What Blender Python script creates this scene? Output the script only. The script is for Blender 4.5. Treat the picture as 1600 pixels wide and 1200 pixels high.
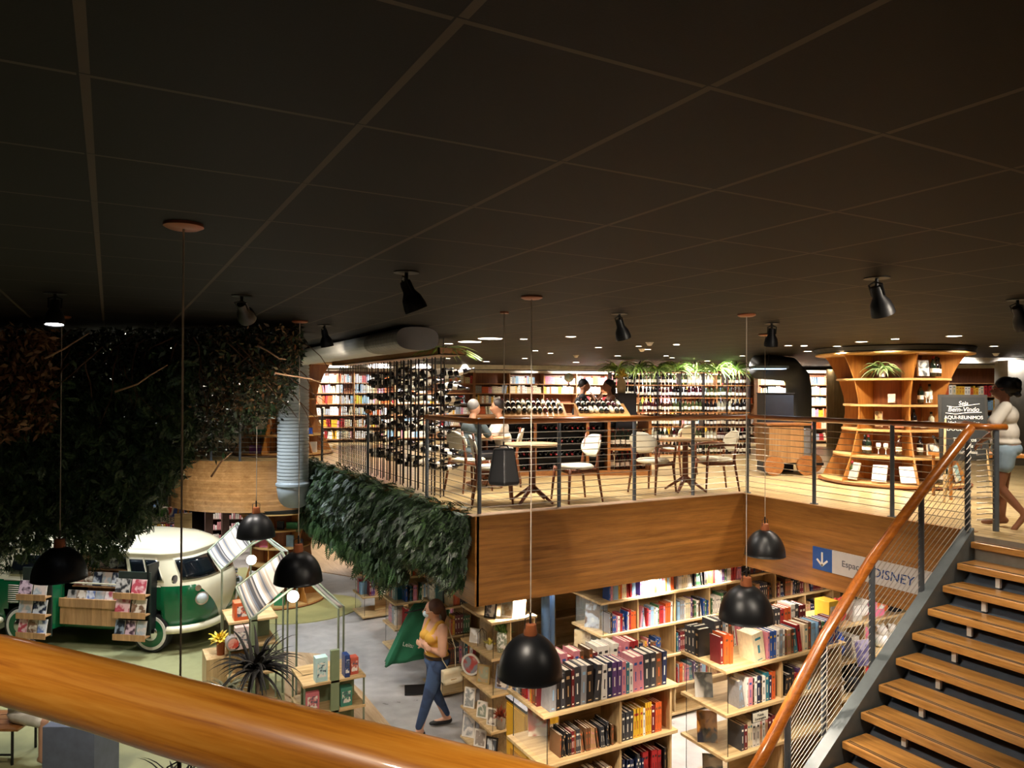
import bpy, math, random
import numpy as np
from mathutils import Vector, Matrix
random.seed(7); RN = np.random.default_rng(7)
SC = bpy.context.scene; COL = SC.collection
for o in list(bpy.data.objects): bpy.data.objects.remove(o)

# ---------------------------------------------------------------- camera
FPX, YAW, PITCH, ROLL, EYE = 1147.8, .502, .0089, .0041, 1.42
cF = np.array([math.sin(YAW)*math.cos(PITCH), math.cos(YAW)*math.cos(PITCH), math.sin(PITCH)])
cR = np.array([math.cos(YAW), -math.sin(YAW), 0.]); cU = np.cross(cR, cF)
cR, cU = cR*math.cos(ROLL)+cU*math.sin(ROLL), -cR*math.sin(ROLL)+cU*math.cos(ROLL)
cC = np.array([0, 0, EYE])
cam = bpy.data.objects.new('camera', bpy.data.cameras.new('camera')); COL.objects.link(cam)
cam.data.sensor_width = 36; cam.data.lens = FPX/1600*36; cam.data.clip_end = 200; cam.data.clip_start = .05
cam.matrix_world = Matrix(((cR[0], cU[0], -cF[0], 0), (cR[1], cU[1], -cF[1], 0), (cR[2], cU[2], -cF[2], EYE), (0, 0, 0, 1)))
SC.camera = cam
def ray(x, y): return cF+(x-800)/FPX*cR-(y-600)/FPX*cU
def G(x, y, z): d = ray(x, y); return cC+d*((z-EYE)/d[2])          # a point of the photo on the level z
def D(x, y, dep): return cC+ray(x, y)*dep                          # ... at a depth
def dist(p): return float((np.array(p, float)-cC)@cF)

# ---------------------------------------------------------------- world, exposure
w = bpy.data.worlds.new('world'); SC.world = w; w.use_nodes = True
w.node_tree.nodes['Background'].inputs[0].default_value = (.9, .75, .6, 1)
w.node_tree.nodes['Background'].inputs[1].default_value = .012
SC.view_settings.view_transform = 'Standard'; SC.view_settings.look = 'None'
SC.view_settings.exposure = 1.2; SC.view_settings.gamma = 1; SC.view_settings.use_curve_mapping = False
CEIL, LOW = 2.113, -2.95
WARM = (1, .86, .70); NEUT = (1, .93, .86); COOL = (.86, .93, 1)
def spot(loc, to, watt, deg=80, col=WARM, size=.05, blend=.6):
    l = bpy.data.lights.new('spot_light', 'SPOT'); l.energy = watt; l.color = col; l.spot_size = math.radians(deg); l.spot_blend = blend; l.shadow_soft_size = size
    o = bpy.data.objects.new('spot_light', l); COL.objects.link(o); o.location = loc
    o.rotation_euler = (Vector(to)-Vector(loc)).to_track_quat('-Z', 'Y').to_euler(); o['kind'] = 'helper'; return o
def bulb(loc, watt, col=WARM, size=.05):
    l = bpy.data.lights.new('bulb_light', 'POINT'); l.energy = watt; l.color = col; l.shadow_soft_size = size
    o = bpy.data.objects.new('bulb_light', l); COL.objects.link(o); o.location = loc; o['kind'] = 'helper'; return o

# ---------------------------------------------------------------- materials
def srgb(h):
    if isinstance(h, str): h = tuple(int(h[i:i+2], 16) for i in (0, 2, 4))
    return tuple(((c/255)/12.92 if c/255 <= .04045 else ((c/255+.055)/1.055)**2.4) for c in h)+(1,)
MC = {}
class NT:
    def __init__(s, name):
        s.m = bpy.data.materials.new(name); s.m.use_nodes = True; s.t = s.m.node_tree; s.b = s.t.nodes['Principled BSDF']
    def n(s, ty, **k):
        x = s.t.nodes.new(ty)
        for a, v in k.items():
            if a.startswith('i_'): x.inputs[int(a[2:]) if a[2:].isdigit() else a[2:].replace('_', ' ')].default_value = v
            else: setattr(x, a, v)
        return x
    def l(s, a, b, ai=0, bi=0): s.t.links.new(a.outputs[ai], b.inputs[bi])
    def math(s, op, a, b=None, c=None):
        x = s.n('ShaderNodeMath', operation=op)
        for i, v in enumerate((a, b, c)):
            if v is None: continue
            if isinstance(v, (int, float)): x.inputs[i].default_value = v
            else: s.t.links.new(v, x.inputs[i])
        return x.outputs[0]
    def ramp(s, fac, stops):
        r = s.n('ShaderNodeValToRGB'); e = r.color_ramp.elements
        while len(e) < len(stops): e.new(.5)
        for q, (p, c) in zip(e, stops): q.position = p; q.color = c
        s.t.links.new(fac, r.inputs[0]); return r.outputs[0]
    def coord(s, which='Object', scale=(1, 1, 1), rot=(0, 0, 0)):
        c = s.n('ShaderNodeTexCoord'); mp = s.n('ShaderNodeMapping'); mp.inputs['Scale'].default_value = scale; mp.inputs['Rotation'].default_value = rot
        s.t.links.new(c.outputs[which], mp.inputs[0]); return mp.outputs[0]
    def noise(s, vec, sc, det=4, dist=0, rough=.5):
        x = s.n('ShaderNodeTexNoise'); s.t.links.new(vec, x.inputs['Vector']); x.inputs['Scale'].default_value = sc; x.inputs['Detail'].default_value = det
        x.inputs['Distortion'].default_value = dist; x.inputs['Roughness'].default_value = rough; return x.outputs[0]
    def bump(s, h, st=.3, d=.002):
        b = s.n('ShaderNodeBump'); b.inputs['Strength'].default_value = st; b.inputs['Distance'].default_value = d
        s.t.links.new(h, b.inputs['Height']); s.t.links.new(b.outputs[0], s.b.inputs['Normal'])
    def base(s, sock): s.t.links.new(sock, s.b.inputs['Base Color'])
def plain(name, col, rough=.5, metal=0, var=.12, emit=0, alpha=None, coat=0, trans=0):
    if name in MC: return MC[name]
    t = NT(name); c = srgb(col) if not (isinstance(col, tuple) and len(col) == 4) else col
    t.b.inputs['Roughness'].default_value = rough; t.b.inputs['Metallic'].default_value = metal
    if coat: t.b.inputs['Coat Weight'].default_value = coat
    if trans: t.b.inputs['Transmission Weight'].default_value = trans
    if emit: t.b.inputs['Emission Color'].default_value = c; t.b.inputs['Emission Strength'].default_value = emit
    if var:
        v = t.noise(t.coord(), 9, 3); f = lambda k: tuple(min(1, x*k) for x in c[:3])+(1,)
        t.base(t.ramp(v, [(.3, f(1-var)), (.7, f(1+var))]))
    else: t.b.inputs['Base Color'].default_value = c
    MC[name] = t.m; return t.m
def wood(name, a, b, axis=0, rough=.4, scale=1, coat=0, plank=None, gap=.004, dark=.45, paxis=2, bumpy=.15):
    """grain runs along axis; plank = width of the boards counted along paxis"""
    if name in MC: return MC[name]
    t = NT(name); sc = [9, 9, 9]; sc[axis] = .7; vec = t.coord(scale=tuple(x*scale for x in sc))
    n1 = t.noise(vec, 2.2, 6, .6, .6); vec2 = t.coord(scale=tuple(x*scale*4 for x in sc)); n2 = t.noise(vec2, 3, 3)
    m = t.math('ADD', t.math('MULTIPLY', n1, .75), t.math('MULTIPLY', n2, .25))
    out = t.ramp(m, [(.32, srgb(a)), (.66, srgb(b))])
    if plank:
        c = t.n('ShaderNodeTexCoord'); sp = t.n('ShaderNodeSeparateXYZ'); t.l(c, sp, 3, 0)
        u = t.math('DIVIDE', sp.outputs[paxis], plank); fr = t.math('FRACT', u); fl = t.math('FLOOR', u)
        edge = t.math('GREATER_THAN', t.math('ABSOLUTE', t.math('SUBTRACT', fr, .5)), .5-gap/plank/2)
        wn = t.n('ShaderNodeTexWhiteNoise', noise_dimensions='1D'); t.t.links.new(fl, wn.inputs['W'])
        mx = t.n('ShaderNodeMix', data_type='RGBA', blend_type='MULTIPLY'); mx.inputs[0].default_value = 1
        t.t.links.new(out, mx.inputs[6]); v = t.math('MULTIPLY_ADD', wn.outputs[0], .28, .84); v = t.math('MULTIPLY', v, t.math('SUBTRACT', 1, t.math('MULTIPLY', edge, dark)))
        cb = t.n('ShaderNodeCombineColor')
        for i in range(3): t.t.links.new(v, cb.inputs[i])
        t.t.links.new(cb.outputs[0], mx.inputs[7]); out = mx.outputs[2]
        t.bump(t.math('SUBTRACT', 1, edge), .4, .002)
    elif bumpy: t.bump(m, bumpy, .002)
    t.base(out); t.b.inputs['Roughness'].default_value = rough
    if coat: t.b.inputs['Coat Weight'].default_value = coat; t.b.inputs['Coat Roughness'].default_value = .12
    MC[name] = t.m; return t.m
def picture(name, cols, sc=9, seed=0, rough=.4):
    """a printed cover: soft blotches of a few colours"""
    if name in MC: return MC[name]
    t = NT(name); c = t.n('ShaderNodeTexCoord'); mp = t.n('ShaderNodeMapping'); mp.inputs['Location'].default_value = (seed*3.1, seed*1.7, seed); t.l(c, mp, 3, 0)
    n = t.noise(mp.outputs[0], sc*.8, 2, .3); k = len(cols)
    r = t.n('ShaderNodeValToRGB'); r.color_ramp.interpolation = 'EASE'; e = r.color_ramp.elements
    while len(e) < k: e.new(.5)
    for i, q in enumerate(e): q.position = 0 if i == 0 else .3+.4*i/k; q.color = srgb(cols[i])
    t.t.links.new(n, r.inputs[0]); t.base(r.outputs[0]); t.b.inputs['Roughness'].default_value = rough
    MC[name] = t.m; return t.m
def leafmat(name, cols, rough=.5):
    if name in MC: return MC[name]
    t = NT(name); g = t.n('ShaderNodeNewGeometry'); k = len(cols)
    t.base(t.ramp(g.outputs['Random Per Island'], [(i/(k-1), srgb(c)) for i, c in enumerate(cols)])); t.b.inputs['Roughness'].default_value = rough
    MC[name] = t.m; return t.m

# ---------------------------------------------------------------- mesh builder
class MB:
    def __init__(s): s.v = []; s.f = []; s.mi = []; s.cur = 0; s.T = None
    def m(s, i): s.cur = i; return s
    def add(s, vs, fs):
        k = len(s.v)
        if s.T is not None: vs = [tuple(s.T @ Vector(v)) for v in vs]
        s.v += [tuple(map(float, v)) for v in vs]; s.f += [tuple(i+k for i in f) for f in fs]; s.mi += [s.cur]*len(fs); return s
    def box(s, x0, x1, y0, y1, z0, z1, top=None):
        vs = [(x, y, z) for z in (z0, z1) for x, y in ((x0, y0), (x1, y0), (x1, y1), (x0, y1))]
        return s.add(vs, [(0, 3, 2, 1), (4, 5, 6, 7), (0, 1, 5, 4), (1, 2, 6, 5), (2, 3, 7, 6), (3, 0, 4, 7)])
    def cb(s, c, d, rz=0, M=None):           # centred box, size d, turned
        R = M if M is not None else Matrix.Rotation(rz, 3, 'Z')
        vs = [Vector(c)+R@Vector((x*d[0]/2, y*d[1]/2, z*d[2]/2)) for z in (-1, 1) for x, y in ((-1, -1), (1, -1), (1, 1), (-1, 1))]
        return s.add(vs, [(0, 3, 2, 1), (4, 5, 6, 7), (0, 1, 5, 4), (1, 2, 6, 5), (2, 3, 7, 6), (3, 0, 4, 7)])
    def tube(s, pts, r, n=8, cap=True, ry=None):
        pts = [Vector(p) for p in pts]; rs = r if isinstance(r, (list, tuple)) else [r]*len(pts); vs = []; fs = []; last = None
        for i, p in enumerate(pts):
            a = pts[max(i-1, 0)]; b = pts[min(i+1, len(pts)-1)]; t = (b-a).normalized()
            if last is None: u = t.orthogonal() if abs(t.z) > .95 else t.cross(Vector((0, 0, 1)))
            else: u = last-t*last.dot(t)
            u.normalize(); last = u; w_ = t.cross(u)
            for k in range(n):
                q = 2*math.pi*k/n; vs.append(p+(u*math.cos(q)+w_*math.sin(q)*(ry or 1))*rs[i])
        for i in range(len(pts)-1):
            for k in range(n): a = i*n+k; b = i*n+(k+1) % n; fs.append((a, b, b+n, a+n))
        if cap: fs.append(tuple(range(n-1, -1, -1))); fs.append(tuple(range((len(pts)-1)*n, len(pts)*n)))
        return s.add(vs, fs)
    def lathe(s, prof, c=(0, 0, 0), n=24, a0=0, a1=2*math.pi, sx=1, sy=1):
        full = abs(a1-a0) > 6.28; m = n if full else n+1; vs = []; fs = []
        for r, z in prof:
            for k in range(m): q = a0+(a1-a0)*k/n; vs.append((c[0]+r*math.cos(q)*sx, c[1]+r*math.sin(q)*sy, c[2]+z))
        for i in range(len(prof)-1):
            for k in range(n): a = i*m+k; b = i*m+(k+1) % m; fs.append((a, b, b+m, a+m))
        return s.add(vs, fs)
    def ell(s, c, r, n=12, M=None):
        m = n//2+1; vs = []; fs = []; r = (r,)*3 if isinstance(r, (int, float)) else r
        for i in range(m+1):
            t = math.pi*i/m
            for k in range(n):
                q = 2*math.pi*k/n; p = Vector((r[0]*math.sin(t)*math.cos(q), r[1]*math.sin(t)*math.sin(q), r[2]*math.cos(t)))
                if M is not None: p = M@p
                vs.append(p+Vector(c))
        for i in range(m):
            for k in range(n): a = i*n+k; b = i*n+(k+1) % n; fs.append((a, a+n, b+n, b))
        return s.add(vs, fs)
    def prism(s, poly, z0, z1):
        n = len(poly); vs = [(x, y, z0) for x, y in poly]+[(x, y, z1) for x, y in poly]
        return s.add(vs, [tuple(range(n-1, -1, -1)), tuple(range(n, 2*n))]+[(i, (i+1) % n, (i+1) % n+n, i+n) for i in range(n)])
    def quad(s, a, b, c, d): return s.add([a, b, c, d], [(0, 1, 2, 3)])
    def mesh(s, name, mats, smooth=False, off=None):
        me = bpy.data.meshes.new(name); v = s.v
        if off is not None: v = [(a-off[0], b-off[1], c-off[2]) for a, b, c in v]
        me.from_pydata(v, [], s.f)
        for m_ in (mats if isinstance(mats, (list, tuple)) else [mats]): me.materials.append(m_)
        me.polygons.foreach_set('material_index', s.mi)
        if smooth: me.polygons.foreach_set('use_smooth', [True]*len(s.f))
        me.update(); return me
    def build(s, name, mats, parent=None, smooth=False, kind=None, label=None, cat=None, group=None, bevel=0, local=False, auto=None):
        off = tuple(parent.matrix_world.translation) if parent is not None and not local else None
        if parent is not None and not local: off = tuple(root_loc(parent))
        me = s.mesh(name, mats, smooth or auto is not None, off); o = bpy.data.objects.new(name, me); COL.objects.link(o)
        if parent is not None: o.parent = parent
        if bevel: b = o.modifiers.new('bevel', 'BEVEL'); b.width = bevel; b.segments = 2; b.limit_method = 'ANGLE'
        if auto is not None: sharpen(me, auto)
        tag(o, label, cat, group, kind); return o
def sharpen(me, deg):
    import bmesh
    bm = bmesh.new(); bm.from_mesh(me)
    for e in bm.edges:
        if len(e.link_faces) == 2 and e.calc_face_angle(0) > math.radians(deg): e.smooth = False
    bm.to_mesh(me); bm.free()
def root_loc(o):
    v = Vector((0, 0, 0))
    while o is not None: v += o.location; o = o.parent
    return v
def tag(o, label=None, cat=None, group=None, kind=None):
    if label: o['label'] = label
    if cat: o['category'] = cat
    if group: o['group'] = group
    if kind: o['kind'] = kind
    return o
def thing(name, label, cat, loc=(0, 0, 0), group=None):
    o = bpy.data.objects.new(name, None); COL.objects.link(o); o.location = loc; o.empty_display_size = .1
    return tag(o, label, cat, group)
def move(o, loc, rz=0): o.location = loc; o.rotation_euler = (0, 0, rz); return o
KIDS = {}
def kids(o): return [c for c in bpy.data.objects if c.parent == o]
def dup(root, loc, rz=0, label=None, group=None, scale=None):
    def cp(o, par):
        c = o.copy(); COL.objects.link(c); c.parent = par
        if o.name not in KIDS: KIDS[o.name] = kids(o)
        for ch in KIDS[o.name]: cp(ch, c)
        return c
    r = cp(root, None); r.location = loc; r.rotation_euler = (0, 0, rz)
    if scale: r.scale = scale
    if label: r['label'] = label
    if group: r['group'] = group
    return r
def text(name, s, size, mat, loc, M, parent=None, ext=.001, align='CENTER', shear=0):
    cu = bpy.data.curves.new(name, 'FONT'); cu.body = s; cu.size = size; cu.extrude = ext; cu.align_x = align; cu.align_y = 'CENTER'; cu.shear = shear
    tmp = bpy.data.objects.new(name, cu); COL.objects.link(tmp); bpy.context.view_layer.update()
    me = bpy.data.meshes.new_from_object(tmp.evaluated_get(bpy.context.evaluated_depsgraph_get())); bpy.data.objects.remove(tmp); me.materials.clear(); me.materials.append(mat)
    o = bpy.data.objects.new(name, me); COL.objects.link(o); o.matrix_world = Matrix.Translation(Vector(loc)-(root_loc(parent) if parent else Vector()))@M.to_4x4()
    if parent: o.parent = parent
    return o
def facing(nx, ny, tilt=0):
    """3x3 whose local X runs right, Y up, Z towards (nx,ny) for somebody looking at the face"""
    z = Vector((nx, ny, 0)).normalized(); y = Vector((0, 0, 1)); x = y.cross(z); M = Matrix((x, y, z)).transposed()
    return M@Matrix.Rotation(-tilt, 3, 'X')
def scatter(name, tv, tf, mats4, mat, parent=None, mi=None, kind=None, label=None, cat=None):
    """many copies of one small template merged into ONE mesh"""
    tv = np.array(tv, float); N = len(mats4); n = len(tv); tvh = np.c_[tv, np.ones(n)]
    V = np.einsum('kij,nj->kni', mats4, tvh)[:, :, :3].reshape(-1, 3)
    if parent is not None: V = V-np.array(root_loc(parent))
    me = bpy.data.meshes.new(name); L = [i for f in tf for i in f]; cnt = [len(f) for f in tf]
    loops = (np.array(L)[None, :]+(np.arange(N)*n)[:, None]).ravel(); tot = np.tile(cnt, N); start = np.concatenate([[0], np.cumsum(tot)[:-1]])
    me.vertices.add(len(V)); me.vertices.foreach_set('co', V.ravel()); me.loops.add(len(loops)); me.loops.foreach_set('vertex_index', loops.astype(np.int32))
    me.polygons.add(len(tot)); me.polygons.foreach_set('loop_start', start.astype(np.int32)); me.polygons.foreach_set('loop_total', tot.astype(np.int32))
    for m_ in (mat if isinstance(mat, (list, tuple)) else [mat]): me.materials.append(m_)
    if mi is not None: me.polygons.foreach_set('material_index', np.repeat(np.array(mi, np.int32), len(cnt)))
    me.update(calc_edges=True); me.validate()
    o = bpy.data.objects.new(name, me); COL.objects.link(o)
    if parent is not None: o.parent = parent
    return tag(o, label, cat, None, kind)
def rotmats(pos, size, tilt=None, rng=RN, down=0.0):
    """random 4x4 transforms; down = how strongly the leaf's long axis (x) hangs"""
    N = len(pos); a = rng.uniform(0, 2*math.pi, N); e = rng.normal(0, .6, N)-down
    x = np.c_[np.cos(a)*np.cos(e), np.sin(a)*np.cos(e), np.sin(e)]; t = rng.normal(size=(N, 3)); y = np.cross(x, t); y /= np.linalg.norm(y, axis=1)[:, None]; z = np.cross(x, y)
    M = np.zeros((N, 4, 4)); s = np.asarray(size)*np.ones(N)
    M[:, :3, 0] = x*s[:, None]; M[:, :3, 1] = y*s[:, None]; M[:, :3, 2] = z*s[:, None]; M[:, :3, 3] = pos; M[:, 3, 3] = 1; return M
ORD = ['first', 'second', 'third', 'fourth', 'fifth', 'sixth', 'seventh', 'eighth', 'ninth', 'tenth', 'eleventh', 'twelfth', 'thirteenth', 'fourteenth', 'fifteenth', 'sixteenth', 'seventeenth', 'eighteenth', 'nineteenth']
TENS = ['', '', 'twenty', 'thirty', 'forty', 'fifty', 'sixty', 'seventy', 'eighty', 'ninety']
def ordi(k):
    k += 1
    if k < 20: return ORD[k-1]
    if k >= 100: return 'hundred'+('th' if k == 100 else ' and '+(ordi(k-101)))
    t, u = divmod(k, 10); return (TENS[t][:-1]+'ieth') if u == 0 else TENS[t]+'-'+ORD[u-1]
# ================================================================ the setting
M_oak = wood('light_oak', 'a98a5c', 'd9bd8c', 0, .45)
M_oakv = wood('light_oak_upright', 'a08256', 'cfb283', 2, .45)
M_rail = wood('rail_wood', '7a3f12', 'b8691f', 0, .28, 1.2, coat=.5)
M_rail_side = wood('rail_wood_side', '7a3f12', 'b8691f', 1, .28, 1.2, coat=.5)
M_fascia = wood('fascia_boards', '7f5323', 'ab7539', 0, .32, .8, plank=.046, gap=.003, dark=.3, paxis=2)
M_fasciaY = wood('fascia_boards_side', '7f5323', 'ab7539', 1, .32, .8, plank=.046, gap=.003, dark=.3, paxis=2)
M_curve = wood('curved_fascia_boards', '9c6c3c', 'c8935a', 0, .16, .6, plank=.05, gap=.004, dark=.4, paxis=2, coat=.6)
MC['curved_fascia_boards'].node_tree.nodes['Principled BSDF'].inputs['Coat Weight'].default_value = 1; MC['curved_fascia_boards'].node_tree.nodes['Principled BSDF'].inputs['Coat Roughness'].default_value = .2
M_steel = plain('grey_painted_steel', '5d646b', .45, .3)
M_cable = plain('steel_cable', 'b5afa4', .4, .9, 0)
M_black = plain('matt_black', '141416', .45, 0, .1)
M_white = plain('white_paint', 'e2ddd2', .6)
# dark tile ceiling with exposed bars
def ceiling_mat():
    t = NT('dark_ceiling_tiles'); c = t.n('ShaderNodeTexCoord'); sp = t.n('ShaderNodeSeparateXYZ'); t.l(c, sp, 3, 0)
    def lines(ch, off, wd):
        u = t.math('FRACT', t.math('DIVIDE', t.math('SUBTRACT', sp.outputs[ch], off-.3125), .625)); d = t.math('SUBTRACT', u, .5)
        bar = t.math('LESS_THAN', t.math('ABSOLUTE', d), wd/.625/2)
        gap = t.math('LESS_THAN', t.math('ABSOLUTE', t.math('ADD', d, (wd/2+.003)/.625)), .0025/.625)  # thin dark line painted in for the shadow along one side of each bar
        return bar, gap
    b1, g1 = lines(0, .573, .021); b2, g2 = lines(1, 1.25, .014)
    bar = t.math('MAXIMUM', b1, b2); gap = t.math('MAXIMUM', g1, g2); n = t.noise(t.coord(), 220, 2)
    mx = t.n('ShaderNodeMix', data_type='RGBA'); t.t.links.new(bar, mx.inputs[0]); t.t.links.new(t.ramp(n, [(.3, srgb('0c0a07')), (.7, srgb('120f0a'))]), mx.inputs[6]); mx.inputs[7].default_value = srgb('4a4236')
    m2 = t.n('ShaderNodeMix', data_type='RGBA'); t.t.links.new(gap, m2.inputs[0]); t.t.links.new(mx.outputs[2], m2.inputs[6]); m2.inputs[7].default_value = srgb('0a0806')
    t.base(m2.outputs[2]); t.b.inputs['Roughness'].default_value = .6; t.b.inputs['Specular IOR Level'].default_value = .15; t.bump(t.math('ADD', t.math('MULTIPLY', bar, .8), t.math('MULTIPLY', n, .1)), .5, .004); return t.m
MB().box(-9, 34, -3, 40, CEIL, CEIL+.1).build('ceiling', ceiling_mat(), kind='structure')
# mezzanine slab
arc = [(3.2+2.05*math.cos(math.radians(a)), 17.05+2.05*math.sin(math.radians(a))) for a in range(282, 179, -6)]
poly = [(7.75, 4.35), (7.75, 7.45), (3.65, 7.45), (3.65, 15.04)]+arc+[(1.15, 38), (33, 38), (33, -3), (7.55, -3), (7.55, 4.2)]
def floor_mat():
    t = NT('mezzanine_floor'); c = t.n('ShaderNodeTexCoord'); sp = t.n('ShaderNodeSeparateXYZ'); t.l(c, sp, 3, 0)
    br = t.n('ShaderNodeTexBrick'); mp = t.n('ShaderNodeMapping'); mp.inputs['Rotation'].default_value = (0, 0, math.pi/2); t.l(c, mp, 3, 0); t.l(mp, br)
    br.inputs['Scale'].default_value = 1; br.inputs['Brick Width'].default_value = .62; br.inputs['Row Height'].default_value = .14; br.inputs['Mortar Size'].default_value = .006
    br.inputs['Color1'].default_value = srgb('cdb584'); br.inputs['Color2'].default_value = srgb('b49a68'); br.inputs['Mortar'].default_value = srgb('4f3a20')
    n = t.noise(t.coord(scale=(9, .8, 9)), 3, 4); mx = t.n('ShaderNodeMix', data_type='RGBA', blend_type='MULTIPLY'); mx.inputs[0].default_value = .25
    t.t.links.new(br.outputs[0], mx.inputs[6]); t.t.links.new(n, mx.inputs[7]); t.base(mx.outputs[2]); t.b.inputs['Roughness'].default_value = .28; return t.m
M_mezz = floor_mat()
mb = MB(); mb.prism(poly, -.95, 0); mb.mi = [0]+[1]+[0]*(len(mb.f)-2)
mb.build('floor', [plain('slab_underside', '8d8578', .8), M_mezz], kind='structure')
MB().box(-4, 0.6, -3, .35, -.95, 0).build('floor_landing', M_mezz, kind='structure')
MB().box(3.62, 7.80, 7.40, 7.45, -1.0, .012).build('trim_front', M_fascia, kind='structure')
MB().box(7.72, 7.77, 4.28, 7.40, -.985, .006).build('trim_right', M_fasciaY, kind='structure')
MB().box(3.60, 3.65, 7.40, 15.04, -1.0, .012).build('trim_left', M_fasciaY, kind='structure')
MB().box(3.55, 7.74, 7.38, 7.52, .012, .022).build('trim_sill', plain('sill_stone', 'c9a98c', .35), kind='structure')
mb = MB(); pts = [(3.60, 15.0)]+arc
for i in range(len(pts)-1):
    (x0, y0), (x1, y1) = pts[i], pts[i+1]
    c = lambda x, y, k: (3.2+(x-3.2)*k, 17.05+(y-17.05)*k)
    a, b = c(x0, y0, 1.0), c(x1, y1, 1.0); a2, b2 = c(x0, y0, 1.025), c(x1, y1, 1.025)
    mb.add([(*a, -1.), (*b, -1.), (*b2, -1.), (*a2, -1.), (*a, .012), (*b, .012), (*b2, .012), (*a2, .012)], [(0, 1, 2, 3), (4, 7, 6, 5), (2, 6, 7, 3), (0, 4, 5, 1)])
mb.box(1.10, 1.15, 17.05, 34, -1, .012)
mb.build('trim_curved', M_curve, kind='structure', auto=20)
# lower floor: concrete aisle, timber strips and green vinyl
def gnd(name, poly, z, m): MB().prism(poly, z-.02, z).build(name, m, kind='structure')
def concrete():
    t = NT('polished_concrete'); n = t.noise(t.coord(), .9, 8, 1.5, .6); n2 = t.noise(t.coord(), 6, 5); m = t.math('ADD', t.math('MULTIPLY', n, .7), t.math('MULTIPLY', n2, .3))
    t.base(t.ramp(m, [(.35, srgb('8b8782')), (.65, srgb('b4b0ab'))])); t.t.links.new(t.ramp(m, [(.3, (.25,)*3+(1,)), (.7, (.45,)*3+(1,))]), t.b.inputs['Roughness']); return t.m
M_parq = wood('pale_parquet', 'a58460', 'cbb08c', 1, .35, 1, plank=.14, gap=.004, dark=.3, paxis=0)
M_green = plain('sage_vinyl_floor', '8f8e66', .35, 0, .06)
MB().box(-12, 34, -3, 40, LOW-.3, LOW-.01).build('floor_lower', concrete(), kind='structure')
gnd('floor_sage', [(-12, 6), (2.2, 6), (2.2, 10.6), (2.6, 12.6), (3.0, 17), (3.0, 19), (-12, 19)], LOW+.004, M_green)
gnd('floor_sage_round', [(3.45+1.15*math.cos(a*math.pi/16), 14.9+.95*math.sin(a*math.pi/16)) for a in range(32)], LOW+.008, plain('lime_vinyl_floor', 'a5a06a', .35, 0, .05))
gnd('floor_timber', [(2.1, 6), (3.25, 6), (3.25, 10.4), (3.1, 12.2), (2.6, 12.6), (2.2, 10.6)], LOW+.006, M_parq)
gnd('floor_timber_far', [(4.5, 17.7), (5.2, 16.6), (8, 16.6), (8, 30), (4.6, 30)], LOW+.006, M_parq)
gnd('floor_timber_right', [(8.2, 3), (14, 3), (14, 13), (5.3, 11), (8.2, 7.4)], LOW+.006, M_parq)
gnd('floor_timber_near', [(3.4, 3), (9, 3), (9, 5.15), (3.4, 5.15)], LOW+.007, M_parq)
# walls
M_wall = plain('warm_wall', '9b9184', .8)
MB().box(-12, 34, 39.9, 40, LOW, CEIL).build('wall_back', M_wall, kind='structure')
MB().box(-12.1, -12, -3, 40, LOW, CEIL).build('wall_left', M_wall, kind='structure')
MB().box(33.9, 34, -3, 40, LOW, CEIL).build('wall_right', M_wall, kind='structure')
MB().box(-12, 34, -3.1, -3, LOW, CEIL).build('wall_rear', M_wall, kind='structure')
MB().box(-12, 1.1, 24, 24.1, LOW, CEIL).build('wall_van', plain('dark_wall', '3a352f', .8), kind='structure')
MB().box(9.6, 9.7, 9.6, 20, LOW, -.95).build('wall_lower', plain('lower_wall', 'a08a6a', .7), kind='structure')

# ================================================================ railings
def railing(name, label, path, posts, cat='railing', hr=.042, top=1.1, mat=None, n=12, z0=.09, cab=True, railpath=None):
    t = thing(name, label, cat, (path[0][0], path[0][1], 0))
    rp = railpath or path
    MB().tube([(x, y, top-hr*.8) for x, y in rp], hr, 12, ry=.8).build('handrail', mat or M_rail, t, smooth=True)
    for x, y in posts:
        mb = MB(); mb.tube([(x, y, .0), (x, y, top-hr)], .024, 10); mb.tube([(x, y, 0), (x, y, .01)], .05, 12); mb.build('post', M_steel, t, auto=40)
    if cab:
        for k in range(n):
            z = z0+k*(top-.17-z0)/(n-1); MB().tube([(x, y, z) for x, y in path], .0045, 5).build('cable', M_cable, t)
    return t
railing('cable_railing', 'long cable railing along the front edge of the mezzanine cafe, wooden handrail on grey posts', [(3.68, 7.49), (7.86, 7.45)], [(3.70, 7.5), (4.77, 7.5), (5.91, 7.5), (6.9, 7.5), (7.86, 7.45)])
railing('cable_railing', 'cable railing right of the cafe corner running toward the stair head', [(7.86, 7.45), (7.82, 4.42)], [(7.84, 6.32), (7.82, 5.25)], mat=M_rail_side, railpath=[(7.86, 7.49), (7.82, 4.3), (8.05, 4.16)])
railing('cable_railing', 'short cable railing above the hedge left of the cafe corner', [(3.68, 7.55), (3.70, 9.07)], [(3.70, 9.07)], mat=M_rail_side, railpath=[(3.68, 7.5), (3.70, 9.07)])
t = railing('cable_railing', 'cable railing between the bottle screen and the ribbed grey duct', [(3.72, 11.66), (3.72, 14.9)], [(3.72, 11.66), (3.72, 14.6)], mat=M_rail_side, railpath=[(3.72, 11.6), (3.72, 11.72)])
arc2 = [(3.2+1.95*math.cos(math.radians(a)), 17.05+1.95*math.sin(math.radians(a))) for a in range(272, 189, -6)]
railing('cable_railing', 'curved cable railing on the round balcony behind the ribbed duct', arc2, [arc2[1], arc2[5], arc2[8], arc2[11]], n=10)
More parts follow.
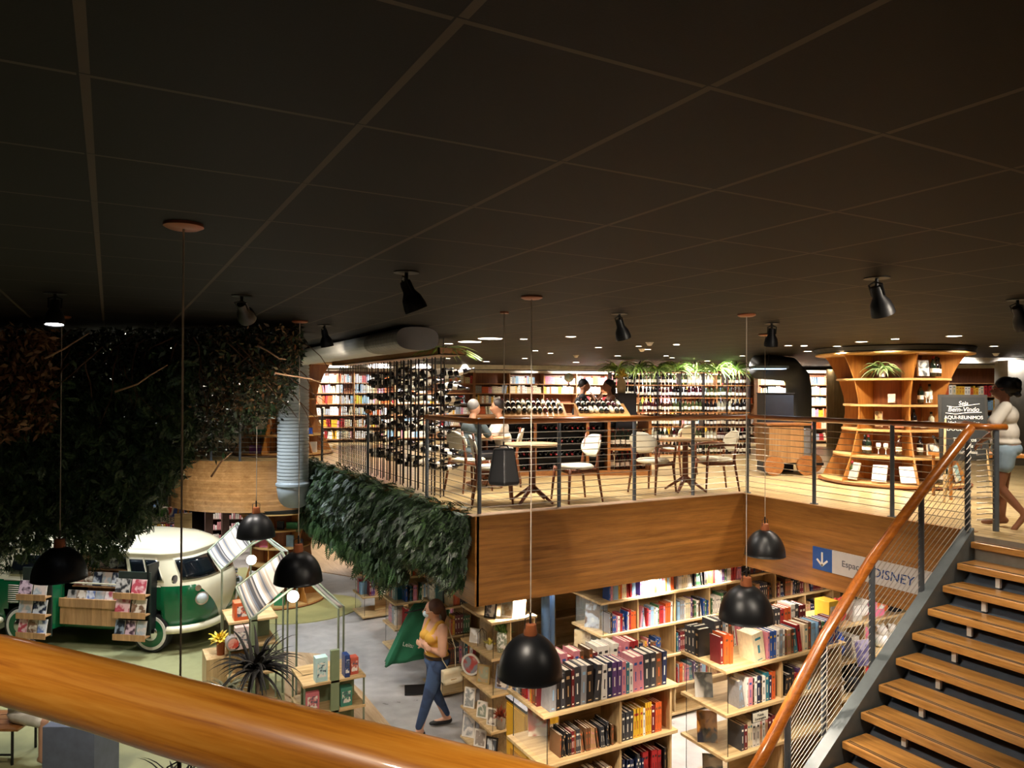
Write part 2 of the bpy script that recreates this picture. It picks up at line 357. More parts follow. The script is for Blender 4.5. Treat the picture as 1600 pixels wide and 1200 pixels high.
# two steel posts that end the side railing beside the stair head
t = thing('newel_post', 'grey end post of the mezzanine railing beside the woman in denim shorts', 'post', (7.98, 4.22, 0))
MB().tube([(7.98, 4.22, 0), (7.98, 4.22, 1.06)], .03, 12).build('post', M_steel, t, auto=40)
for k in range(16):
    z = .12+k*.055; MB().tube([(7.98, 4.22, z), (7.86, 4.24, z+.01), (7.78, 4.30, z)], .006, 5).build('cable_end', M_cable, t)

# ================================================================ stairs
t = thing('staircase', 'open timber staircase with grey stringer going down from the mezzanine', 'staircase', (7.45, 4.2, 0))
M_tread = wood('tread_wood', '905f2a', 'd49c54', 1, .3, 1, coat=.35)
M_blue = plain('blue_grey_steel', '5c6672', .4, .2)
def sp_(k): return 7.454-.2627*k, 4.18-.0173*k, -.05-.178*k
for k in range(16):
    x, y, z = sp_(k)
    mb = MB(); mb.box(x, x+.315, y-2.4, y, z-.062, z); tr = mb.build('tread', M_tread, t, bevel=.008)
    g = MB()
    for q in (.028, .052): g.box(x+q, x+q+.012, y-2.38, y-.03, z, z+.0015)
    g.build('grip_strip', M_black, tr)
    MB().box(x+.10, x+.13, y-.34, y-.30, z-.178+.0, z-.062).build('riser_bracket', M_white, t)
def strip(dx0, dx1, y0, y1, zt, zb, name, m):
    a = sp_(-.35); b = sp_(16.3); mb = MB(); vs = []
    for (x, y, z) in (a, b):
        for yy in (y0, y1):
            vs += [(x+dx0, yy+y-4.18, z+zt), (x+dx0, yy+y-4.18, z+zb)]
    mb.add(vs, [(0, 2, 3, 1), (4, 5, 7, 6), (0, 4, 6, 2), (1, 3, 7, 5), (0, 1, 5, 4), (2, 6, 7, 3)]); return mb.build(name, m, t)
strip(.0, 0, 4.19, 4.30, .06, -.30, 'stringer', plain('grey_stringer', '5f6768', .45, .1))
strip(.0, 0, 1.68, 1.77, .06, -.30, 'stringer', MC['grey_stringer'])
strip(.27, 0, 1.8, 4.24, -.12, -.15, 'soffit_plate', M_blue)
# stair balustrade
t = thing('stair_railing', 'sloping stair railing with thick varnished handrail, grey posts and slanting cables', 'railing', (7.53, 4.25, 0))
def sl(X): return 1.045+(X-7.53)*.902 if X > 5.4 else 1.045-2.13*.902+(X-5.4)*1.0
pp = [(7.62, 4.26, 1.05), (7.45, 4.25, .98)]+[(X, 4.25, s_) for X, s_ in ((6.76, .46), (6.04, -.10), (5.58, -.30-.05), (5.4, -.63), (4.72, -1.54), (4.2, -2.1))]
pp = [(7.60, 4.26, 1.06), (7.50, 4.25, 1.0), (6.77, 4.25, .47), (6.04, 4.25, -.08), (5.40, 4.25, -.68), (4.72, 4.25, -1.46), (4.2, 4.25, -2.0)]
MB().tube(pp, [.045, .047, .047, .047, .047, .05, .05], 14).build('handrail', M_rail, t, smooth=True)
posts = [(7.53, 1.0, -.10), (6.77, .45, -.61), (6.04, -.10, -1.12), (5.40, -.70, -1.58), (4.95, -1.2, -1.9)]
for X, zt, zb in posts: MB().tube([(X, 4.25, zb), (X, 4.25, zt)], .027, 12).build('post', M_steel, t, auto=40)
for k in range(15):
    f_ = (k+.6)/15.5; MB().tube([(X, 4.25, zb+.04+(zt-.05-zb)*f_) for X, zt, zb in posts], .0034, 5).build('cable', M_cable, t)
for X, zt, zb in (posts[0], posts[3]):
    mb = MB()
    for k in range(15):
        f_ = (k+.6)/15.5; z = zb+.04+(zt-.05-zb)*f_; mb.tube([(X, 4.225, z), (X-.03, 4.20, z-.02), (X-.09, 4.21, z-.075)], .0055, 5)
    mb.build('tensioner_row', M_cable, t)

# near handrail below the viewer
t = thing('near_railing', 'thick varnished wooden handrail close below the viewer at the bottom left', 'railing', (0, 1.15, 0))
pp = [G(-330, 1010, 1.01), G(-160, 1016, 1.0), G(0, 1044, 1.0), G(165, 1087, 1.0), G(277, 1120, 1.0), G(400, 1153, 1.0), G(560, 1196, 1.0), G(800, 1262, 1.0), G(1000, 1330, 1.0)]
def M_near():
    t_ = NT('near_rail_wood'); c = t_.n('ShaderNodeTexCoord'); m0 = t_.n('ShaderNodeMapping'); mp = t_.n('ShaderNodeMapping'); ang = math.atan2(pp[6][1]-pp[2][1], pp[6][0]-pp[2][0])
    m0.inputs['Rotation'].default_value = (0, 0, -ang); mp.inputs['Scale'].default_value = (1.6, 34, 34); t_.l(c, m0, 3, 0); t_.l(m0, mp)
    n = t_.noise(mp.outputs[0], 1.6, 6, .8, .6); n2 = t_.noise(mp.outputs[0], 6, 4, .3); m = t_.math('ADD', t_.math('MULTIPLY', n, .7), t_.math('MULTIPLY', n2, .3))
    t_.base(t_.ramp(m, [(.3, srgb('8f4d14')), (.5, srgb('c27c26')), (.72, srgb('d99a40'))])); t_.b.inputs['Roughness'].default_value = .3; t_.b.inputs['Coat Weight'].default_value = .4; t_.bump(m, .12, .001); return t_.m
MB().tube(pp, .0465, 32).build('handrail', M_near(), t, smooth=True)
mb = MB(); mb.tube([(p[0]-.03, p[1]-.03, .0) for p in (pp[1],)]+[(pp[1][0]-.03, pp[1][1]-.03, .96)], .024, 12); mb.build('post', M_steel, t)
# ================================================================ lamps
M_copper = plain('copper_wood_cap', '9c5a36', .4, .2); M_glow = plain('lamp_glow', 'fff1dc', .5, 0, 0, emit=12); M_glowc = plain('lamp_glow_cool', 'f4f6ff', .5, 0, 0, emit=14)
M_cord = plain('beige_cord', 'a89c8c', .6); M_shade = plain('black_dome', '101113', .38, .1, 0)
def pendant(px_, py_, cx, cy, ztop, zb, watt, label, glow=.04):
    """dome pendant: canopy on the ceiling, cord, cap, dome; zb = the rim"""
    x, y = cx, cy; t = thing('pendant_lamp', label, 'lamp', (x, y, zb), 'black dome pendant lamps over the void')
    MB().lathe([(0, 0), (.078, 0), (.08, -.012), (.06, -.022), (0, -.022)], (x, y, CEIL), 24).build('canopy', M_copper, t, auto=30)
    MB().tube([(x, y, CEIL-.02), (x+.002, y, zb+.37)], .0042, 6).build('cord', M_cord, t)
    R = .237; prof = [(R*math.cos(a), R*1.28*math.sin(a)) for a in [i*math.pi/2/14*.86 for i in range(15)]]
    prof = [(R+.004, -.004)]+prof; inner = [(r-.006, z-.004) for r, z in prof[::-1]]
    MB().lathe(prof+inner, (x, y, zb), 40).build('shade', [M_shade], t, smooth=True)
    h = prof[-1][1]; mb = MB(); mb.lathe([(.05, h-.006), (.052, h+.01), (.042, h+.075), (.03, h+.08), (0, h+.08)], (x, y, zb), 20); c = mb.build('cap', M_copper, t, auto=30)
    mb = MB(); mb.tube([(x-.045, y, zb+h+.04), (x-.045, y, zb+h+.12), (x, y, zb+h+.135), (x+.045, y, zb+h+.12), (x+.045, y, zb+h+.04)], .004, 6); mb.tube([(x, y, zb+h+.07), (x, y, zb+h+.16)], .009, 8); mb.build('yoke', M_black, t)
    MB().ell((x, y, zb+.10), glow, 12).build('light_bulb', M_glow, t, smooth=True)
    spot((x, y, zb+.03), (x, y, zb-2), watt, 130, WARM, .05); return t
PL = [((.27, 3.36), -.56, 8, 'black dome pendant nearest the viewer, its shade below the frame'),
      (tuple(D(93, 880, 7.0)[:2]), -.385, 60, 'black dome pendant in front of the green van, leftmost in the photo'),
      (tuple(D(400, 830, 9.4)[:2]), -.46, 10, 'small black dome pendant above the rear striped awning, before the curved timber fascia'),
      (tuple(D(466, 890, 7.37)[:2]), -.50, 10, 'black dome pendant over the front striped awning, left of the hanging hedge'),
      ((2.72, 4.66), -.66, 60, 'largest-looking black dome pendant below the timber fascia corner, above the front bookshelf'),
      ((5.01, 4.76), -.61, 60, 'black dome pendant below the fascia, over the right bookshelf'),
      ((6.93, 6.29), -.54, 60, 'black dome pendant right before the inner corner of the timber fascia')]
for (x, y), zb, wt, lb in PL: pendant(0, 0, x, y, CEIL, zb, wt, lb)

def track_spot(px_, py_, hx, hy, to, watt, label, deg=55, lit=True, col=WARM, dep=None, z=CEIL):
    """ceiling spotlight: base plate, bracket, bell-shaped head aimed at 'to'"""
    b = Vector(G(px_, py_, z)); t = thing('track_spotlight', label, 'spotlight', tuple(b), 'black spotlights on the ceiling')
    MB().lathe([(0, 0), (.075, 0), (.075, -.006), (0, -.006)], tuple(b), 24).build('base_plate', M_black, t, auto=30)
    j = b+Vector((0, 0, -.075)); MB().tube([b, j], .011, 8).build('bracket', M_black, t)
    d = (Vector(to)-j).normalized(); q = d.to_track_quat('-Z', 'Y').to_matrix()
    mb = MB(); mb.T = Matrix.Translation(j)@q.to_4x4()@Matrix.Scale(1.18, 4)
    mb.lathe([(0, .02), (.026, .02), (.03, 0), (.03, -.035), (.05, -.07), (.058, -.11), (.058, -.135), (.052, -.135), (.05, -.125), (0, -.125)], (0, 0, 0), 24); mb.build('lamp_head', M_black, t, auto=35)
    mb = MB(); mb.T = Matrix.Translation(j)@q.to_4x4()@Matrix.Scale(1.18, 4); mb.lathe([(0, -.127), (.049, -.127), (.049, -.129), (0, -.129)], (0, 0, 0), 20); mb.build('lens', M_glowc if lit else M_black, t)
    mb = MB(); mb.T = Matrix.Translation(j)@q.to_4x4()@Matrix.Scale(1.18, 4); mb.tube([(-.034, 0, -.03), (-.036, 0, .03), (0, 0, .045), (.036, 0, .03), (.034, 0, -.03)], .005, 6); mb.build('yoke', M_black, t)
    p = j+d*.15; spot(tuple(p), to, watt, deg, col, .045); return t
track_spot(635, 425, 0, 0, (3.7, 4.0, LOW), 430, 'large black ceiling spotlight left of centre, aimed down at the front bookshelf', 125)
track_spot(378, 462, 0, 0, (1.9, 7.9, .6), 150, 'black ceiling spotlight right of the long near cord, over the dark hanging foliage', 50)
track_spot(1370, 434, 0, 0, (5.8, 2.9, -1.6), 290, 'big black ceiling spotlight on the right, aimed at the stair treads', 80)
track_spot(968, 490, 0, 0, (5.9, 5.6, LOW), 170, 'black ceiling spotlight near the centre with a lit lens, above the inner railing', 80)
track_spot(86, 458, 0, 0, (-.4, 5.5, LOW), 260, 'black ceiling spotlight at the far left with lens glowing downward', 95)
track_spot(1206, 505, 0, 0, (6.6, 6.3, LOW), 180, 'black ceiling spotlight right of the twin cords, lens lit', 90)
track_spot(466, 519, 0, 0, (2.8, 10.2, 1.4), 60, 'small black ceiling spotlight before the duct, lighting the branch tips', 80)
track_spot(507, 508, 0, 0, (3.2, 8.2, -3), 300, 'small black unlit-looking ceiling spotlight just right of the duct elbow', 60)
track_spot(1590, 468, 0, 0, (7.6, 3.0, 0), 60, 'black ceiling spotlight cut by the right edge of the frame', 70)
track_spot(-70, 470, 0, 0, (-2.6, 6.4, .6), 200, 'black ceiling spotlight just outside the left edge, lighting the brown leaves', 60)  # unseen spotlight, added to brighten the brown leaves
# one more canopy whose cord vanishes in the branches
# ceiling downlights of the cafe and the shop beyond
DL = [(766, 529, .16, 30), (734, 534, .16, 20), (701, 537, .06, 20), (892, 526, .06, 40), (935, 543, .05, 30), (965, 556, .06, 30), (1012, 546, .05, 30), (998, 541, .04, 20), (545, 557, .05, 40), (600, 545, .04, 0),
      (1232, 540, .05, 40), (1262, 549, .06, 40), (1308, 541, .05, 40), (1346, 534, .07, 30), (1491, 525, .08, 50), (1553, 541, .05, 40), (1105, 564, .06, 30), (1050, 559, .05, 30), (860, 552, .05, 30), (820, 560, .06, 30), (1160, 556, .05, 40), (760, 565, .08, 40), (700, 560, .05, 40), (1420, 556, .05, 40), (900, 566, .08, 40)]
for i, (x, y, r, wt) in enumerate(DL):
    p = G(x, y, CEIL); t = thing('ceiling_downlight', 'round lit ceiling downlight, %s counted from the left' % ordi(sorted(q[0] for q in DL).index(x)), 'downlight', tuple(p), 'small round lights in the dark ceiling')
    MB().lathe([(r, .0), (r+.012, -.004), (r+.016, 0)], tuple(p), 20).build('trim_ring', M_white, t)
    MB().lathe([(0, -.002), (r, -.002)], tuple(p), 20).build('lamp_lens', plain('downlight_glow', 'fff0dd', .5, 0, 0, emit=9), t)
    if wt: spot((p[0], p[1], CEIL-.02), (p[0], p[1], 0), wt*2.2, 120, WARM if i % 3 else NEUT, .05)
# further lit rows over the cafe floor, whose fittings are flush with the ceiling bars
def rowlight(x, y, wt, col=WARM, z=CEIL, r=.04, deg=110, to=None, grp='flush downlights over the cafe tables'):
    t = thing('flush_downlight', 'flush round downlight in the ceiling near x %s y %s' % (x, y), 'downlight', (x, y, z), grp)
    t['label'] = LBL.pop(0) if LBL else 'small flush downlight in the ceiling'
    MB().lathe([(0, -.002), (r, -.002), (r+.008, 0)], (x, y, z), 16).build('lamp_lens', MC['downlight_glow'], t); spot((x, y, z-.01), to or (x, y, z-2), wt, deg, col, .04)
LBL = ['flush downlight above the cafe table by the hanging black loudspeaker', 'flush downlight above the second round cafe table', 'flush downlight above the cafe floor right of the tables', 'flush downlight before the round timber shelf tower', 'flush downlight by the chalkboard', 'flush downlight behind the bottle counter', 'flush downlight above the bottle screen', 'flush downlight in front of the wine racks']
for x, y, wt in ((4.9, 8.6, 60), (7.4, 8.4, 46), (9.2, 7.6, 26), (9.0, 6.0, 32), (9.4, 4.6, 45), (6.5, 11, 60), (4.9, 11.5, 50), (9.6, 11.2, 70)): rowlight(x, y, wt)
# downlights below the mezzanine (the lower shop's own ceiling)
LBL = ['downlight under the mezzanine, %s from the fascia corner' % ordi(i) for i in range(30)]
for x, y, wt in ((5.0, 8.0, 45), (6.3, 7.55, 70), (7.3, 7.6, 70), (4.3, 7.6, 60), (9.2, 6.8, 60), (8.8, 5.0, 60), (5.3, 10, 50), (5.2, 12, 60), (5.2, 14.2, 60), (6.8, 10, 50), (6.5, 13.5, 60), (6.2, 17, 80), (5.6, 20, 80), (11, 9, 80), (9.2, 3.4, 60), (2.9, 18.6, 80), (1.9, 21, 80)):
    rowlight(x, y, wt*1.6, NEUT, -.955, .04, 130, grp='downlights under the mezzanine')

# unseen fittings added to light the van and stalls; further ones behind the viewer
LBL = ['ceiling downlight above the van, %s of the row hidden by foliage' % ordi(i) for i in range(9)]
for x, y, wt in ((-1.8, 11.2, 200), (.2, 10.4, 260), (1.6, 9.6, 160), (.2, 13.6, 160), (-2.6, 14.5, 160), (1.7, 12.9, 300), (.9, 13.6, 200)): rowlight(x, y, wt, NEUT if y < 12.5 else COOL, grp='downlights hidden above the van')
LBL = ['ceiling downlight behind the viewer, %s one' % ordi(i) for i in range(9)]
for x, y, wt in ((.1, -.5, 75), (-.9, .9, 50), (.9, .2, 40)): rowlight(x, y, wt, grp='downlights behind the viewer')
rowlight(4.6, 1.2, 230, to=(4.6, 7.4, -.6), deg=64, grp='downlights behind the viewer')  # added out of frame to the right, brightens the front fascia

for i, (x, y, dp) in enumerate(((1015, 535, 9), (1556, 552, 9), (900, 555, 12), (1003, 545, 10))):
    p = G(x, y, CEIL); t = thing('smoke_detector', 'small white detector dome on the dark ceiling, %s from the left' % ordi([2, 3, 0, 1][i]), 'detector', tuple(p)); MB().lathe([(.0, -.05), (.03, -.045), (.045, -.02), (.05, 0)], tuple(p), 16).build('dome', M_white, t, smooth=True)
    MB().lathe([(.05, 0), (.06, -.006), (.06, 0)], tuple(p), 16).build('base_ring', M_white, t)
# ================================================================ books: unit meshes, registry
PAL = [('white', 'e6e1d8'), ('cream', 'd9c9a5'), ('black', '1c1b1e'), ('charcoal', '3a3b40'), ('grey', '8b8a8c'), ('red', 'a3262a'), ('dark red', '6a1c22'), ('orange', 'cc5a26'), ('yellow', 'd6a92c'), ('green', '3f6e48'),
       ('teal', '2b7180'), ('blue', '2a4f96'), ('navy', '1d2748'), ('light blue', '86aecb'), ('pink', 'cf8490'), ('purple', '5a3c72'), ('brown', '6b4a31'), ('tan', 'b08a5e')]
M_pages = plain('book_pages', 'd8cfbc', .8)
BM = {}
def book_mesh(ci):
    """unit book: x thickness, y depth (spine at -y), z height"""
    if ci in BM: return BM[ci]
    nm, hx = PAL[ci]; mb = MB(); k = .09
    mb.box(-.5, -.5+k, -.5, .5, 0, 1).box(.5-k, .5, -.5, .5, 0, 1).box(-.5+k, .5-k, -.5, -.46, 0, 1)
    mb.m(1).box(-.5+k, .5-k, -.46, .46, .02, .975)
    lt = PAL[(ci*7+3) % len(PAL)][1] if ci % 3 else ('f0ead8' if sum(srgb(hx)[:3]) < 1.2 else '2a2a2e')
    mb.m(2).box(-.26, .26, -.503, -.49, .76, .84).box(-.09, .09, -.503, -.49, .30, .58).box(-.22, .22, -.503, -.49, .06, .09)
    BM[ci] = mb.mesh('book', [plain('cover_'+nm.replace(' ', '_'), hx, .42, 0, .1), M_pages, plain('title_'+nm.replace(' ', '_'), lt, .5, 0, 0)]); return BM[ci]
BOOKS = []
def put_book(ci, loc, size, rz, place, i, tilt=0, group=None):
    th = 'thick ' if size[0] > .045 else 'slim ' if size[0] < .022 else ''
    BOOKS.append((size[2]*math.sqrt(size[0]*size[1])/dist(loc)**1, ci, tuple(loc), size, rz, tilt, f"{th}{PAL[ci][0]} book, {ordi(i)} from left, {place.replace('on the ', '').replace('near the ', '').replace(' of the', ',').replace('bookshelf', 'shelf').replace('the ', '')}", 'books '+place))
def books(a, b, z, face, place, th=(.018, .042), h=(.20, .26), dp=(.14, .18), pal=None, fill=1., lean=.12, seq=None, start=0, rng=random.Random(3)):
    """a row from a to b (points on the spine line, left to right for the viewer); face = outward direction of the spines"""
    a = Vector((a[0], a[1], 0)); b = Vector((b[0], b[1], 0)); L = (b-a).length*fill; d = (b-a).normalized(); f = Vector((face[0], face[1], 0)).normalized()
    rz = math.atan2(-f.x, f.y)+math.pi; s = 0; i = start; last = None; run = 0
    while s < L:
        if run <= 0:
            ci = rng.choice(pal) if pal else rng.randrange(len(PAL)); run = rng.choice((1, 1, 1, 2, 3)); w_ = rng.uniform(*th); hh = rng.uniform(*h); dd = rng.uniform(*dp)
        if seq and i-start < len(seq): ci, w_, hh = seq[i-start][:3]; run = 1
        if s+w_ > L+.01: break
        p = a+d*(s+w_/2)-f*dd/2; tl = rng.uniform(-.03, .03) if rng.random() > lean else rng.choice((-.16, .14)); s += w_+.0015+abs(tl)*hh*.5*(abs(tl) > .1)
        put_book(ci, (p.x, p.y, z), (w_, dd, hh), rz, place, i, tl); i += 1; run -= 1
    return i
def flush_books(limit=300):
    BOOKS.sort(key=lambda r: -r[0])
    for k, (_, ci, loc, size, rz, tl, lb, gr) in enumerate(BOOKS):
        M = Matrix.Translation(loc)@Matrix.Rotation(rz, 4, 'Z')@Matrix.Rotation(tl, 4, 'Y')@Matrix.Diagonal((*size, 1))
        if k < limit:
            o = bpy.data.objects.new('book', book_mesh(ci)); COL.objects.link(o); o.matrix_world = M; tag(o, lb, 'book', gr)
        else: REST.append((ci, M))
    if REST:
        V = []; F = []; MI = []; mats = []; n = 0
        tot = {}
        for ci, M in REST: tot.setdefault(ci, []).append(M)
        big = MB(); mats = []
        for ci, Ms in tot.items():
            me = book_mesh(ci); base = len(mats); mats += list(me.materials); vs = [v.co.copy() for v in me.vertices]; fs = [tuple(p.vertices) for p in me.polygons]; mi = [p.material_index for p in me.polygons]
            for M in Ms:
                k0 = len(big.v); big.v += [tuple(M@v) for v in vs]; big.f += [tuple(i+k0 for i in f) for f in fs]; big.mi += [base+m_ for m_ in mi]
        big.build('far_books', mats, kind='stuff', label='the smaller far rows of books filling shelves throughout the shop', cat='books')
REST = []

# ================================================================ lower-floor bookshelves
M_glass = None
def glass():
    t = NT('clear_glass'); t.b.inputs['Base Color'].default_value = (.75, .82, .78, 1); t.b.inputs['Roughness'].default_value = .03; t.b.inputs['Alpha'].default_value = .07; MC['clear_glass'] = t.m; return t.m
M_glass = glass()
TOP = -1.26; BZ = [TOP-.42*i for i in range(5)]; BZ[4] = LOW+.06
def bookshelf(label, x0, x1, y0, y1, divs, boards=BZ, name='bookshelf', glassend=True, cat='bookshelf', th=.03, setback=.0):
    t = thing(name, label, cat, (x0, y0, LOW))
    for i, z in enumerate(boards): MB().box(x0, x1, y0, y1, z-th, z).build('board', M_oak, t, bevel=.003)
    zl = LOW; ym = (y0+y1)/2
    MB().box(x0+.04, x1-.04, y0+.05, y1-.05, LOW, boards[-1]-th).build('plinth', M_oak, t)
    for j in range(len(boards)-1):
        for d in divs: MB().box(d-.011, d+.011, y0+.03, y1-.03, boards[j+1], boards[j]-th).build('upright', M_oakv, t)
        MB().box((x0+.35) if glassend else x0, x1-.02, ym-.008, ym+.008, boards[j+1], boards[j]-th).build('back_panel', M_oak, t)
        if glassend:
            MB().box(x0+.05, x0+.055, y0+.03, y1-.03, boards[j+1], boards[j]-th).build('glass_pane', M_glass, t)
    if glassend:
        for y in (y0+.03, y1-.03): MB().tube([(x0+.052, y, boards[-1]), (x0+.052, y, boards[0]-th)], .0035, 6).build('rod', M_black, t)
    return t
bookshelf('low double-sided oak bookshelf in front, under the largest pendant lamp', 3.16, 4.60, 5.19, 5.83, (3.97, 4.54))
bookshelf('low double-sided oak bookshelf at right, partly behind the stair handrail', 5.20, 6.95, 5.19, 5.83, (6.0, 6.9))
bookshelf('long oak bookshelf under the fascia edge behind the two front bookshelves', 5.47, 8.0, 7.60, 8.28, (6.08, 6.71, 7.33, 7.96))
bookshelf('oak bookshelf behind the woman in yellow', 4.15, 7.0, 9.65, 10.3, (4.8, 5.45, 6.1, 6.75))
bookshelf('oak bookshelf left of the green bag stand', 4.15, 7.0, 11.53, 12.15, (4.8, 5.45, 6.1, 6.75))
bookshelf('oak bookshelf half hidden under the hedge tips', 4.25, 7.0, 13.6, 14.25, (4.9, 5.5, 6.15, 6.8))
bookshelf('far oak bookshelf at the end of the concrete aisle', 5.15, 7.6, 16.5, 17.1, (5.8, 6.4, 7.1))
bookshelf('oak bookshelf at far right under the blue arrow sign', 8.2, 10.6, 7.75, 8.3, (8.8, 9.45, 10.1), glassend=False)
b = BZ; F_ = (0, -1); Lf = (-1, 0)
R = random.Random(11)
P1 = 'on the top board of the front bookshelf'
i = books((3.20, 5.80), (3.20, 5.37), b[0], Lf, P1+', left side', th=(.02, .045), h=(.24, .29), dp=(.16, .2), rng=R, seq=[(11, .05, .25), (13, .018, .26), (0, .02, .27), (0, .016, .27), (4, .03, .27), (2, .03, .28), (5, .05, .30), (5, .03, .29), (14, .03, .28)])
books((3.24, 5.225), (4.50, 5.225), b[0], F_, P1+', front row', th=(.045, .075), h=(.28, .33), dp=(.18, .21), lean=.05, rng=R,
      seq=[(4, .06, .31), (2, .045, .31), (3, .045, .30), (2, .06, .32), (6, .03, .31), (3, .06, .33), (4, .055, .33), (2, .075, .32), (3, .06, .31), (0, .06, .30), (12, .055, .31), (15, .05, .30), (15, .05, .30), (14, .045, .29), (10, .035, .27), (0, .04, .25)])
books((3.60, 5.62), (4.50, 5.62), b[0], F_, P1+', back row', th=(.04, .08), h=(.24, .31), dp=(.17, .2), pal=[7, 5, 16, 14, 14, 0, 6], rng=R)
books((3.36, 5.26), (3.90, 5.23), b[1], F_, 'on the second board of the front bookshelf, left bay', th=(.012, .02), h=(.17, .22), dp=(.16, .2), pal=[16, 6, 2, 17, 3], lean=.3, rng=R)
books((4.0, 5.24), (4.46, 5.24), b[1], F_, 'on the second board of the front bookshelf, right bay', th=(.02, .045), h=(.24, .29), rng=R, pal=[6, 8, 9, 7, 4, 15, 3, 0, 5])
books((4.0, 5.24), (4.50, 5.24), b[2], F_, 'on the third board of the front bookshelf', th=(.015, .03), h=(.22, .27), rng=R, pal=[2, 3, 12, 5])
books((3.4, 5.24), (3.9, 5.24), b[2], F_, 'on the third board of the front bookshelf, left bay', th=(.03, .06), h=(.2, .25), rng=R, pal=[17, 16, 1])
books((5.23, 5.80), (5.23, 5.60), b[0], Lf, 'on the top left tip of the right bookshelf', th=(.04, .06), h=(.26, .3), rng=R, pal=[3, 2])
books((5.28, 5.35), (5.42, 5.30), b[0], F_, 'near the front corner of the right bookshelf', seq=[(6, .035, .27), (7, .06, .29), (7, .04, .28)], th=(.04, .06), h=(.27, .3), rng=R)
books((5.50, 5.66), (6.9, 5.66), b[0], F_, 'on the top board of the right bookshelf, back row', th=(.03, .06), h=(.27, .32), dp=(.17, .2), rng=R, pal=[3, 2, 4, 0, 16, 5, 6, 5, 7], seq=[(3, .08, .30), (2, .03, .30), (4, .05, .30), (0, .035, .29), (16, .04, .29), (16, .04, .29), (0, .035, .29), (14, .03, .29)])
books((5.62, 5.225), (6.9, 5.225), b[0], F_, 'on the top board of the right bookshelf, front row', th=(.03, .06), h=(.25, .29), dp=(.18, .21), rng=R, seq=[(1, .15, .29), (14, .03, .27), (11, .045, .27), (11, .045, .27), (0, .04, .27), (4, .05, .27), (0, .03, .26), (16, .03, .26), (17, .06, .25), (16, .04, .25), (10, .06, .25)])
books((5.42, 5.24), (5.95, 5.24), b[1], F_, 'on the second board of the right bookshelf', th=(.02, .05), h=(.24, .29), rng=R, seq=[(4, .03, .24), (4, .05, .27), (0, .02, .28), (14, .06, .27), (2, .02, .26), (0, .035, .27), (12, .05, .27), (2, .02, .26)])
books((5.45, 5.24), (5.92, 5.24), b[2], F_, 'on the third board of the right bookshelf', th=(.03, .05), h=(.24, .28), rng=R, pal=[3, 0, 6, 17, 1])
books((6.05, 5.24), (6.75, 5.24), b[1], F_, 'on the second board of the right bookshelf, middle bay', th=(.03, .05), h=(.2, .28), rng=R, fill=.6)
for j in range(4):
    for k, (x0, x1) in enumerate(((5.62, 6.06), (6.12, 6.69), (6.75, 7.31), (7.37, 7.94))):
        n_ = ['top', 'second', 'third', 'bottom'][j]; m_ = ['left', 'second', 'third', 'right'][k]
        books((x0, 7.64), (x1, 7.64), b[j] if j else b[0], F_, f'on the {n_} board of the long bookshelf, {m_} bay', fill=R.choice((.6, .75, .9, 1)) if j else 1, h=(.2, .27), rng=R, pal=[0, 0, 1, 13, 11, 14, 5, 7, 8, 9, 2, 15, 4] if j < 2 else None)
for (nm, y0, xs) in (('bookshelf behind the woman in yellow', 9.69, ((4.3, 4.78), (4.83, 5.43))), ('bookshelf left of the green bags', 11.57, ((4.35, 4.78), (4.83, 5.43), (5.48, 6.08))), ('bookshelf under the hedge tips', 13.64, ((4.4, 4.88), (4.93, 5.48))), ('far aisle bookshelf', 16.54, ((5.3, 5.78), (5.83, 6.38)))):
    for j in range(4):
        for k, (x0, x1) in enumerate(xs): books((x0, y0), (x1, y0), b[j+0], F_, f"on the {['top', 'second', 'third', 'bottom'][j]} board of the {nm}, {['left', 'second', 'third'][k]} bay", h=(.22, .3), fill=R.choice((.7, .9, 1)), th=(.02, .05), rng=R)
    for j in (1, 2, 3): books((xs[0][0]-.12, y0+.5), (xs[0][0]-.12, y0+.1), b[j], Lf, f"on the {['top', 'second', 'third', 'bottom'][j]} board of the {nm}, end side", h=(.2, .3), th=(.03, .07), pal=[0, 10, 14, 5, 4, 13], fill=.8, rng=R)
for j in range(4):
    for k, (x0, x1) in enumerate(((8.25, 8.78), (8.83, 9.43), (9.48, 10.08))): books((x0, 7.79), (x1, 7.79), b[j], F_, f"on the {['top', 'second', 'third', 'bottom'][j]} board of the bookshelf under the arrow sign, {['left', 'middle', 'right'][k]} bay", h=(.2, .26), pal=[2, 3, 12, 16, 6, 17], rng=R)
# face-out covers leaning on the boards
def cover(cx, cy, z, w_, h_, face, cols, label, seed=0, tilt=.22, th=.012, cat='book', name='face_out_book', frame=None, sc=9):
    M = facing(*face, tilt=tilt); c = Vector((cx, cy, z+h_/2*math.cos(tilt)+.004)); t = None
    root = thing(name, label, cat, (cx, cy, z))
    mb = MB(); mb.m(0).cb(c-M@Vector((0, 0, th/2)), (w_, h_, th), M=M); mb.build('body', frame or M_pages, root)
    mg = .0 if frame is None else w_*.11
    mb = MB(); q = [c+M@Vector((sx*(w_/2-mg-.001), sy*(h_/2-mg-.001), .0015)) for sx, sy in ((-1, -1), (1, -1), (1, 1), (-1, 1))]
    q2 = [c+M@Vector((sx*(w_/2-mg-.001), sy*(h_/2-mg-.001), -.001)) for sx, sy in ((-1, -1), (1, -1), (1, 1), (-1, 1))]
    mb.add(q+q2, [(0, 1, 2, 3), (4, 7, 6, 5), (0, 4, 5, 1), (1, 5, 6, 2), (2, 6, 7, 3), (3, 7, 4, 0)]); mb.build('picture' if frame else 'cover', picture('print_%s_%d' % ('_'.join(cols), seed), cols, sc, seed), root)
    return root
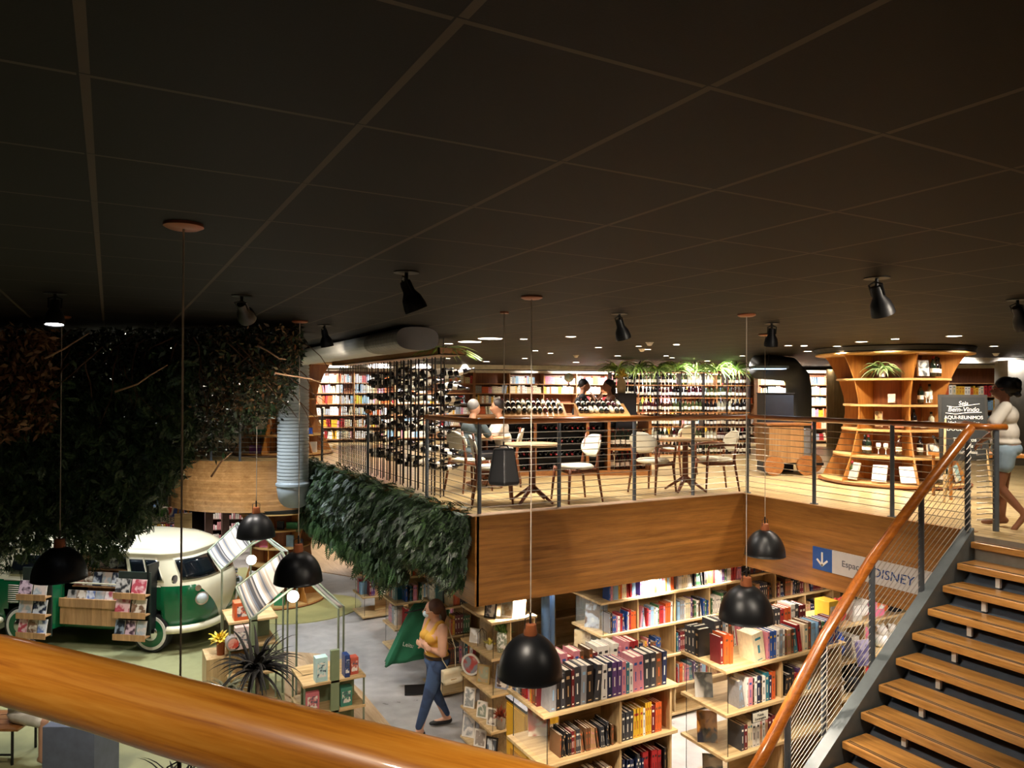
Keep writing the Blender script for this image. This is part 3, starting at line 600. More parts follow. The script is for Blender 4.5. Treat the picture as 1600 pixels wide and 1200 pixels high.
cover(3.42, 5.70, b[1], .2, .27, (-.4, -1), ['c96a3a', 'd8cbb4', 'b7563a'], 'orange and cream picture book leaning in the front bookshelf behind glass', 1)
cover(5.32, 5.62, b[1], .18, .24, (-.6, -1), ['d8d4cc', '1d1d1f', 'a8a49c'], 'black and white book leaning at the glass end of the right bookshelf, second board', 2)
cover(5.30, 5.55, b[2], .2, .3, (-.7, -1), ['3b2b22', 'b37a35', '20202a'], 'dark framed-looking book leaning at the end of the right bookshelf, third board', 3)
cover(5.33, 5.5, b[3], .2, .3, (-.7, -1), ['40352c', 'a79272', '262524'], 'dark tan book leaning at the end of the right bookshelf, lowest visible board', 4)
cover(5.58, 7.95, b[1], .2, .3, (-1, -.8), ['e8e4da', '9aa4ae', '5d4a3c'], 'pale book leaning at the left tip of the long bookshelf', 5)
cover(5.52, 8.1, b[2], .22, .34, (-1, -.9), ['a98b62', 'c8b48e', '8a6c46'], 'tan hardback standing at the left tip of the long bookshelf, third board', 6, tilt=.05, th=.03)
cover(7.55, 5.4, b[1], .25, .28, (-.2, -1), ['7d7696', 'a9a0b8', '5e5680'], 'purple grey picture book standing on the second board of the right bookshelf', 7)
# wire sign on the right bookshelf
t = thing('shelf_sign', 'small black framed shelf sign hanging below the second board of the right bookshelf', 'sign', (5.62, 5.17, b[1]-.12))
MB().box(5.52, 5.74, 5.165, 5.175, b[1]-.135, b[1]-.035).build('frame', M_black, t); MB().box(5.528, 5.732, 5.162, 5.166, b[1]-.128, b[1]-.042).build('card', plain('sign_card', 'd6d2bf', .5), t)
for s_, z_ in (('Poesia', .07), ('Estrangeira', .105)): text('lettering', s_, .034, M_black, (5.63, 5.1615, b[1]-z_), facing(0, -1), t)

# ---- display shelf with photo frames and plants
bd = thing('display_shelf', 'bright oak display shelf of photo frames right of the woman in yellow', 'shelf', (3.9, 7.55, LOW))
for i, z in enumerate(b): MB().box(3.89, 4.5, 7.55, 8.4, z-.03, z).build('board', M_oak, bd, bevel=.003)
for j in range(4):
    MB().box(4.47, 4.49, 7.58, 8.38, b[j+1], b[j]-.03).build('upright', M_oakv, bd); MB().box(4.15, 4.165, 7.58, 8.38, b[j+1], b[j]-.03).build('back_panel', M_oak, bd)
for y in (7.57, 8.38): MB().tube([(3.92, y, LOW), (3.92, y, TOP-.03)], .0035, 6).build('rod', M_black, bd)
fw, fb, fg = plain('white_frame', 'e9e4da', .5), plain('dark_frame', '201a18', .4), plain('gilt_frame', 'b89e6a', .35, .3)
FR = [(3.96, 7.72, 0, .15, .2, fb, ['d9a9a4', 'efe9e2', '5d5a66'], 'black photo frame on the top board of the display shelf'), (4.15, 7.66, 0, .16, .24, fw, ['eceae4', 'bfc3bb', '8d7b5e'], 'white framed print at the back of the display shelf top'), (4.33, 7.68, 0, .16, .22, fg, ['c7a98c', 'e6dccb', '8b5d47'], 'gilt framed print on the right of the display shelf top'),
      (3.96, 8.15, 1, .13, .17, fw, ['f1eee8', 'd8d2c8', 'ffffff'], 'white card standing at the left on the second display board'), (3.97, 7.92, 2, .17, .22, fg, ['d8c7a2', '9aa08a', 'b79d79'], 'gilt frame on the third board of the display shelf'), (4.1, 7.68, 2, .17, .27, plain('blue_frame', '8b97b0', .4), ['b83a34', 'e5ddd6', '54423c'], 'blue framed red portrait on the third board of the display shelf'),
      (3.96, 8.28, 3, .15, .24, fw, ['d6d6d2', '979b9a', 'efeeea'], 'white frame with grey print, left on the fourth display board'), (3.97, 7.95, 3, .14, .19, fw, ['b8846f', 'e6ded4', '8a9484'], 'white frame with rosy print, middle of the fourth display board'), (3.98, 7.72, 3, .12, .19, fw, ['c7b9a4', '7c7468', 'ece6dc'], 'white frame with beige print, right on the fourth display board'),
      (3.96, 8.3, 4, .17, .27, fw, ['c9c4bd', 'a0a4a6', 'e7e3dc'], 'tall white frame leaning at the foot of the display shelf'), (3.97, 8.0, 4, .16, .2, fw, ['d3c6b8', '9b8f86', 'eee9e1'], 'white frame second from left at the foot of the display shelf'), (3.98, 7.72, 4, .15, .22, fb, ['8f98a6', 'cfd4da', '5a6472'], 'dark frame at the right foot of the display shelf')]
for i, (x, y, j, w_, h_, fm, cols, lb) in enumerate(FR): cover(x, y, b[j], w_, h_, (-1, -.75), cols, lb, 20+i, tilt=.18, th=.02, cat='photo frame', name='photo_frame', frame=fm, sc=14)
# round mirror-like frame
t = thing('round_frame', 'round white framed picture on the third board of the display shelf', 'picture', (3.95, 8.25, b[2])); Mx = facing(-1, -.75, .1)
mb = MB(); mb.T = Matrix.Translation((3.95, 8.22, b[2]+.135))@Mx.to_4x4(); mb.lathe([(.105, -.008), (.13, -.008), (.13, .01), (.105, .01)], (0, 0, 0), 32); mb.build('frame', fw, t, auto=30)
mb = MB(); mb.T = Matrix.Translation((3.95, 8.22, b[2]+.135))@Mx.to_4x4(); mb.lathe([(0, .002), (.108, .002)], (0, 0, 0), 32); mb.build('picture', picture('print_round', ['d9c9c4', 'b64f4a', '8d96a0'], 8, 3), t)
# vase with twining pattern and plant, small potted flower
def vase(x, y, z, s, prof, m, label, name='vase', plant=None):
    t = thing(name, label, 'vase' if 'vase' in name else 'plant pot', (x, y, z)); MB().lathe([(r*s, h*s) for r, h in prof], (x, y, z), 24).build('body', m, t, smooth=True)
    if plant:
        n, L, mm, up = plant; P = np.tile([x, y, z+prof[-1][1]*s*.95], (n, 1))+RN.normal(size=(n, 3))*[.02, .02, .01]; M = rotmats(P, RN.uniform(.7, 1.1, n)*L, down=-up)
        scatter('foliage', [(0, 0, 0), (.35, .12, .03), (1, 0, -.04), (.35, -.12, .03)], [(0, 1, 2, 3)], M, mm, t)
    return t
Lg = leafmat('fresh_leaves', ['3d5a24', '5f7d33', '7d9a49', '4a6b2c']); Ly = leafmat('yellow_petals', ['d9b93a', 'e6cf62', '8a9a40'])
vase(4.12, 7.72, b[1], 1, [(0, 0), (.06, 0), (.07, .1), (.065, .2), (.055, .24), (.05, .24)], picture('twining_vase', ['e9e6da', '8f9a84', 'f4f2ea'], 34, 2), 'patterned white vase with green sprig on the second display board', plant=(60, .16, Lg, .9))
vase(4.02, 7.86, b[1], 1, [(0, 0), (.035, 0), (.045, .05), (.04, .07), (.035, .07)], M_white, 'small white pot with yellow flowers on the second display board', 'flower_pot', plant=(50, .07, Ly, .9))
vase(4.04, 7.60, b[3], 1, [(0, 0), (.05, 0), (.055, .1), (.05, .15), (.045, .15)], plain('grey_pot', '8c8378', .6), 'grey pot with rusty red sprig at the right end of the fourth display board', 'plant_pot', plant=(70, .11, leafmat('rust_leaves', ['8c3a22', 'a84f30', '6f2f1e']), .8))
# glass lantern
t = thing('glass_lantern', 'clear glass lantern with metal frame on the second display board', 'lantern', (4.0, 8.02, b[1]))
MB().lathe([(.05, 0), (.055, .02), (.055, .16), (.03, .2)], (4.0, 8.02, b[1]), 20).build('glass', M_glass, t, smooth=True); mb = MB()
for k in range(4): a = k*math.pi/2; mb.tube([(4+.056*math.cos(a), 8.02+.056*math.sin(a), b[1]), (4+.056*math.cos(a), 8.02+.056*math.sin(a), b[1]+.16), (4, 8.02, b[1]+.21)], .003, 5)
mb.build('wire_frame', fb, t)
# yellow cabinet
t = thing('yellow_cabinet', 'yellow cabinet with black top beside the display shelf', 'cabinet', (3.8, 6.6, LOW)); M_yel = plain('yellow_laminate', 'd9a51c', .45, 0, .04)
MB().box(3.82, 4.22, 6.62, 7.05, LOW, -1.93).build('body', M_yel, t, bevel=.004); MB().box(3.81, 4.23, 6.61, 7.06, -1.93, -1.90).build('top', M_black, t)
for k in range(3): MB().box(3.83+.13*k, 3.945+.13*k, 6.605, 6.618, -2.35, -1.96).build('door', M_yel, t, bevel=.003)
MB().box(3.812, 3.82, 6.7, 6.95, -2.9, -2.42).build('arched_niche', plain('amber_panel', 'b87f12', .5), t)
for k in range(2): MB().box(3.806, 3.818, 6.64+.2*k, 6.83+.2*k, -2.35, -1.96).build('door', M_yel, t, bevel=.003)
# two blue steel columns and a timber-clad wall below the mezzanine
for x, y, lb in ((4.86, 7.95, 'blue grey steel column behind the display shelf, left one'), (5.0, 8.05, 'blue grey steel column behind the display shelf, right one')):
    MB().tube([(x, y, LOW), (x, y, -.95)], .055, 20).build('steel_column', plain('blue_column', '4f6b8c', .45, .1), auto=40, label=lb, cat='column')
MB().box(6.1, 7.1, 10.75, 10.85, LOW, -.95).build('wall_cladding', wood('cladding', '8b6a48', 'b08c62', 2, .5, 1, plank=.12, paxis=0), kind='structure')
# ================================================================ bottles: unit meshes, registry
BOT = [('dark green', '16231a', 'e8e2d2'), ('near-black', '0f0d0f', 'd9d2c4'), ('brown', '3b2012', 'e0d4b8'), ('deep red', '3a0f16', 'ddd6cc'), ('clear pale', 'b9b59a', 'f0ece2'), ('black', '0b0b0c', 'b3272b'), ('olive', '3a4222', 'e6dcc0')]
BT = {}
def bottle_mesh(i, n=10):
    if (i, n) in BT: return BT[(i, n)]
    nm, hx, lb = BOT[i]; mb = MB(); mb.lathe([(0, 0), (.037, .003), (.038, .18), (.03, .205), (.015, .235), (.0135, .285), (.016, .287), (.016, .297), (0, .298)], (0, 0, 0), n)
    mb.m(1).lathe([(.0388, .055), (.0388, .12)], (0, 0, 0), n); mb.m(2).lathe([(.0172, .262), (.0172, .3), (0, .301)], (0, 0, 0), n)
    k = nm.replace(' ', '_').replace('-', '_')
    BT[(i, n)] = mb.mesh('bottle', [plain('glass_'+k, hx, .12, 0, 0, coat=.3), plain('label_'+k, lb, .6, 0, .1), plain('capsule_'+k, ['7a1c22', '1b1b1d', 'b9944a'][i % 3], .35, .3, 0)], smooth=True); return BT[(i, n)]
BOTTLES = []
def put_bottle(i, M, place, k, grp=None): BOTTLES.append((1/dist(M.translation), i, M, f'{BOT[i][0]} bottle, {ordi(k)} from the left {place}', grp or 'bottles '+place))
def bottles(a, b, z, place, step=.085, h=(.9, 1.1), kinds=None, fill=.95, start=0):
    a = Vector((*a, z)); b = Vector((*b, z)); n = int((b-a).length/step); k = start; ki = 0
    for j in range(n):
        if random.random() > fill: continue
        if j % 4 == 0: ki = random.choice(kinds or range(len(BOT)))
        p = a+(b-a)*((j+.5)/n); s = random.uniform(*h); put_bottle(ki, Matrix.Translation(p)@Matrix.Diagonal((min(1, s), min(1, s), s, 1)), place, k); k += 1
    return k
def flush_bottles(limit=290):
    BOTTLES.sort(key=lambda r: -r[0]); rest = {}
    for k, (_, i, M, lb, gr) in enumerate(BOTTLES):
        if k < limit: o = bpy.data.objects.new('bottle', bottle_mesh(i)); COL.objects.link(o); o.matrix_world = M; tag(o, lb, 'bottle', gr)
        else: rest.setdefault(i, []).append(M)
    if rest:
        big = MB(); mats = []
        for i, Ms in rest.items():
            me = bottle_mesh(i, 7); base = len(mats); mats += list(me.materials); vs = [v.co.copy() for v in me.vertices]; fs = [tuple(p.vertices) for p in me.polygons]; mi = [p.material_index for p in me.polygons]
            for M in Ms:
                k0 = len(big.v); big.v += [tuple(M@v) for v in vs]; big.f += [tuple(q+k0 for q in f) for f in fs]; big.mi += [base+m_ for m_ in mi]
        big.build('far_bottles', mats, kind='stuff', smooth=True, label='the smaller far wine bottles filling racks behind the cafe', cat='bottles')
# ================================================================ cafe furniture
M_walnut = wood('walnut', '4a2614', '7d4526', 2, .35); M_cream = plain('cream_leather', 'd9d2bb', .5, 0, .05); M_top = wood('table_top_wood', 'a9855c', 'cfae84', 0, .3)
def make_chair(label, arms=False):
    """faces +x; origin on the floor under the seat"""
    t = thing('cafe_chair', label, 'chair', (0, 0, 0), 'cream padded walnut cafe chairs')
    for s in (-1, 1):
        MB().tube([(.20, s*.20, .44), (.235, s*.235, 0)], [.022, .013], 8).build('leg', M_walnut, t, smooth=True)
        MB().tube([(-.26, s*.18, .86), (-.20, s*.19, .45), (-.27, s*.22, 0)] if not arms else [(-.22, s*.2, .66), (-.19, s*.2, .45), (-.26, s*.23, 0)], [.014, .022, .013], 8).build('leg', M_walnut, t, smooth=True)
        MB().tube([(.2, s*.2, .40), (-.2, s*.19, .40)], .017, 8, ry=1.6).build('side_rail', M_walnut, t, smooth=True)
        if arms: MB().tube([(.215, s*.215, .43), (.20, s*.25, .64), (0, s*.27, .67), (-.22, s*.2, .66)], [.018, .018, .022, .018], 8).build('armrest', M_walnut, t, smooth=True)
    MB().tube([(.2, -.2, .40), (.2, .2, .40)], .017, 8, ry=1.6).build('front_rail', M_walnut, t, smooth=True)
    mb = MB(); mb.lathe([(0, 0), (.21, 0), (.235, .018), (.235, .032), (.2, .055), (0, .062)], (0, 0, .42), 28, sy=.98); mb.build('seat_pad', M_cream, t, smooth=True)
    mb = MB(); R_ = .42; N = 14; vs = []; fs = []
    for i in range(N+1):
        for j in range(7):
            u = -1+2*i/N; v = -1+2*j/6; ww = .225*math.sqrt(max(0, 1-abs(v)**3*.55)); y = u*ww; z = .71+v*.145*(1-.25*abs(u)**3); x = -.255-(v*.03)+(y*y)*.9
            vs.append((x, y, z)); 
    for i in range(N+1):
        for j in range(7): x, y, z = vs[i*7+j]; vs.append((x-.035*(1-.5*abs(-1+2*i/N)**4), y, z))
    K = (N+1)*7
    for i in range(N):
        for j in range(6): a = i*7+j; fs += [(a, a+1, a+8, a+7), (K+a, K+a+7, K+a+8, K+a+1)]
    for i in range(N): a = i*7; fs += [(a, a+7, K+a+7, K+a), (a+6, K+a+6, K+a+13, a+13)]
    for j in range(6): fs += [(j, K+j, K+j+1, j+1), (N*7+j, N*7+j+1, K+N*7+j+1, K+N*7+j)]
    mb.add(vs, fs); mb.build('backrest', M_cream, t, smooth=True)
    return t
c0 = make_chair('cream padded chair beside the hanging black loudspeaker, its back to the railing post'); move(c0, (4.28, 8.28, 0), math.radians(-25))
dup(c0, (5.30, 7.93, 0), math.radians(176), 'cream padded chair without arms, right of the first round table, facing left')
ca = make_chair('cream armchair seen from behind, left of the second round table', True); move(ca, (6.72, 8.12, 0), math.radians(15))
dup(ca, (7.66, 7.86, 0), math.radians(158), 'cream armchair at the inner railing corner, right of the second round table')
dup(c0, tuple(D(733, 700, 10.4)[:2])+(0,), math.radians(12), 'cream chair holding the grey haired man, near the bottle screen')
dup(c0, tuple(D(786, 700, 11.0)[:2])+(0,), math.radians(150), 'cream chair under the man in the white shirt')
dup(c0, (8.55, 9.7, 0), math.radians(100), 'cream chair behind the second table, seen between the railing posts')
def table(x, y, label, top=.75, R=.37):
    t = thing('cafe_table', label, 'table', (x, y, 0), 'round cafe tables')
    MB().lathe([(0, -.025), (R-.01, -.025), (R, -.015), (R, 0), (0, 0)], (x, y, top), 40).build('tabletop', M_top, t, auto=30)
    MB().tube([(x, y, .13), (x, y, top-.025)], [.045, .04], 10).build('column', M_walnut, t, auto=40)
    for k in range(4):
        a = k*math.pi/2+.5; c, s = math.cos(a), math.sin(a); MB().tube([(x+c*.03, y+s*.03, .2), (x+c*.15, y+s*.15, .12), (x+c*.30, y+s*.30, .02)], [.035, .03, .02], 8, ry=.7).build('foot', M_walnut, t, smooth=True)
    return t
table(4.70, 8.02, 'round cafe table behind the hanging loudspeaker'); table(7.17, 7.95, 'round cafe table at the inner railing corner'); table(*D(758, 700, 10.75)[:2], 'round cafe table between the two seated men')
# glasses on the first table
# hanging loudspeaker
t = thing('pendant_loudspeaker', 'black hexagonal loudspeaker hanging on a cord before the cafe chairs', 'loudspeaker', (3.05, 5.68, .4)); lx, ly = D(787, 730, 6.46)[:2]
MB().tube([(lx, ly, CEIL), (lx, ly, .96)], .0045, 6).build('cord', M_cord, t); MB().lathe([(.0, 0), (.04, 0), (.04, -.015), (0, -.015)], (lx, ly, CEIL), 16).build('canopy', M_copper, t)
mb = MB(); mb.lathe([(0, .315), (.095, .315), (.103, .305), (.155, .035), (.152, .012), (.135, 0), (0, 0)], (lx, ly, .595), 6, a0=.1, a1=.1+2*math.pi); mb.build('cabinet', M_black, t, bevel=.012)
mb = MB(); mb.tube([(lx-.05, ly, .91), (lx-.03, ly, .935), (lx+.03, ly, .935), (lx+.05, ly, .91)], .006, 6); mb.tube([(lx, ly, .93), (lx, ly, .97)], .008, 6); mb.build('hanging_bracket', M_black, t)
# ================================================================ bottle screen (black rods with bottle rings) at the left edge
t = thing('bottle_screen', 'tall screen of black rods holding dark bottles along the left edge of the mezzanine', 'screen', (3.78, 8.8, 0)); M_rod = plain('black_rod', '1a1414', .4, .4, 0)
ys = np.linspace(8.85, 13.75, 50)
for i, y in enumerate(ys): MB().tube([(3.80+(.09 if i % 3 == 1 else 0), y, .02), (3.80+(.09 if i % 3 == 1 else 0), y, 1.86)], .0085, 6).build('rod', M_rod, t)
for z in (.12, .55, 1.0, 1.42, 1.8): MB().tube([(3.84, 8.8, z), (3.84, 13.8, z)], .006, 5).build('cross_bar', M_rod, t)
k = 0
for j in range(150):
    y = random.uniform(8.9, 12.6); z = random.choice((.35, .6, .85, 1.1, 1.3, 1.5, 1.65))+random.uniform(-.05, .05); a = random.uniform(-.5, .5)
    put_bottle(random.choice((1, 1, 4, 1)) if j % 7 == 0 else 1, Matrix.Translation((3.92+random.uniform(-.03, .1), y, z))@Matrix.Rotation(a, 4, 'Z')@Matrix.Rotation(random.uniform(1.2, 1.7), 4, 'Y'), 'among the rods of the bottle screen', j)
t = thing('planter_beam', 'timber planter box hung under the ceiling over the bottle screen', 'planter', (3.8, 8.9, 1.9)); M_beam = wood('beam_wood', '6d451f', '9b6a35', 1, .4)
MB().box(3.72, 4.12, 8.75, 13.9, 1.88, 1.895).box(3.72, 3.74, 8.75, 13.9, 1.88, 1.97).box(4.10, 4.12, 8.75, 13.9, 1.88, 1.97).box(3.72, 4.12, 8.75, 8.77, 1.88, 1.97).build('box', M_beam, t)
for y in (9, 11.3, 13.6): MB().tube([(3.9, y, 1.9), (3.9, y, CEIL)], .008, 6).build('hanger', M_rod, t)
Lspider = leafmat('spider_leaves', ['5f7f2c', '8aa648', 'b9cc76', '6d8f3a']); Lfern = leafmat('fern_leaves', ['2f4d1e', '47692c', '5f8238', '22381a'])
def blade_plant(name, label, c, n, L, mat, droop=1.1, w_=.022, up=.9, cat='plant', pot=None, spread=(.03, .03), seg=6, parent=None):
    """arching strap leaves from one centre"""
    t = parent or thing(name, label, cat, tuple(c)); mb = MB()
    for k in range(n):
        a = random.uniform(0, 2*math.pi); e = random.uniform(.1, 1)*up; l = L*random.uniform(.7, 1.15); p = Vector(c)+Vector((random.gauss(0, spread[0]), random.gauss(0, spread[1]), 0)); d = Vector((math.cos(a)*math.cos(e), math.sin(a)*math.cos(e), math.sin(e))); sd = d.cross(Vector((0, 0, 1))).normalized(); vs = []
        for i in range(seg+1):
            s = i/seg; q = w_*(1-s**2.2)*(.5+1.2*min(s*3, .6)); vs += [p-sd*q/2+Vector((0, 0, -abs(q)*.2)), p+Vector((0, 0, q*.15)), p+sd*q/2+Vector((0, 0, -abs(q)*.2))]; p = p+d*l/seg; d = (d+Vector((0, 0, -droop/seg))).normalized()
        mb.add(vs, [f for i in range(seg) for f in ((i*3, i*3+1, i*3+4, i*3+3), (i*3+1, i*3+2, i*3+5, i*3+4))])
    mb.build('leaves', mat, t, smooth=True)
    if pot: r, h, m = pot; MB().lathe([(0, -h), (r*.7, -h), (r, 0), (r*.9, 0), (0, -.02)], tuple(c), 18).build('pot', m, t, auto=40)
    return t
for i, (y, n, L) in enumerate(((9.0, 60, .5), (9.7, 40, .35), (10.6, 30, .25), (11.6, 24, .2))): blade_plant('spider_plant', ['large striped spider plant spilling over the near end of the planter beam', 'spider plant second from the near end of the planter beam', 'small spider plant in the middle of the planter beam', 'small dark plant toward the far end of the planter beam'][i], (3.92, y, 1.95), n, L, Lspider if i < 2 else Lfern, up=.5, droop=1.0)
# ================================================================ duct and ribbed column
M_duct = plain('white_duct', 'd0cec6', .5, .1, .04)
def oval(p, d, a, b, n=28):
    d = Vector(d).normalized(); s = d.cross(Vector((0, 0, 1))).normalized(); u = s.cross(d); return [Vector(p)+s*a*math.copysign(abs(math.cos(q))**.75, math.cos(q))+u*b*math.copysign(abs(math.sin(q))**.75, math.sin(q)) for q in [2*math.pi*k/n for k in range(n)]]
def ribbed(path, a, b, step, mat, name, parent, amp=.006, cap=True):
    mb = MB(); rings = []
    for (p, q) in zip(path[:-1], path[1:]):
        p = Vector(p); q = Vector(q); n = max(2, int((q-p).length/step))
        for k in range(n):
            for dd, am in ((0, 0), (.45, amp), (.55, amp)): rings.append(oval(p+(q-p)*((k+dd)/n), q-p, a+am, b+am))
    rings.append(oval(Vector(path[-1]), Vector(path[-1])-Vector(path[-2]), a, b)); n = 28; vs = [v for r in rings for v in r]
    fs = [(i*n+k, i*n+(k+1) % n, (i+1)*n+(k+1) % n, (i+1)*n+k) for i in range(len(rings)-1) for k in range(n)]
    if cap: fs += [tuple(range(n-1, -1, -1)), tuple(range((len(rings)-1)*n, len(rings)*n))]
    return mb.add(vs, fs).build(name, mat, parent, smooth=False)
t = thing('air_duct', 'white ribbed oval air duct under the ceiling with a flat grey end cap', 'duct', (2.9, 7.6, 1.9))
e0 = D(652, 525, 7.9); e1 = D(455, 556, 13.6); e0[2] = 1.975; e1[2] = 1.975; em = e0+(e1-e0)*.18
ribbed([em, e1], .235, .12, .5, M_duct, 'duct_body', t, .003); ribbed([e0, em], .236, .121, .09, plain('duct_flex', '8f887c', .5, .2), 'flexible_sleeve', t, .006)
c1 = e0-(e1-e0)/np.linalg.norm(e1-e0)*.02; ribbed([c1, e0], .24, .125, .05, plain('duct_cap', '6f6c68', .6, 0, .03), 'end_cap', t, 0)
t = thing('ribbed_column', 'fat grey ribbed duct column standing before the curved timber fascia', 'column', tuple(D(458, 700, 13.7))); cx, cy, _ = D(458, 700, 13.7)
M_ribc = plain('pale_grey_ribs', '9fa6a8', .45, .1, .03)
mb = MB(); prof = []
z = 2.06
while z > -.30: prof += [(.285, z), (.285, z-.046), (.268, z-.05), (.268, z-.06)]; z -= .064
mb.lathe(prof[::-1], (cx, cy, 0), 40); mb.build('ribbed_tube', M_ribc, t, auto=30)
M_plain = plain('elbow_grey', '8e979b', .45, .1, .03)
MB().tube([(cx, cy, -.28), (cx, cy, -.42), (cx+.03, cy+.08, -.52), (cx+.14, cy+.3, -.56), (cx+.45, cy+1.0, -.57)], [.285, .29, .29, .28, .28], 32).build('elbow', M_plain, t, smooth=True)
mb = MB(); mb.lathe([(.285, -.3), (.31, -.32), (.31, -.36), (.285, -.38)], (cx, cy, 0), 40); mb.build('collar', M_plain, t, auto=30)
# dark curved duct column at the right, behind the cart
t = thing('dark_duct', 'dark grey curved duct turning down to the floor left of the round shelf tower', 'duct', tuple(D(1248, 650, 14.5)[:2])+(0,)); q = D(1248, 650, 14.5); q2 = D(1185, 560, 14.0); Mdd = plain('charcoal_duct', '3c4147', .5, .2, .03)
MB().tube([(q[0], q[1], 0), (q[0], q[1], 1.45), (q[0]*.96+q2[0]*.04, q[1]*.96+q2[1]*.04, 1.68), (q[0]*.75+q2[0]*.25, q[1]*.75+q2[1]*.25, 1.86), (q2[0], q2[1], 1.9)], .24, 28).build('duct_bend', Mdd, t, smooth=True)
# ================================================================ island counter with sloping bottle display
t = thing('island_counter', 'long timber bar counter of the cafe with black bottle shelves in its front', 'counter', (5.9, 10.9, 0)); M_ctr = wood('counter_wood', '7a4a24', 'a9713c', 0, .4); M_dark = plain('dark_recess', '171113', .6)
A = Vector((*D(742, 640, 12.2)[:2], 0)); B = Vector((*D(1018, 645, 12.4)[:2], 0)); dv = (B-A).normalized(); nv = Vector((dv.y, -dv.x, 0)); LN = (B-A).length; Mi = Matrix((dv, -nv, Vector((0, 0, 1)))).transposed()
T = Matrix.Translation(A)@Mi.to_4x4()
def loc_(f, name, mat, **k): mb = MB(); mb.T = T; f(mb); return mb.build(name, mat, t, **k)
loc_(lambda m: m.box(-.05, LN+.05, -.05, .85, .93, .99), 'worktop', M_ctr, bevel=.005)
loc_(lambda m: m.box(0, LN-.75, .30, .8, 0, .93), 'body', M_dark); loc_(lambda m: m.box(0, LN+.0, -.02, .8, 0, .08), 'plinth', M_ctr)
for x in (0, LN*.33, LN*.66-.1, LN-.75): loc_(lambda m: m.box(x, x+.05, -.01, .3, .08, .93), 'upright', M_ctr)
loc_(lambda m: m.box(LN-.7, LN, -.01, .8, .42, .46).box(LN-.05, LN, -.01, .8, .08, .93), 'end_shelf', M_ctr)
for z in (.3, .52, .74): loc_(lambda m: m.box(.05, LN-.75, .0, .3, z-.01, z), 'rack_board', M_dark)
for j, z in enumerate((.085, .31, .53, .75)):
    n = int((LN-.8)/.09)
    for i in range(n):
        if random.random() < .8: put_bottle(random.choice((0, 1, 1, 3)), T@Matrix.Translation((.1+i*.09, .27, z+.045))@Matrix.Rotation(math.pi/2, 4, 'X'), f"lying in the counter's {['lowest', 'second', 'third', 'top'][j]} rack", i)
P_ = lambda x, y: tuple((T@Vector((x, y, 0)))[:2])
bottles(P_(LN-.68, .15), P_(LN-.05, .15), .465, "on the counter's right end shelf"); bottles(P_(LN-.68, .2), P_(LN-.05, .2), .085, "at the foot of the counter's right end")
# two sloping trays of bottles on the counter
M_tray = wood('tray_wood', '8a6136', 'b78a52', 0, .4)
for a, (x0, x1) in enumerate(((.35, 1.55), (1.75, LN-.35))):
    tr = thing('sloping_bottle_tray', ['left sloping tray of wine bottles on the bar counter', 'right sloping tray of wine bottles on the bar counter'][a], 'tray', tuple(T@Vector((x0, 0, .99))))
    mb = MB(); mb.T = T; mb.add([(x0, .0, .995), (x1, .0, .995), (x1, .6, 1.2), (x0, .6, 1.2), (x0, .0, .99), (x1, .0, .99), (x1, .6, .99), (x0, .6, .99)], [(0, 1, 2, 3), (4, 7, 6, 5), (0, 4, 5, 1), (1, 5, 6, 2), (2, 6, 7, 3), (3, 7, 4, 0)]); mb.build('tray', M_tray, tr)
    for i in range(int((x1-x0)/.088)):
        for r_ in range(2): put_bottle(random.choice((0, 1, 1, 4, 3)), T@Matrix.Translation((x0+.05+i*.088, .10+.27*r_, 1.075+.095*r_))@Matrix.Rotation(-math.pi/2+.33, 4, 'X'), f"in the {['left', 'right'][a]} sloping tray, {['front', 'back'][r_]} line", i)
# ================================================================ wine wall behind the counter
q0 = D(955, 700, 16.2); q1 = D(1172, 700, 16.4); A = Vector((q0[0], q0[1], 0)); B = Vector((q1[0], q1[1], 0)); dv = (B-A).normalized(); nv = Vector((dv.y, -dv.x, 0)); LN = (B-A).length; T = Matrix.Translation(A)@Matrix((dv, -nv, Vector((0, 0, 1)))).transposed().to_4x4()
t = thing('wine_shelf', 'tall open wine shelving with black grid behind the cafe tables, ferns on top', 'shelf', tuple(A))
P_ = lambda x, y: tuple((T@Vector((x, y, 0)))[:2])
SZ = (.02, .32, .64, .96, 1.28, 1.56)
for z in SZ+(1.84,): loc_(lambda m: m.box(0, LN, 0, .34, z-.02, z), 'board', M_ctr)
for i in range(7): loc_(lambda m: m.box(LN*i/6-.012, LN*i/6+.012, .0, .34, 0, 1.84), 'upright', M_rod)
for i in range(36): loc_(lambda m: m.tube([(LN*i/35, -.01, 0), (LN*i/35, -.01, 1.84)], .004, 4), 'grid_rod', M_rod)
for j, z in enumerate(SZ):
    k = bottles(P_(.05, .10), P_(LN-.05, .10), z, f"on the {['bottom', 'second', 'third', 'fourth', 'fifth', 'top'][j]} board of the wine shelving", step=.083, kinds=[0, 1, 3, 4, 2, 6])
    if j in (1, 3, 4): bottles(P_(.05, .24), P_(LN-.05, .24), z, f"behind, on the {['bottom', 'second', 'third', 'fourth', 'fifth', 'top'][j]} board of the wine shelving", start=0, step=.1, fill=.5)
for i in range(7):
    p = T@Vector((LN*(i+.4)/7, .15, 1.88)); blade_plant('strap_leaf_plant', 'bright strap-leaved plant on top of the wine shelving, %s from the left' % ordi(i), p, 70, .55, Lspider, up=1.0, droop=1.7, w_=.035)
spot(tuple(T@Vector((LN*.55, -.4, 2.08))), tuple(T@Vector((LN*.55, .2, 1.6))), 40, 90, COOL); spot(tuple(T@Vector((LN*.82, -.4, 2.08))), tuple(T@Vector((LN*.82, .2, 1.6))), 60, 90, COOL)
for u in (.15, .4, .65, .9): spot(tuple(T@Vector((LN*u, -1.2, 2.08))), tuple(T@Vector((LN*u, .2, .9))), 42, 80, NEUT)
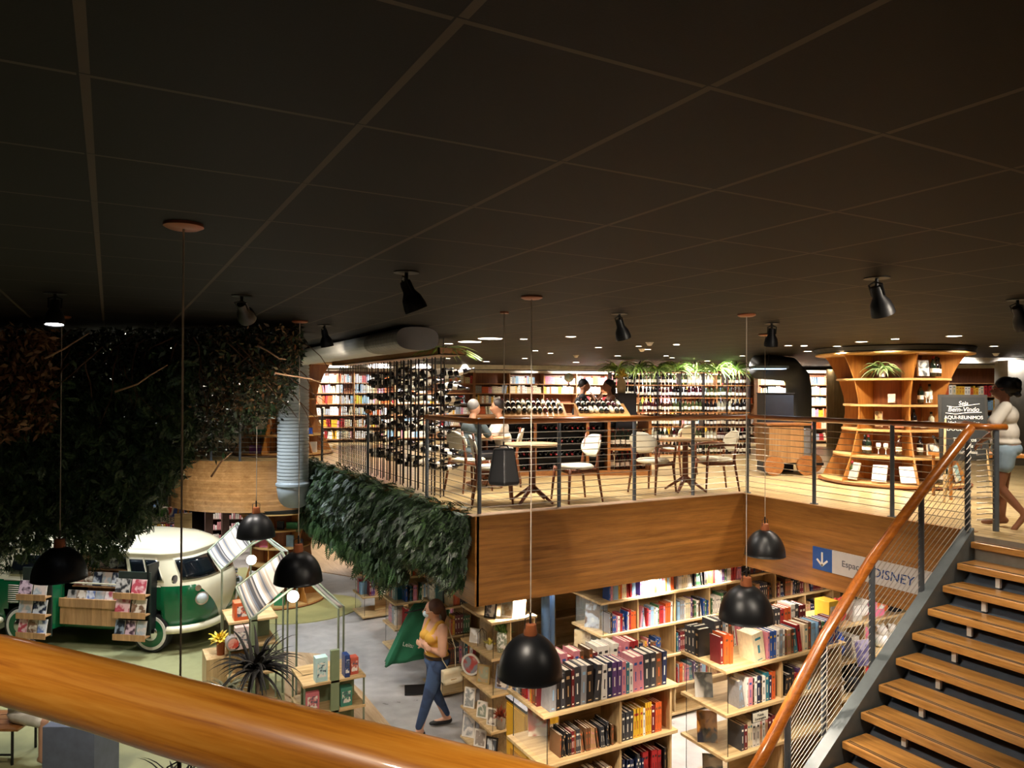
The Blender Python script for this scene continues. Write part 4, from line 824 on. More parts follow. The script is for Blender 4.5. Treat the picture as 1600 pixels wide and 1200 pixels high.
# ================================================================ bookshelf walls far behind
def book_wall(x0, x1, dep0, dep1, label, rows, yb, lamp=True, seed=5, zb=.0, wt=230):
    q0 = D(x0, 650, dep0); q1 = D(x1, 650, dep1); A = Vector((q0[0], q0[1], 0)); B = Vector((q1[0], q1[1], 0)); dv = (B-A).normalized(); nv = Vector((dv.y, -dv.x, 0)); LN = (B-A).length; R_ = random.Random(seed)
    T = Matrix.Translation(A)@Matrix((dv, -nv, Vector((0, 0, 1)))).transposed().to_4x4(); t = thing('wall_bookshelf', label, 'bookshelf', tuple(A))
    def part(f, name, mat): mb = MB(); mb.T = T; f(mb); mb.build(name, mat, t)
    part(lambda m: m.box(0, LN, .32, .35, 0, 1.95), 'back_panel', wood('shelf_back', '6b3d22', '8a5532', 2, .5)); part(lambda m: m.box(0, LN, -.05, .32, 1.93, 2.0), 'cornice', M_white)
    for z in rows: part(lambda m: m.box(0, LN, 0, .32, z-.025, z), 'board', wood('shelf_board', '8a5f3c', 'ab7d52', 0, .5))
    nb = max(1, int(LN/.95))
    for i in range(nb+1): part(lambda m: m.box(LN*i/nb-.012, LN*i/nb+.012, 0, .32, 0, 1.93), 'upright', wood('shelf_board', '', ''))
    for j, z in enumerate(rows):
        for i in range(nb):
            a = T@Vector((LN*i/nb+.03, .06, 0)); b_ = T@Vector((LN*(i+1)/nb-.03, .06, 0))
            if R_.random() < .12: continue
            books((a.x, a.y), (b_.x, b_.y), z, (nv.x, nv.y), 'of the far wall shelving', th=(.03, .07), h=(.17, .24), fill=R_.choice((.8, 1, 1)), rng=R_, pal=[0, 0, 0, 1, 1, 1, 14, 17, 8, 13, 7, 5, 4])
    if lamp:
        for i in range(max(2, int(LN/1.1))): p = T@Vector((LN*(i+.5)/max(2, int(LN/1.1)), -1.1, 2.09)); spot(tuple(p), tuple(T@Vector((LN*(i+.5)/max(2, int(LN/1.1)), .2, .9))), wt*.8, 110, NEUT)
    return T, LN
RW = (.1, .42, .74, 1.05, 1.34, 1.62)
book_wall(486, 740, 19.5, 21.0, 'left stretch of the brightly lit wall bookshelf behind the bottle screen', RW, 0, seed=5, wt=170)
book_wall(742, 1000, 21.0, 22.5, 'middle stretch of the brightly lit wall bookshelf behind the cafe seating', RW, 0, seed=6, wt=300)
book_wall(1000, 1180, 22.4, 22.8, 'wall bookshelf behind the wine shelving', RW, 0, seed=8)
book_wall(1185, 1297, 20, 20, 'wall bookshelf glimpsed between the dark duct and the blue box', RW, 0, seed=9)
book_wall(1452, 1585, 15.5, 15.2, 'wall bookshelf behind the chalkboard at right', RW, 0, seed=12, wt=26)
# pale timber wall panel right of the dark duct, white brick pier at far right
q = D(1310, 640, 19.0); q_ = D(1340, 640, 18.8); MB().cb((( q[0]+q_[0])/2, (q[1]+q_[1])/2, 1), (1.1, .05, 2), rz=-YAW).build('wall_panel', wood('pale_panel', 'b3925f', 'd8bb88', 2, .5, plank=.15, paxis=0), kind='structure')
q = D(1592, 640, 14.5); MB().cb((q[0], q[1], 1), (.7, .4, 2.1), rz=-YAW).build('wall_pier', plain('white_brick', '8f8a80', .7), kind='structure')
# bulkhead above far shelves
for x0, x1, dp in ((486, 1180, 19.0), (1452, 1600, 14.6)):
    a = D(x0, 600, dp); b_ = D(x1, 600, dp+(2.5 if x0 < 1000 else 0)); mb = MB(); mb.add([(a[0], a[1], 2.0), (b_[0], b_[1], 2.0), (b_[0], b_[1], CEIL), (a[0], a[1], CEIL), (a[0]+.15, a[1]+.2, 2.0), (b_[0]+.15, b_[1]+.2, 2.0), (b_[0]+.15, b_[1]+.2, CEIL), (a[0]+.15, a[1]+.2, CEIL)], [(0, 1, 2, 3), (4, 7, 6, 5), (0, 4, 5, 1), (3, 2, 6, 7)]); mb.build('trim_bulkhead', M_white, kind='structure')
# ================================================================ round shelf tower
M_amber = wood('amber_ply', '8a5220', 'b67c38', 2, .4); M_amb2 = wood('amber_back', '6e3a18', '8f5226', 2, .45); M_edge = wood('ply_edge', 'b3894e', 'cda56a', 0, .45)
tc = D(1394, 700, 11.65)[:2]; Fx = cF[:2]/np.linalg.norm(cF[:2]); Rx = cR[:2]/np.linalg.norm(cR[:2])
def tp(a, r, z): a = math.radians(a); q = tc-Fx*math.cos(a)*r+Rx*math.sin(a)*r; return (q[0], q[1], z)
PR = [(0, 1.07), (.12, 1.02), (.3, .93), (.5, .84), (.8, .745), (1.1, .70), (1.35, .725), (1.6, .80), (1.8, .89), (1.95, .98), (2.06, 1.07)]
def TR(z): return float(np.interp(z, [p[0] for p in PR], [p[1] for p in PR]))
t = thing('shelf_tower', 'round waisted amber plywood shelf tower with bottles and a fern, at right on the mezzanine', 'shelf', (tc[0], tc[1], 0))
for z in (.06, .45, .85, 1.23, 1.63): MB().lathe([(.3, z-.03), (TR(z), z-.03), (TR(z), z), (.3, z)], (tc[0], tc[1], 0), 64).build('board', M_edge, t, auto=30)
MB().lathe([(.3, 1.99), (1.10, 1.99), (1.13, 2.0), (1.13, 2.02), (1.07, 2.03), (.3, 2.03)], (tc[0], tc[1], 0), 64).build('top_ring', M_edge, t, auto=30)
MB().lathe([(0, 2.03), (1.12, 2.035), (1.15, 2.10), (0, 2.11)], (tc[0], tc[1], 0), 48).build('black_cap', M_black, t)  # black disc stands in for the shadow between top ring and ceiling
MB().lathe([(.4, 0), (1.05, 0), (1.09, .03), (1.08, .03), (.4, .03)], (tc[0], tc[1], 0), 64).build('plinth', M_amb2, t, auto=30)
MB().lathe([(.42, 0), (.42, 2.03)], (tc[0], tc[1], 0), 40).build('core', M_amb2, t, smooth=True)
zz = [i*2.0/24 for i in range(25)]
DIV = [-8+60*k for k in range(6)]
for a in DIV:
    mb = MB(); vs = []; sd = np.array(tp(a+90, 1, 0))-np.array(tp(a+90, 0, 0))
    for z in zz:
        o = np.array(tp(a, TR(z)-.004, z)); i_ = np.array(tp(a, .4, z)); vs += [tuple(i_-sd*.011), tuple(o-sd*.011), tuple(o+sd*.011), tuple(i_+sd*.011)]
    fs = [(i*4+j, (i+1)*4+j, (i+1)*4+j+1, i*4+j+1) for i in range(24) for j in range(3)]; mb.add(vs, fs).build('divider', M_amber, t)
for i, (a, z, k, s) in enumerate(((28, 1.66, 0, 1), (36, 1.66, 1, 1), (42, 1.66, 1, .95), (16, 1.26, 0, .95), (38, 1.26, 4, .95), (60, 1.26, 1, .9), (3, .88, 1, .95), (40, .88, 4, .8), (-60, .48, 1, .95), (-55, .48, 0, .95), (-20, .48, 2, 1), (5, .48, 1, .95), (44, .48, 1, .9), (18, .09, 1, .9), (24, .09, 0, 1), (30, .09, 0, .9), (-66, .09, 6, .9), (62, .88, 0, .9), (64, .48, 6, .95), (66, .09, 1, .9))):
    put_bottle(k, Matrix.Translation(tp(a, TR(z)-.16, z))@Matrix.Diagonal((1.15, 1.15, s, 1)), 'on the round shelf tower', i)
blade_plant('fern', 'leafy fern in a small pot in the top left cell of the shelf tower', np.array(tp(-38, .72, 1.76)), 70, .32, leafmat('pale_fern', ['4c6b34', '7f9a5a', 'a9b97f', '3b552a']), up=1.0, droop=1.9, w_=.035, pot=(.06, .11, M_white))
cvr = lambda a, z, w_, h_, cols, lb, s, tilt=.3, r_=.12: cover(*tp(a, TR(z)-r_, z)[:2], z, w_, h_, (-Fx[0]*math.cos(math.radians(a))+Rx[0]*math.sin(math.radians(a)), -Fx[1]*math.cos(math.radians(a))+Rx[1]*math.sin(math.radians(a))), cols, lb, s, tilt=tilt, th=.03, cat='box', name='printed_box')
cvr(15, 1.66, .2, .24, ['a7aaa8', '4a4d4f', 'c9cbc8'], 'grey gift box with dark emblem beside bottles at the top right of the shelf tower', 41, .08, .2)
cvr(-38, .09, .2, .27, ['ece8de', 'd9d4c8', 'b9b4a8'], 'cream book leaning on the tower base, left one', 42, .5); cvr(-14, .09, .22, .26, ['e9e5da', 'cfc9bc', 'e9e5da'], 'cream book leaning on the tower base beside the divider', 43, .5); cvr(-62, .09, .14, .27, ['e4e0d6', 'a8a49a'], 'narrow white card leaning at the far left of the tower base', 44, .4)
cvr(46, .09, .26, .24, ['e8dcb0', 'd9c98f', '93b7b4'], 'pale yellow printed box on the right of the tower base', 45, .25); cvr(22, .48, .24, .17, ['8b8f93', 'e2e0dc', '4a4c50'], 'silver gift set with glasses in the tower', 46, .1); cvr(22, .88, .2, .1, ['e6e3dc', '2b2b2e', 'e6e3dc'], 'white lettered box behind the handrail in the tower', 47, .05); cvr(-45, .88, .1, .24, ['c9985c', '5a3a20', 'd9b27a'], 'upright timber gift box with dark writing in the tower', 48, .0); cvr(-22, .88, .2, .12, ['8a3a2c', 'b06a4c'], 'low reddish basket box in the tower', 49, .1); cvr(-28, 1.26, .1, .14, ['d9d2c2', '7b6a58', 'c4a98a'], 'small card before dark bottles in the second cell of the tower', 50, .4)
# drinking glasses
gl = MB().lathe([(.0, .004), (.03, .002), (.004, .01), (.004, .07), (.03, .1), (.035, .14), (.03, .17)], (0, 0, 0), 12).mesh('wine_glass', [plain('glassware', 'e8e8e4', .08, 0, 0, coat=.5)], True)
for i, (a, z) in enumerate(((-42, .48), (-34, .48), (23, 1.26), (30, 1.26), (18, .48))):
    for q in range(1): o = bpy.data.objects.new('wine_glass', gl); COL.objects.link(o); o.location = tp(a, TR(z)-.12, z); tag(o, f'pale wine glass on the shelf tower, {ordi(i)} counted from its left cells', 'glass', 'glasses on the shelf tower')
for a, z in ((-30, 2.0), (25, 2.0)): spot(tp(a, 1.5, 2.09), tp(a, .5, .6), 55, 110, WARM)
# ================================================================ chalkboard
cb = D(1505, 660, 9.6); t = thing('chalkboard', 'black chalkboard with white lettering on an easel beside the shelf tower', 'chalkboard', (cb[0], cb[1], 0)); Mf = facing(-math.sin(YAW+.12), -math.cos(YAW+.12), .06)
c = Vector((cb[0], cb[1], .96)); mb = MB(); mb.cb(c, (.60, .86, .03), M=Mf); mb.build('board', plain('board_frame', '2b2925', .6), t, bevel=.004)
mb = MB(); mb.cb(c+Mf@Vector((0, 0, .012)), (.53, .79, .012), M=Mf); mb.build('slate', plain('slate_black', '1b1d1d', .7), t); M_chalk = plain('chalk', 'dedbd2', .8, 0, 0)
for s_, y, z_, sh in (('Seja', .315, .075, .2), ('Bem-Vindo', .235, .085, .2), ('AQUI-REUNIMOS', .13, .062, 0), ('Vinhos  Queijos', .06, .06, .15), ('DOCES', -.02, .07, 0), ('Temperos', -.16, .07, .2), ('Azeites', -.24, .07, .2), ('e muito mais', -.32, .06, .2)): text('lettering', s_, z_, M_chalk, c+Mf@Vector((0 if s_ != 'DOCES' else -.1, y, .0195)), Mf, t, shear=sh)
for pts in ([(-.2, .28), (-.1, .265), (.02, .285), (.2, .31)], [(-.22, .19), (-.1, .175), (.05, .195), (.22, .2)]): MB().tube([c+Mf@Vector((x, y, .02)) for x, y in pts], .004, 5).build('flourish', M_chalk, t)
for s in (-1, 1): MB().tube([c+Mf@Vector((s*.2, .43, -.02)), Vector((c.x, c.y, 0))+Vector((Rx[0], Rx[1], 0))*s*.32-Vector((Fx[0], Fx[1], 0))*.12], .015, 6).build('easel_leg', M_oak, t)
MB().tube([c+Mf@Vector((0, .43, -.03)), Vector((c.x, c.y, 0))+Vector((Fx[0], Fx[1], 0))*.4], .015, 6).build('easel_leg', M_oak, t)
# low table of bottles behind the stair head
p = D(1530, 745, 9.9); t = thing('display_table', 'low timber display table behind the frayed cable ends', 'table', (p[0], p[1], 0)); MB().cb((p[0], p[1], .58), (1.1, .5, .04), rz=-YAW).build('tabletop', M_amber, t)
for sx in (-1, 1):
    for sy in (-1, 1): q = Vector((p[0], p[1], 0))+Vector((Rx[0], Rx[1], 0))*sx*.5+Vector((Fx[0], Fx[1], 0))*sy*.2; MB().tube([q, q+Vector((0, 0, .56))], .02, 8).build('leg', M_amber, t)
for i in range(9): q = Vector((p[0], p[1], .605))+Vector((Rx[0], Rx[1], 0))*(-.48+i*.11); put_bottle((1, 0, 3, 1, 6)[i % 5], Matrix.Translation(q+Vector((0, 0, .04)))@Matrix.Rotation(-.9+.2*(i % 3), 4, 'Y'), 'on the low display table', i)
spot((p[0]-.5, p[1]-.8, 2.09), (p[0], p[1], .5), 50, 80)
LBL = ['flush downlight over the woman at the stair head']
rowlight(7.7, 3.5, 60)  # added beyond the right edge so that her shirt is bright
# ================================================================ timber cart with wheels, navy cabinet, blue light
p = G(1231, 742, 0); t = thing('bar_cart', 'timber cart on big round wooden wheels with grey metal end, left of the shelf tower', 'cart', (p[0], p[1], 0)); rz = -YAW+.12
R3 = Matrix.Rotation(rz, 3, 'Z'); L_ = lambda x, y, z: Vector((p[0], p[1], 0))+R3@Vector((x, y, z))
MB().cb(L_(-.05, .2, .52), (.62, .5, .62), rz).build('body', wood('cart_side', '8c6238', 'b58a58', 2, .4, plank=.21, paxis=0), t); MB().cb(L_(.33, .2, .50), (.14, .5, .60), rz).build('metal_end', plain('galvanised', '8f9496', .35, .6), t, bevel=.03); MB().cb(L_(.02, .2, .86), (.86, .56, .03), rz).build('top', M_ctr, t)
for x, y in ((.28, -.1), (.62, .3), (-.3, -.1)):
    mb = MB(); mb.tube([L_(x, y-.02, .17), L_(x, y+.03, .17)], .17, 28); mb.build('wheel', M_ctr, t, auto=40)
MB().cb(L_(.45, .1, .17), (.5, .03, .05), rz).build('axle_bar', M_black, t)
p = D(1211, 640, 13.2); t = thing('navy_cabinet', 'tall navy blue cabinet behind the bar cart', 'cabinet', (p[0], p[1], 0)); mb = MB(); mb.cb((p[0], p[1], .69), (.52, .4, 1.38), -YAW); mb.build('body', plain('navy_panel', '1b2433', .5), t, bevel=.01); MB().cb((p[0], p[1], 1.39), (.54, .42, .02), -YAW).build('top', M_black, t)
p = D(1201, 574, 13.5); t = thing('blue_light_bar', 'flat bluish ceiling light bar above the navy cabinet', 'light', tuple(p)); MB().cb(p, (.62, .35, .05), -YAW).build('housing', plain('bar_housing', '5d7284', .4), t); MB().cb((p[0], p[1], p[2]-.03), (.55, .28, .01), -YAW).build('diffuser', plain('bluish_glow', '9fb9d6', .5, 0, 0, emit=2.5), t)
MB().tube([(p[0], p[1], p[2]), (p[0], p[1], CEIL)], .01, 6).build('hanger', M_black, t)
# objects along the counter: cream vase, tall black planter, globe
p = D(971, 603, 13.6); vase(p[0], p[1], 1.38, 1, [(0, 0), (.07, 0), (.085, .08), (.08, .2), (.05, .27), (.03, .3), (.03, .33)], plain('cream_ceramic', 'c2b48c', .35), 'cream ceramic vase standing on the tall black planter', plant=(60, .16, Ly, .7))
p = D(978, 640, 13.6); t = thing('black_cube_planter', 'tall black cabinet behind the counter under the cream vase', 'cabinet', (p[0], p[1], 0)); MB().cb((p[0], p[1], .69), (.34, .34, 1.38), -YAW).build('body', plain('soft_black', '232326', .5), t, bevel=.01); MB().cb((p[0], p[1], .02), (.36, .36, .04), -YAW).build('plinth', M_black, t)
p = D(889, 590, 17); t = thing('globe', 'pale blue globe on the far wall shelving', 'globe', tuple(p)); MB().ell(p, .11, 20).build('ball', picture('globe_map', ['a9cfe0', 'c9dfe4', 'd8d2b0'], 12, 4), t, smooth=True); MB().lathe([(0, 0), (.06, 0), (.02, .03), (.01, .1), (0, .1)], (p[0], p[1], p[2]-.2), 14).build('stand', M_black, t)
# ================================================================ arrow sign on the fascia
t = thing('direction_sign', 'blue and pale grey direction sign with a white down arrow on the timber fascia', 'sign', (7.715, 6.23, -.64)); Ms = facing(-1, 0)
MB().box(7.70, 7.72, 5.95, 6.23, -.775, -.50).build('blue_panel', plain('sign_blue', '1f4f94', .35, 0, .04), t); MB().box(7.70, 7.72, 4.72, 5.95, -.775, -.50).build('pale_panel', plain('sign_pale', 'c2beba', .4, 0, .03), t)
yc, zc = 6.09, -.637; mb = MB(); mb.box(7.696, 7.70, yc-.012, yc+.012, zc-.075, zc+.085)
for s in (-1, 1): mb.cb((7.698, yc+s*.035, zc-.045), (.004, .024, .11), M=Matrix.Rotation(s*math.radians(-48), 3, 'X'))
mb.build('arrow', M_white, t); M_nv = plain('sign_navy_ink', '1c3f78', .4, 0, 0)
text('lettering', 'Espaço', .105, plain('sign_grey_ink', '4b4d57', .5, 0, 0), (7.698, 5.67, -.635), Ms, t); text('lettering', 'DISNEY', .15, M_nv, (7.698, 5.17, -.65), Ms, t, shear=.15, ext=.002)
# ================================================================ children's corner below the stairs
t = bookshelf("children's bookshelf below the sign, crowded with toys behind the stair cables", 7.15, 9.2, 5.55, 6.15, (7.8, 8.5), glassend=False)
cols = ['c23a3a', '2b4fb0', 'e07a96', 'e8e4dc', 'd9b23a', '3a8a5a', '1c1c20', 'd96a2c', '8fb6d6', 'b9b4aa', '7a3a8a']; TOYN = 0
for j in range(4):
    x = 7.2
    while x < 9.15:
        w_ = random.uniform(.1, .24); h_ = random.uniform(.14, .34); ci = random.randrange(len(cols)); cn = ['red', 'blue', 'pink', 'white', 'yellow', 'green', 'black', 'orange', 'light blue', 'grey', 'purple'][ci]; TOYN += 1; z = b[j]; m = plain('toy_'+cn.replace(' ', '_'), cols[ci], .5)
        if random.random() < .4: t = thing('soft_toy', f"{cn} soft toy on the {['top', 'second', 'third', 'bottom'][j]} board of the children's bookshelf, {ordi(int((x-7.15)/.12))} place", 'toy', (x, 5.7, z), "toys on the children's bookshelf"); r = w_/2; MB().ell((x+r, 5.7, z+r*.9), (r, r*.8, r*.9), 12).build('body', m, t, smooth=True); MB().ell((x+r, 5.68, z+r*2.1), r*.7, 12).build('head', m, t, smooth=True); [MB().ell((x+r+s*r*.5, 5.7, z+r*2.65), r*.22, 8).build('ear', m, t, smooth=True) for s in (-1, 1)]
        else: t = thing('toy_box', f"{cn} boxed toy on the {['top', 'second', 'third', 'bottom'][j]} board of the children's bookshelf, {ordi(int((x-7.15)/.12))} place", 'box', (x, 5.6, z), "toys on the children's bookshelf"); MB().box(x, x+w_, 5.6, 5.8, z, z+h_).build('carton', m, t, bevel=.004); MB().box(x+.02, x+w_-.02, 5.596, 5.60, z+h_*.3, z+h_*.8).build('print', picture('toyprint_%d' % (TOYN % 5), [cols[(ci+3) % 11], 'e8e4dc', cols[(ci+5) % 11]], 20, TOYN % 5), t)
        x += w_+.03
spot((7.8, 4.9, -.99), (8.0, 5.7, -2), 12, 120, NEUT)
p = D(1355, 1080, 9.0); t = thing('blue_tub', 'round blue plastic tub seen through the stair cables', 'tub', (p[0], p[1], -2.3)); MB().lathe([(0, 0), (.13, 0), (.17, .32), (.165, .32), (.125, .02), (0, .02)], (p[0], p[1], -2.3), 24).build('tub', plain('tub_blue', '1f3fa0', .35), t, auto=40); MB().tube([(p[0]-.17, p[1], -2.0), (p[0], p[1], -1.86), (p[0]+.17, p[1], -2.0)], .006, 6).build('handle', M_white, t)
MB().cb((p[0], p[1], (LOW-2.3)/2), (.4, .4, -2.3-LOW), 0).build('stool_block', M_oak, label='plain oak block carrying the blue tub', cat='stool')
# ================================================================ camper van turned into a magazine stand
VO = Vector((.68, 13.63, LOW)); vu = Vector((.797, -.604, 0)); vv = Vector((.604, .797, 0)); VT = Matrix.Translation(VO)@Matrix((vu, vv, Vector((0, 0, 1)))).transposed().to_4x4()
van = thing('camper_van', 'vintage green and cream camper van used as a magazine stand', 'van', tuple(VO))
def vp(f, name, mat, parent=None, **k): mb = MB(); mb.T = VT; f(mb); return mb.build(name, mat, parent or van, **k)
VC, HW = .80, .86      # centre line, half width
def plan(z):
    """half width, front x, rear x, corner radius at the height z"""
    zs = [.30, .42, .60, .80, 1.0, 1.12, 1.3, 1.55, 1.62, 1.69, 1.77, 1.83, 1.86]
    hw = [.74, .83, .86, .865, .86, .85, .83, .78, .77, .74, .66, .48, .1]
    fx = [.55, .68, .74, .76, .75, .71, .58, .42, .40, .30, .05, -.45, -1.3]
    rx = [-3.1, -3.25, -3.32, -3.34, -3.32, -3.3, -3.24, -3.14, -3.1, -3.04, -2.9, -2.6, -1.6]
    rr = [.4, .5, .56, .58, .56, .55, .5, .45, .44, .42, .36, .28, .08]
    return [float(np.interp(z, zs, c)) for c in (hw, fx, rx, rr)]
def outline(z, s):
    """s in 0..4: near side (rear to front) 0-1, nose 1-2, far side 2-3, tail 3-4; returns point and outward normal"""
    hw, fx, rx, r = plan(z); r = min(r, hw*.98, .6); k = int(s) % 4; u = s-int(s)
    if k == 0: return Vector((rx+r+(fx-rx-2*r)*u, VC-hw, z)), Vector((0, -1, 0))
    if k == 2: return Vector((fx-r-(fx-rx-2*r)*u, VC+hw, z)), Vector((0, 1, 0))
    sg = 1 if k == 1 else -1; ex = fx if k == 1 else rx; bul = .07 if k == 1 else .03
    a = -math.pi/2+math.pi*u; y = hw*math.sin(a); w_ = abs(y)/hw; x = ex-sg*(r*(1-math.sqrt(max(0, 1-max(0, (abs(y)-(hw-r))/r)**2)))) if abs(y) > hw-r else ex
    x += sg*bul*(1-w_*w_)-sg*0; n = Vector((sg*math.cos(a), math.sin(a), .0)).normalized(); return Vector((x, VC+y*sg, z)), Vector((n.x, n.y*sg, 0))
def body_mat():
    t = NT('van_two_tone'); c = t.n('ShaderNodeTexCoord'); sp = t.n('ShaderNodeSeparateXYZ'); mp = t.n('ShaderNodeMapping'); mp.vector_type = 'POINT'; t.l(c, mp, 3, 0); mp.inputs['Rotation'].default_value = (0, 0, -math.atan2(vu.y, vu.x)); t.l(mp, sp)
    y = t.math('ABSOLUTE', t.math('SUBTRACT', sp.outputs[1], VC)); front = t.math('GREATER_THAN', sp.outputs[0], .12)
    vz = t.math('MINIMUM', 1.10, t.math('ADD', .34, t.math('MULTIPLY', y, 1.22))); belt = t.math('ADD', t.math('MULTIPLY', front, vz), t.math('MULTIPLY', t.math('SUBTRACT', 1, front), 1.10))
    f = t.math('GREATER_THAN', sp.outputs[2], belt); mx = t.n('ShaderNodeMix', data_type='RGBA'); t.t.links.new(f, mx.inputs[0]); mx.inputs[6].default_value = srgb('0f5a35'); mx.inputs[7].default_value = srgb('d9d0b2')
    t.base(mx.outputs[2]); t.b.inputs['Roughness'].default_value = .22; t.b.inputs['Coat Weight'].default_value = .6; t.b.inputs['Coat Roughness'].default_value = .05; return t.m
M_van = body_mat()
NS = 128; ZL = [.30, .34, .42, .5, .6, .7, .8, .9, 1.0, 1.06, 1.12, 1.2, 1.3, 1.4, 1.5, 1.56, 1.60, 1.625, 1.65, 1.68, 1.71, 1.74, 1.77, 1.80, 1.825, 1.845, 1.86]
mb = MB(); mb.T = VT; vs = []; gut = {1.60: .03, 1.625: .035}
for z in ZL:
    for k in range(NS):
        s = 4*k/NS; p, n = outline(z, s); vs.append(tuple(p+n*gut.get(z, 0)))
fs = []; mi = []
def hole(s, z): # cargo opening on the near side
    p, _ = outline(z, s); return s < 1 and -1.62 < p.x < -.50 and .42 < z < 1.56
for i in range(len(ZL)-1):
    for k in range(NS):
        zc_ = (ZL[i]+ZL[i+1])/2; p, n = outline(zc_, 4*(k+.5)/NS); x = p.x
        arch = any(abs(x-wx)**2+(zc_-.33)**2 < .40**2 for wx in (0, -2.4)) and 4*(k+.5)/NS % 4 < 1
        if hole(4*(k+.5)/NS, zc_) or arch: continue
        fs.append((i*NS+k, i*NS+(k+1) % NS, (i+1)*NS+(k+1) % NS, (i+1)*NS+k))
fs.append(tuple((len(ZL)-1)*NS+k for k in range(NS))); fs.append(tuple(NS-1-k for k in range(NS)))
mb.add(vs, fs); bo = mb.build('body', M_van, van, smooth=True); so = bo.modifiers.new('skin', 'SOLIDIFY'); so.thickness = .03; so.offset = -1
M_pane = plain('dark_window', '0d1216', .08, 0, 0, coat=.5); M_seal = plain('cream_trim', 'cfc8ae', .4, 0, 0); M_chrome = plain('chrome', 'd6d6d6', .12, 1, 0); M_vcream = plain('van_cream', 'd9d0b2', .25, 0, 0, coat=.4); M_vgreen = plain('van_green', '0f5a35', .25, 0, 0, coat=.4)
def patch(s0, s1, z0, z1, off, name, mat, par=None, slant=0, nx=8, nz=4):
    mb = MB(); mb.T = VT; vs = []
    for j in range(nz+1):
        for i in range(nx+1):
            z = z0+(z1-z0)*j/nz; s = s0+(s1-s0)*i/nx-slant*(j/nz)*(i/nx); p, n = outline(z, s); vs.append(tuple(p+n*off))
    mb.add(vs, [(j*(nx+1)+i, j*(nx+1)+i+1, (j+1)*(nx+1)+i+1, (j+1)*(nx+1)+i) for j in range(nz) for i in range(nx)]); o = mb.build(name, mat, par or van, smooth=True); m = o.modifiers.new('t', 'SOLIDIFY'); m.thickness = .012; return o
for s0, s1 in ((.04, .22), (.84, .93), (.945, 1.03)):
    w_ = patch(s0-.006, s1+.006, 1.17, 1.55, .008, 'window_frame', M_seal); patch(s0, s1, 1.20, 1.52, .018, 'window_pane', M_pane, w_)
for s0, s1 in ((1.17, 1.475), (1.525, 1.83)):
    w_ = patch(s0-.012, s1+.012, 1.16, 1.54, .008, 'windscreen_frame', M_seal); patch(s0, s1, 1.19, 1.51, .02, 'windscreen_pane', M_pane, w_)
for s0, s1 in ((2.1, 2.9), (3.3, 3.7)): patch(s0, s1, 1.2, 1.5, .012, 'window_pane', M_pane)
patch(.0, .999, 1.085, 1.11, .006, 'belt_strip', M_seal); 
for k in range(9): patch(.035, .10, .72+k*.035, .735+k*.035, .012, 'vent_louvre', M_seal, nx=2, nz=1)
for wx in (0, -2.4):
    for wy, sg in ((-.0, -1), (1.6, 1)):
        w_ = vp(lambda m: m.tube([(wx, wy-.07, .33), (wx, wy-.065, .33), (wx, wy+.065, .33), (wx, wy+.07, .33)], [.30, .325, .325, .30], 36), 'tyre', plain('tyre_rubber', '191817', .7), auto=40)
        vp(lambda m: m.tube([(wx, wy+sg*.072, .33), (wx, wy+sg*.076, .33)], [.285, .28], 36), 'whitewall', plain('whitewall', 'd8d2c4', .6), w_)
        vp(lambda m: m.tube([(wx, wy+sg*.078, .33), (wx, wy+sg*.08, .33)], [.235, .232], 36), 'rim', M_vgreen, w_)
        vp(lambda m: m.ell((wx, wy+sg*.078, .33), (.135, .05, .135), 20), 'hub_cap', M_chrome, w_, smooth=True)
# nose: headlamps, indicators, emblem ring, bumper, mirror, wipers
for s in (1.27, 1.73):
    p, n = outline(.86, s); q = VT.to_3x3()@n; h = MB(); P0 = VT@p; h.tube([P0-q*.02, P0+q*.03], [.115, .11], 24); hh = h.build('headlamp_ring', M_chrome, van, auto=40); MB().ell(P0+q*.025, .09, 16).build('headlamp_lens', plain('lens_glass', 'bfc6c4', .08, .3, 0), hh, smooth=True)
    p, n = outline(1.04, s-.02 if s < 1.5 else s+.02); q = VT.to_3x3()@n; P0 = VT@p; MB().tube([P0-q*.02, P0+q*.03], [.055, .05], 18).build('indicator', M_chrome, van, auto=40)
mb = MB(); bp = []
for k in range(21):
    s = 1.06+.9*k/20; p, n = outline(.42, s); bp.append(VT@(p+n*.1+Vector((0, 0, -.02))))
mb.tube(bp, .062, 10).build('bumper', M_vcream, van, smooth=True)
bp = [VT@(outline(.42, s)[0]+outline(.42, s)[1]*.1) for s in (3.0, 3.2, 3.35, 3.5, 3.65, 3.8, 4.0-1e-6)]; MB().tube(bp, .055, 10).build('bumper', M_vcream, van, smooth=True)
mr = vp(lambda m: m.tube([(.42, VC-.84, 1.22), (.5, VC-1.0, 1.26)], .008, 6), 'mirror_arm', M_chrome); vp(lambda m: m.tube([(.5, VC-1.0, 1.27), (.52, VC-1.0, 1.27)], .07, 16), 'mirror', M_chrome, mr)
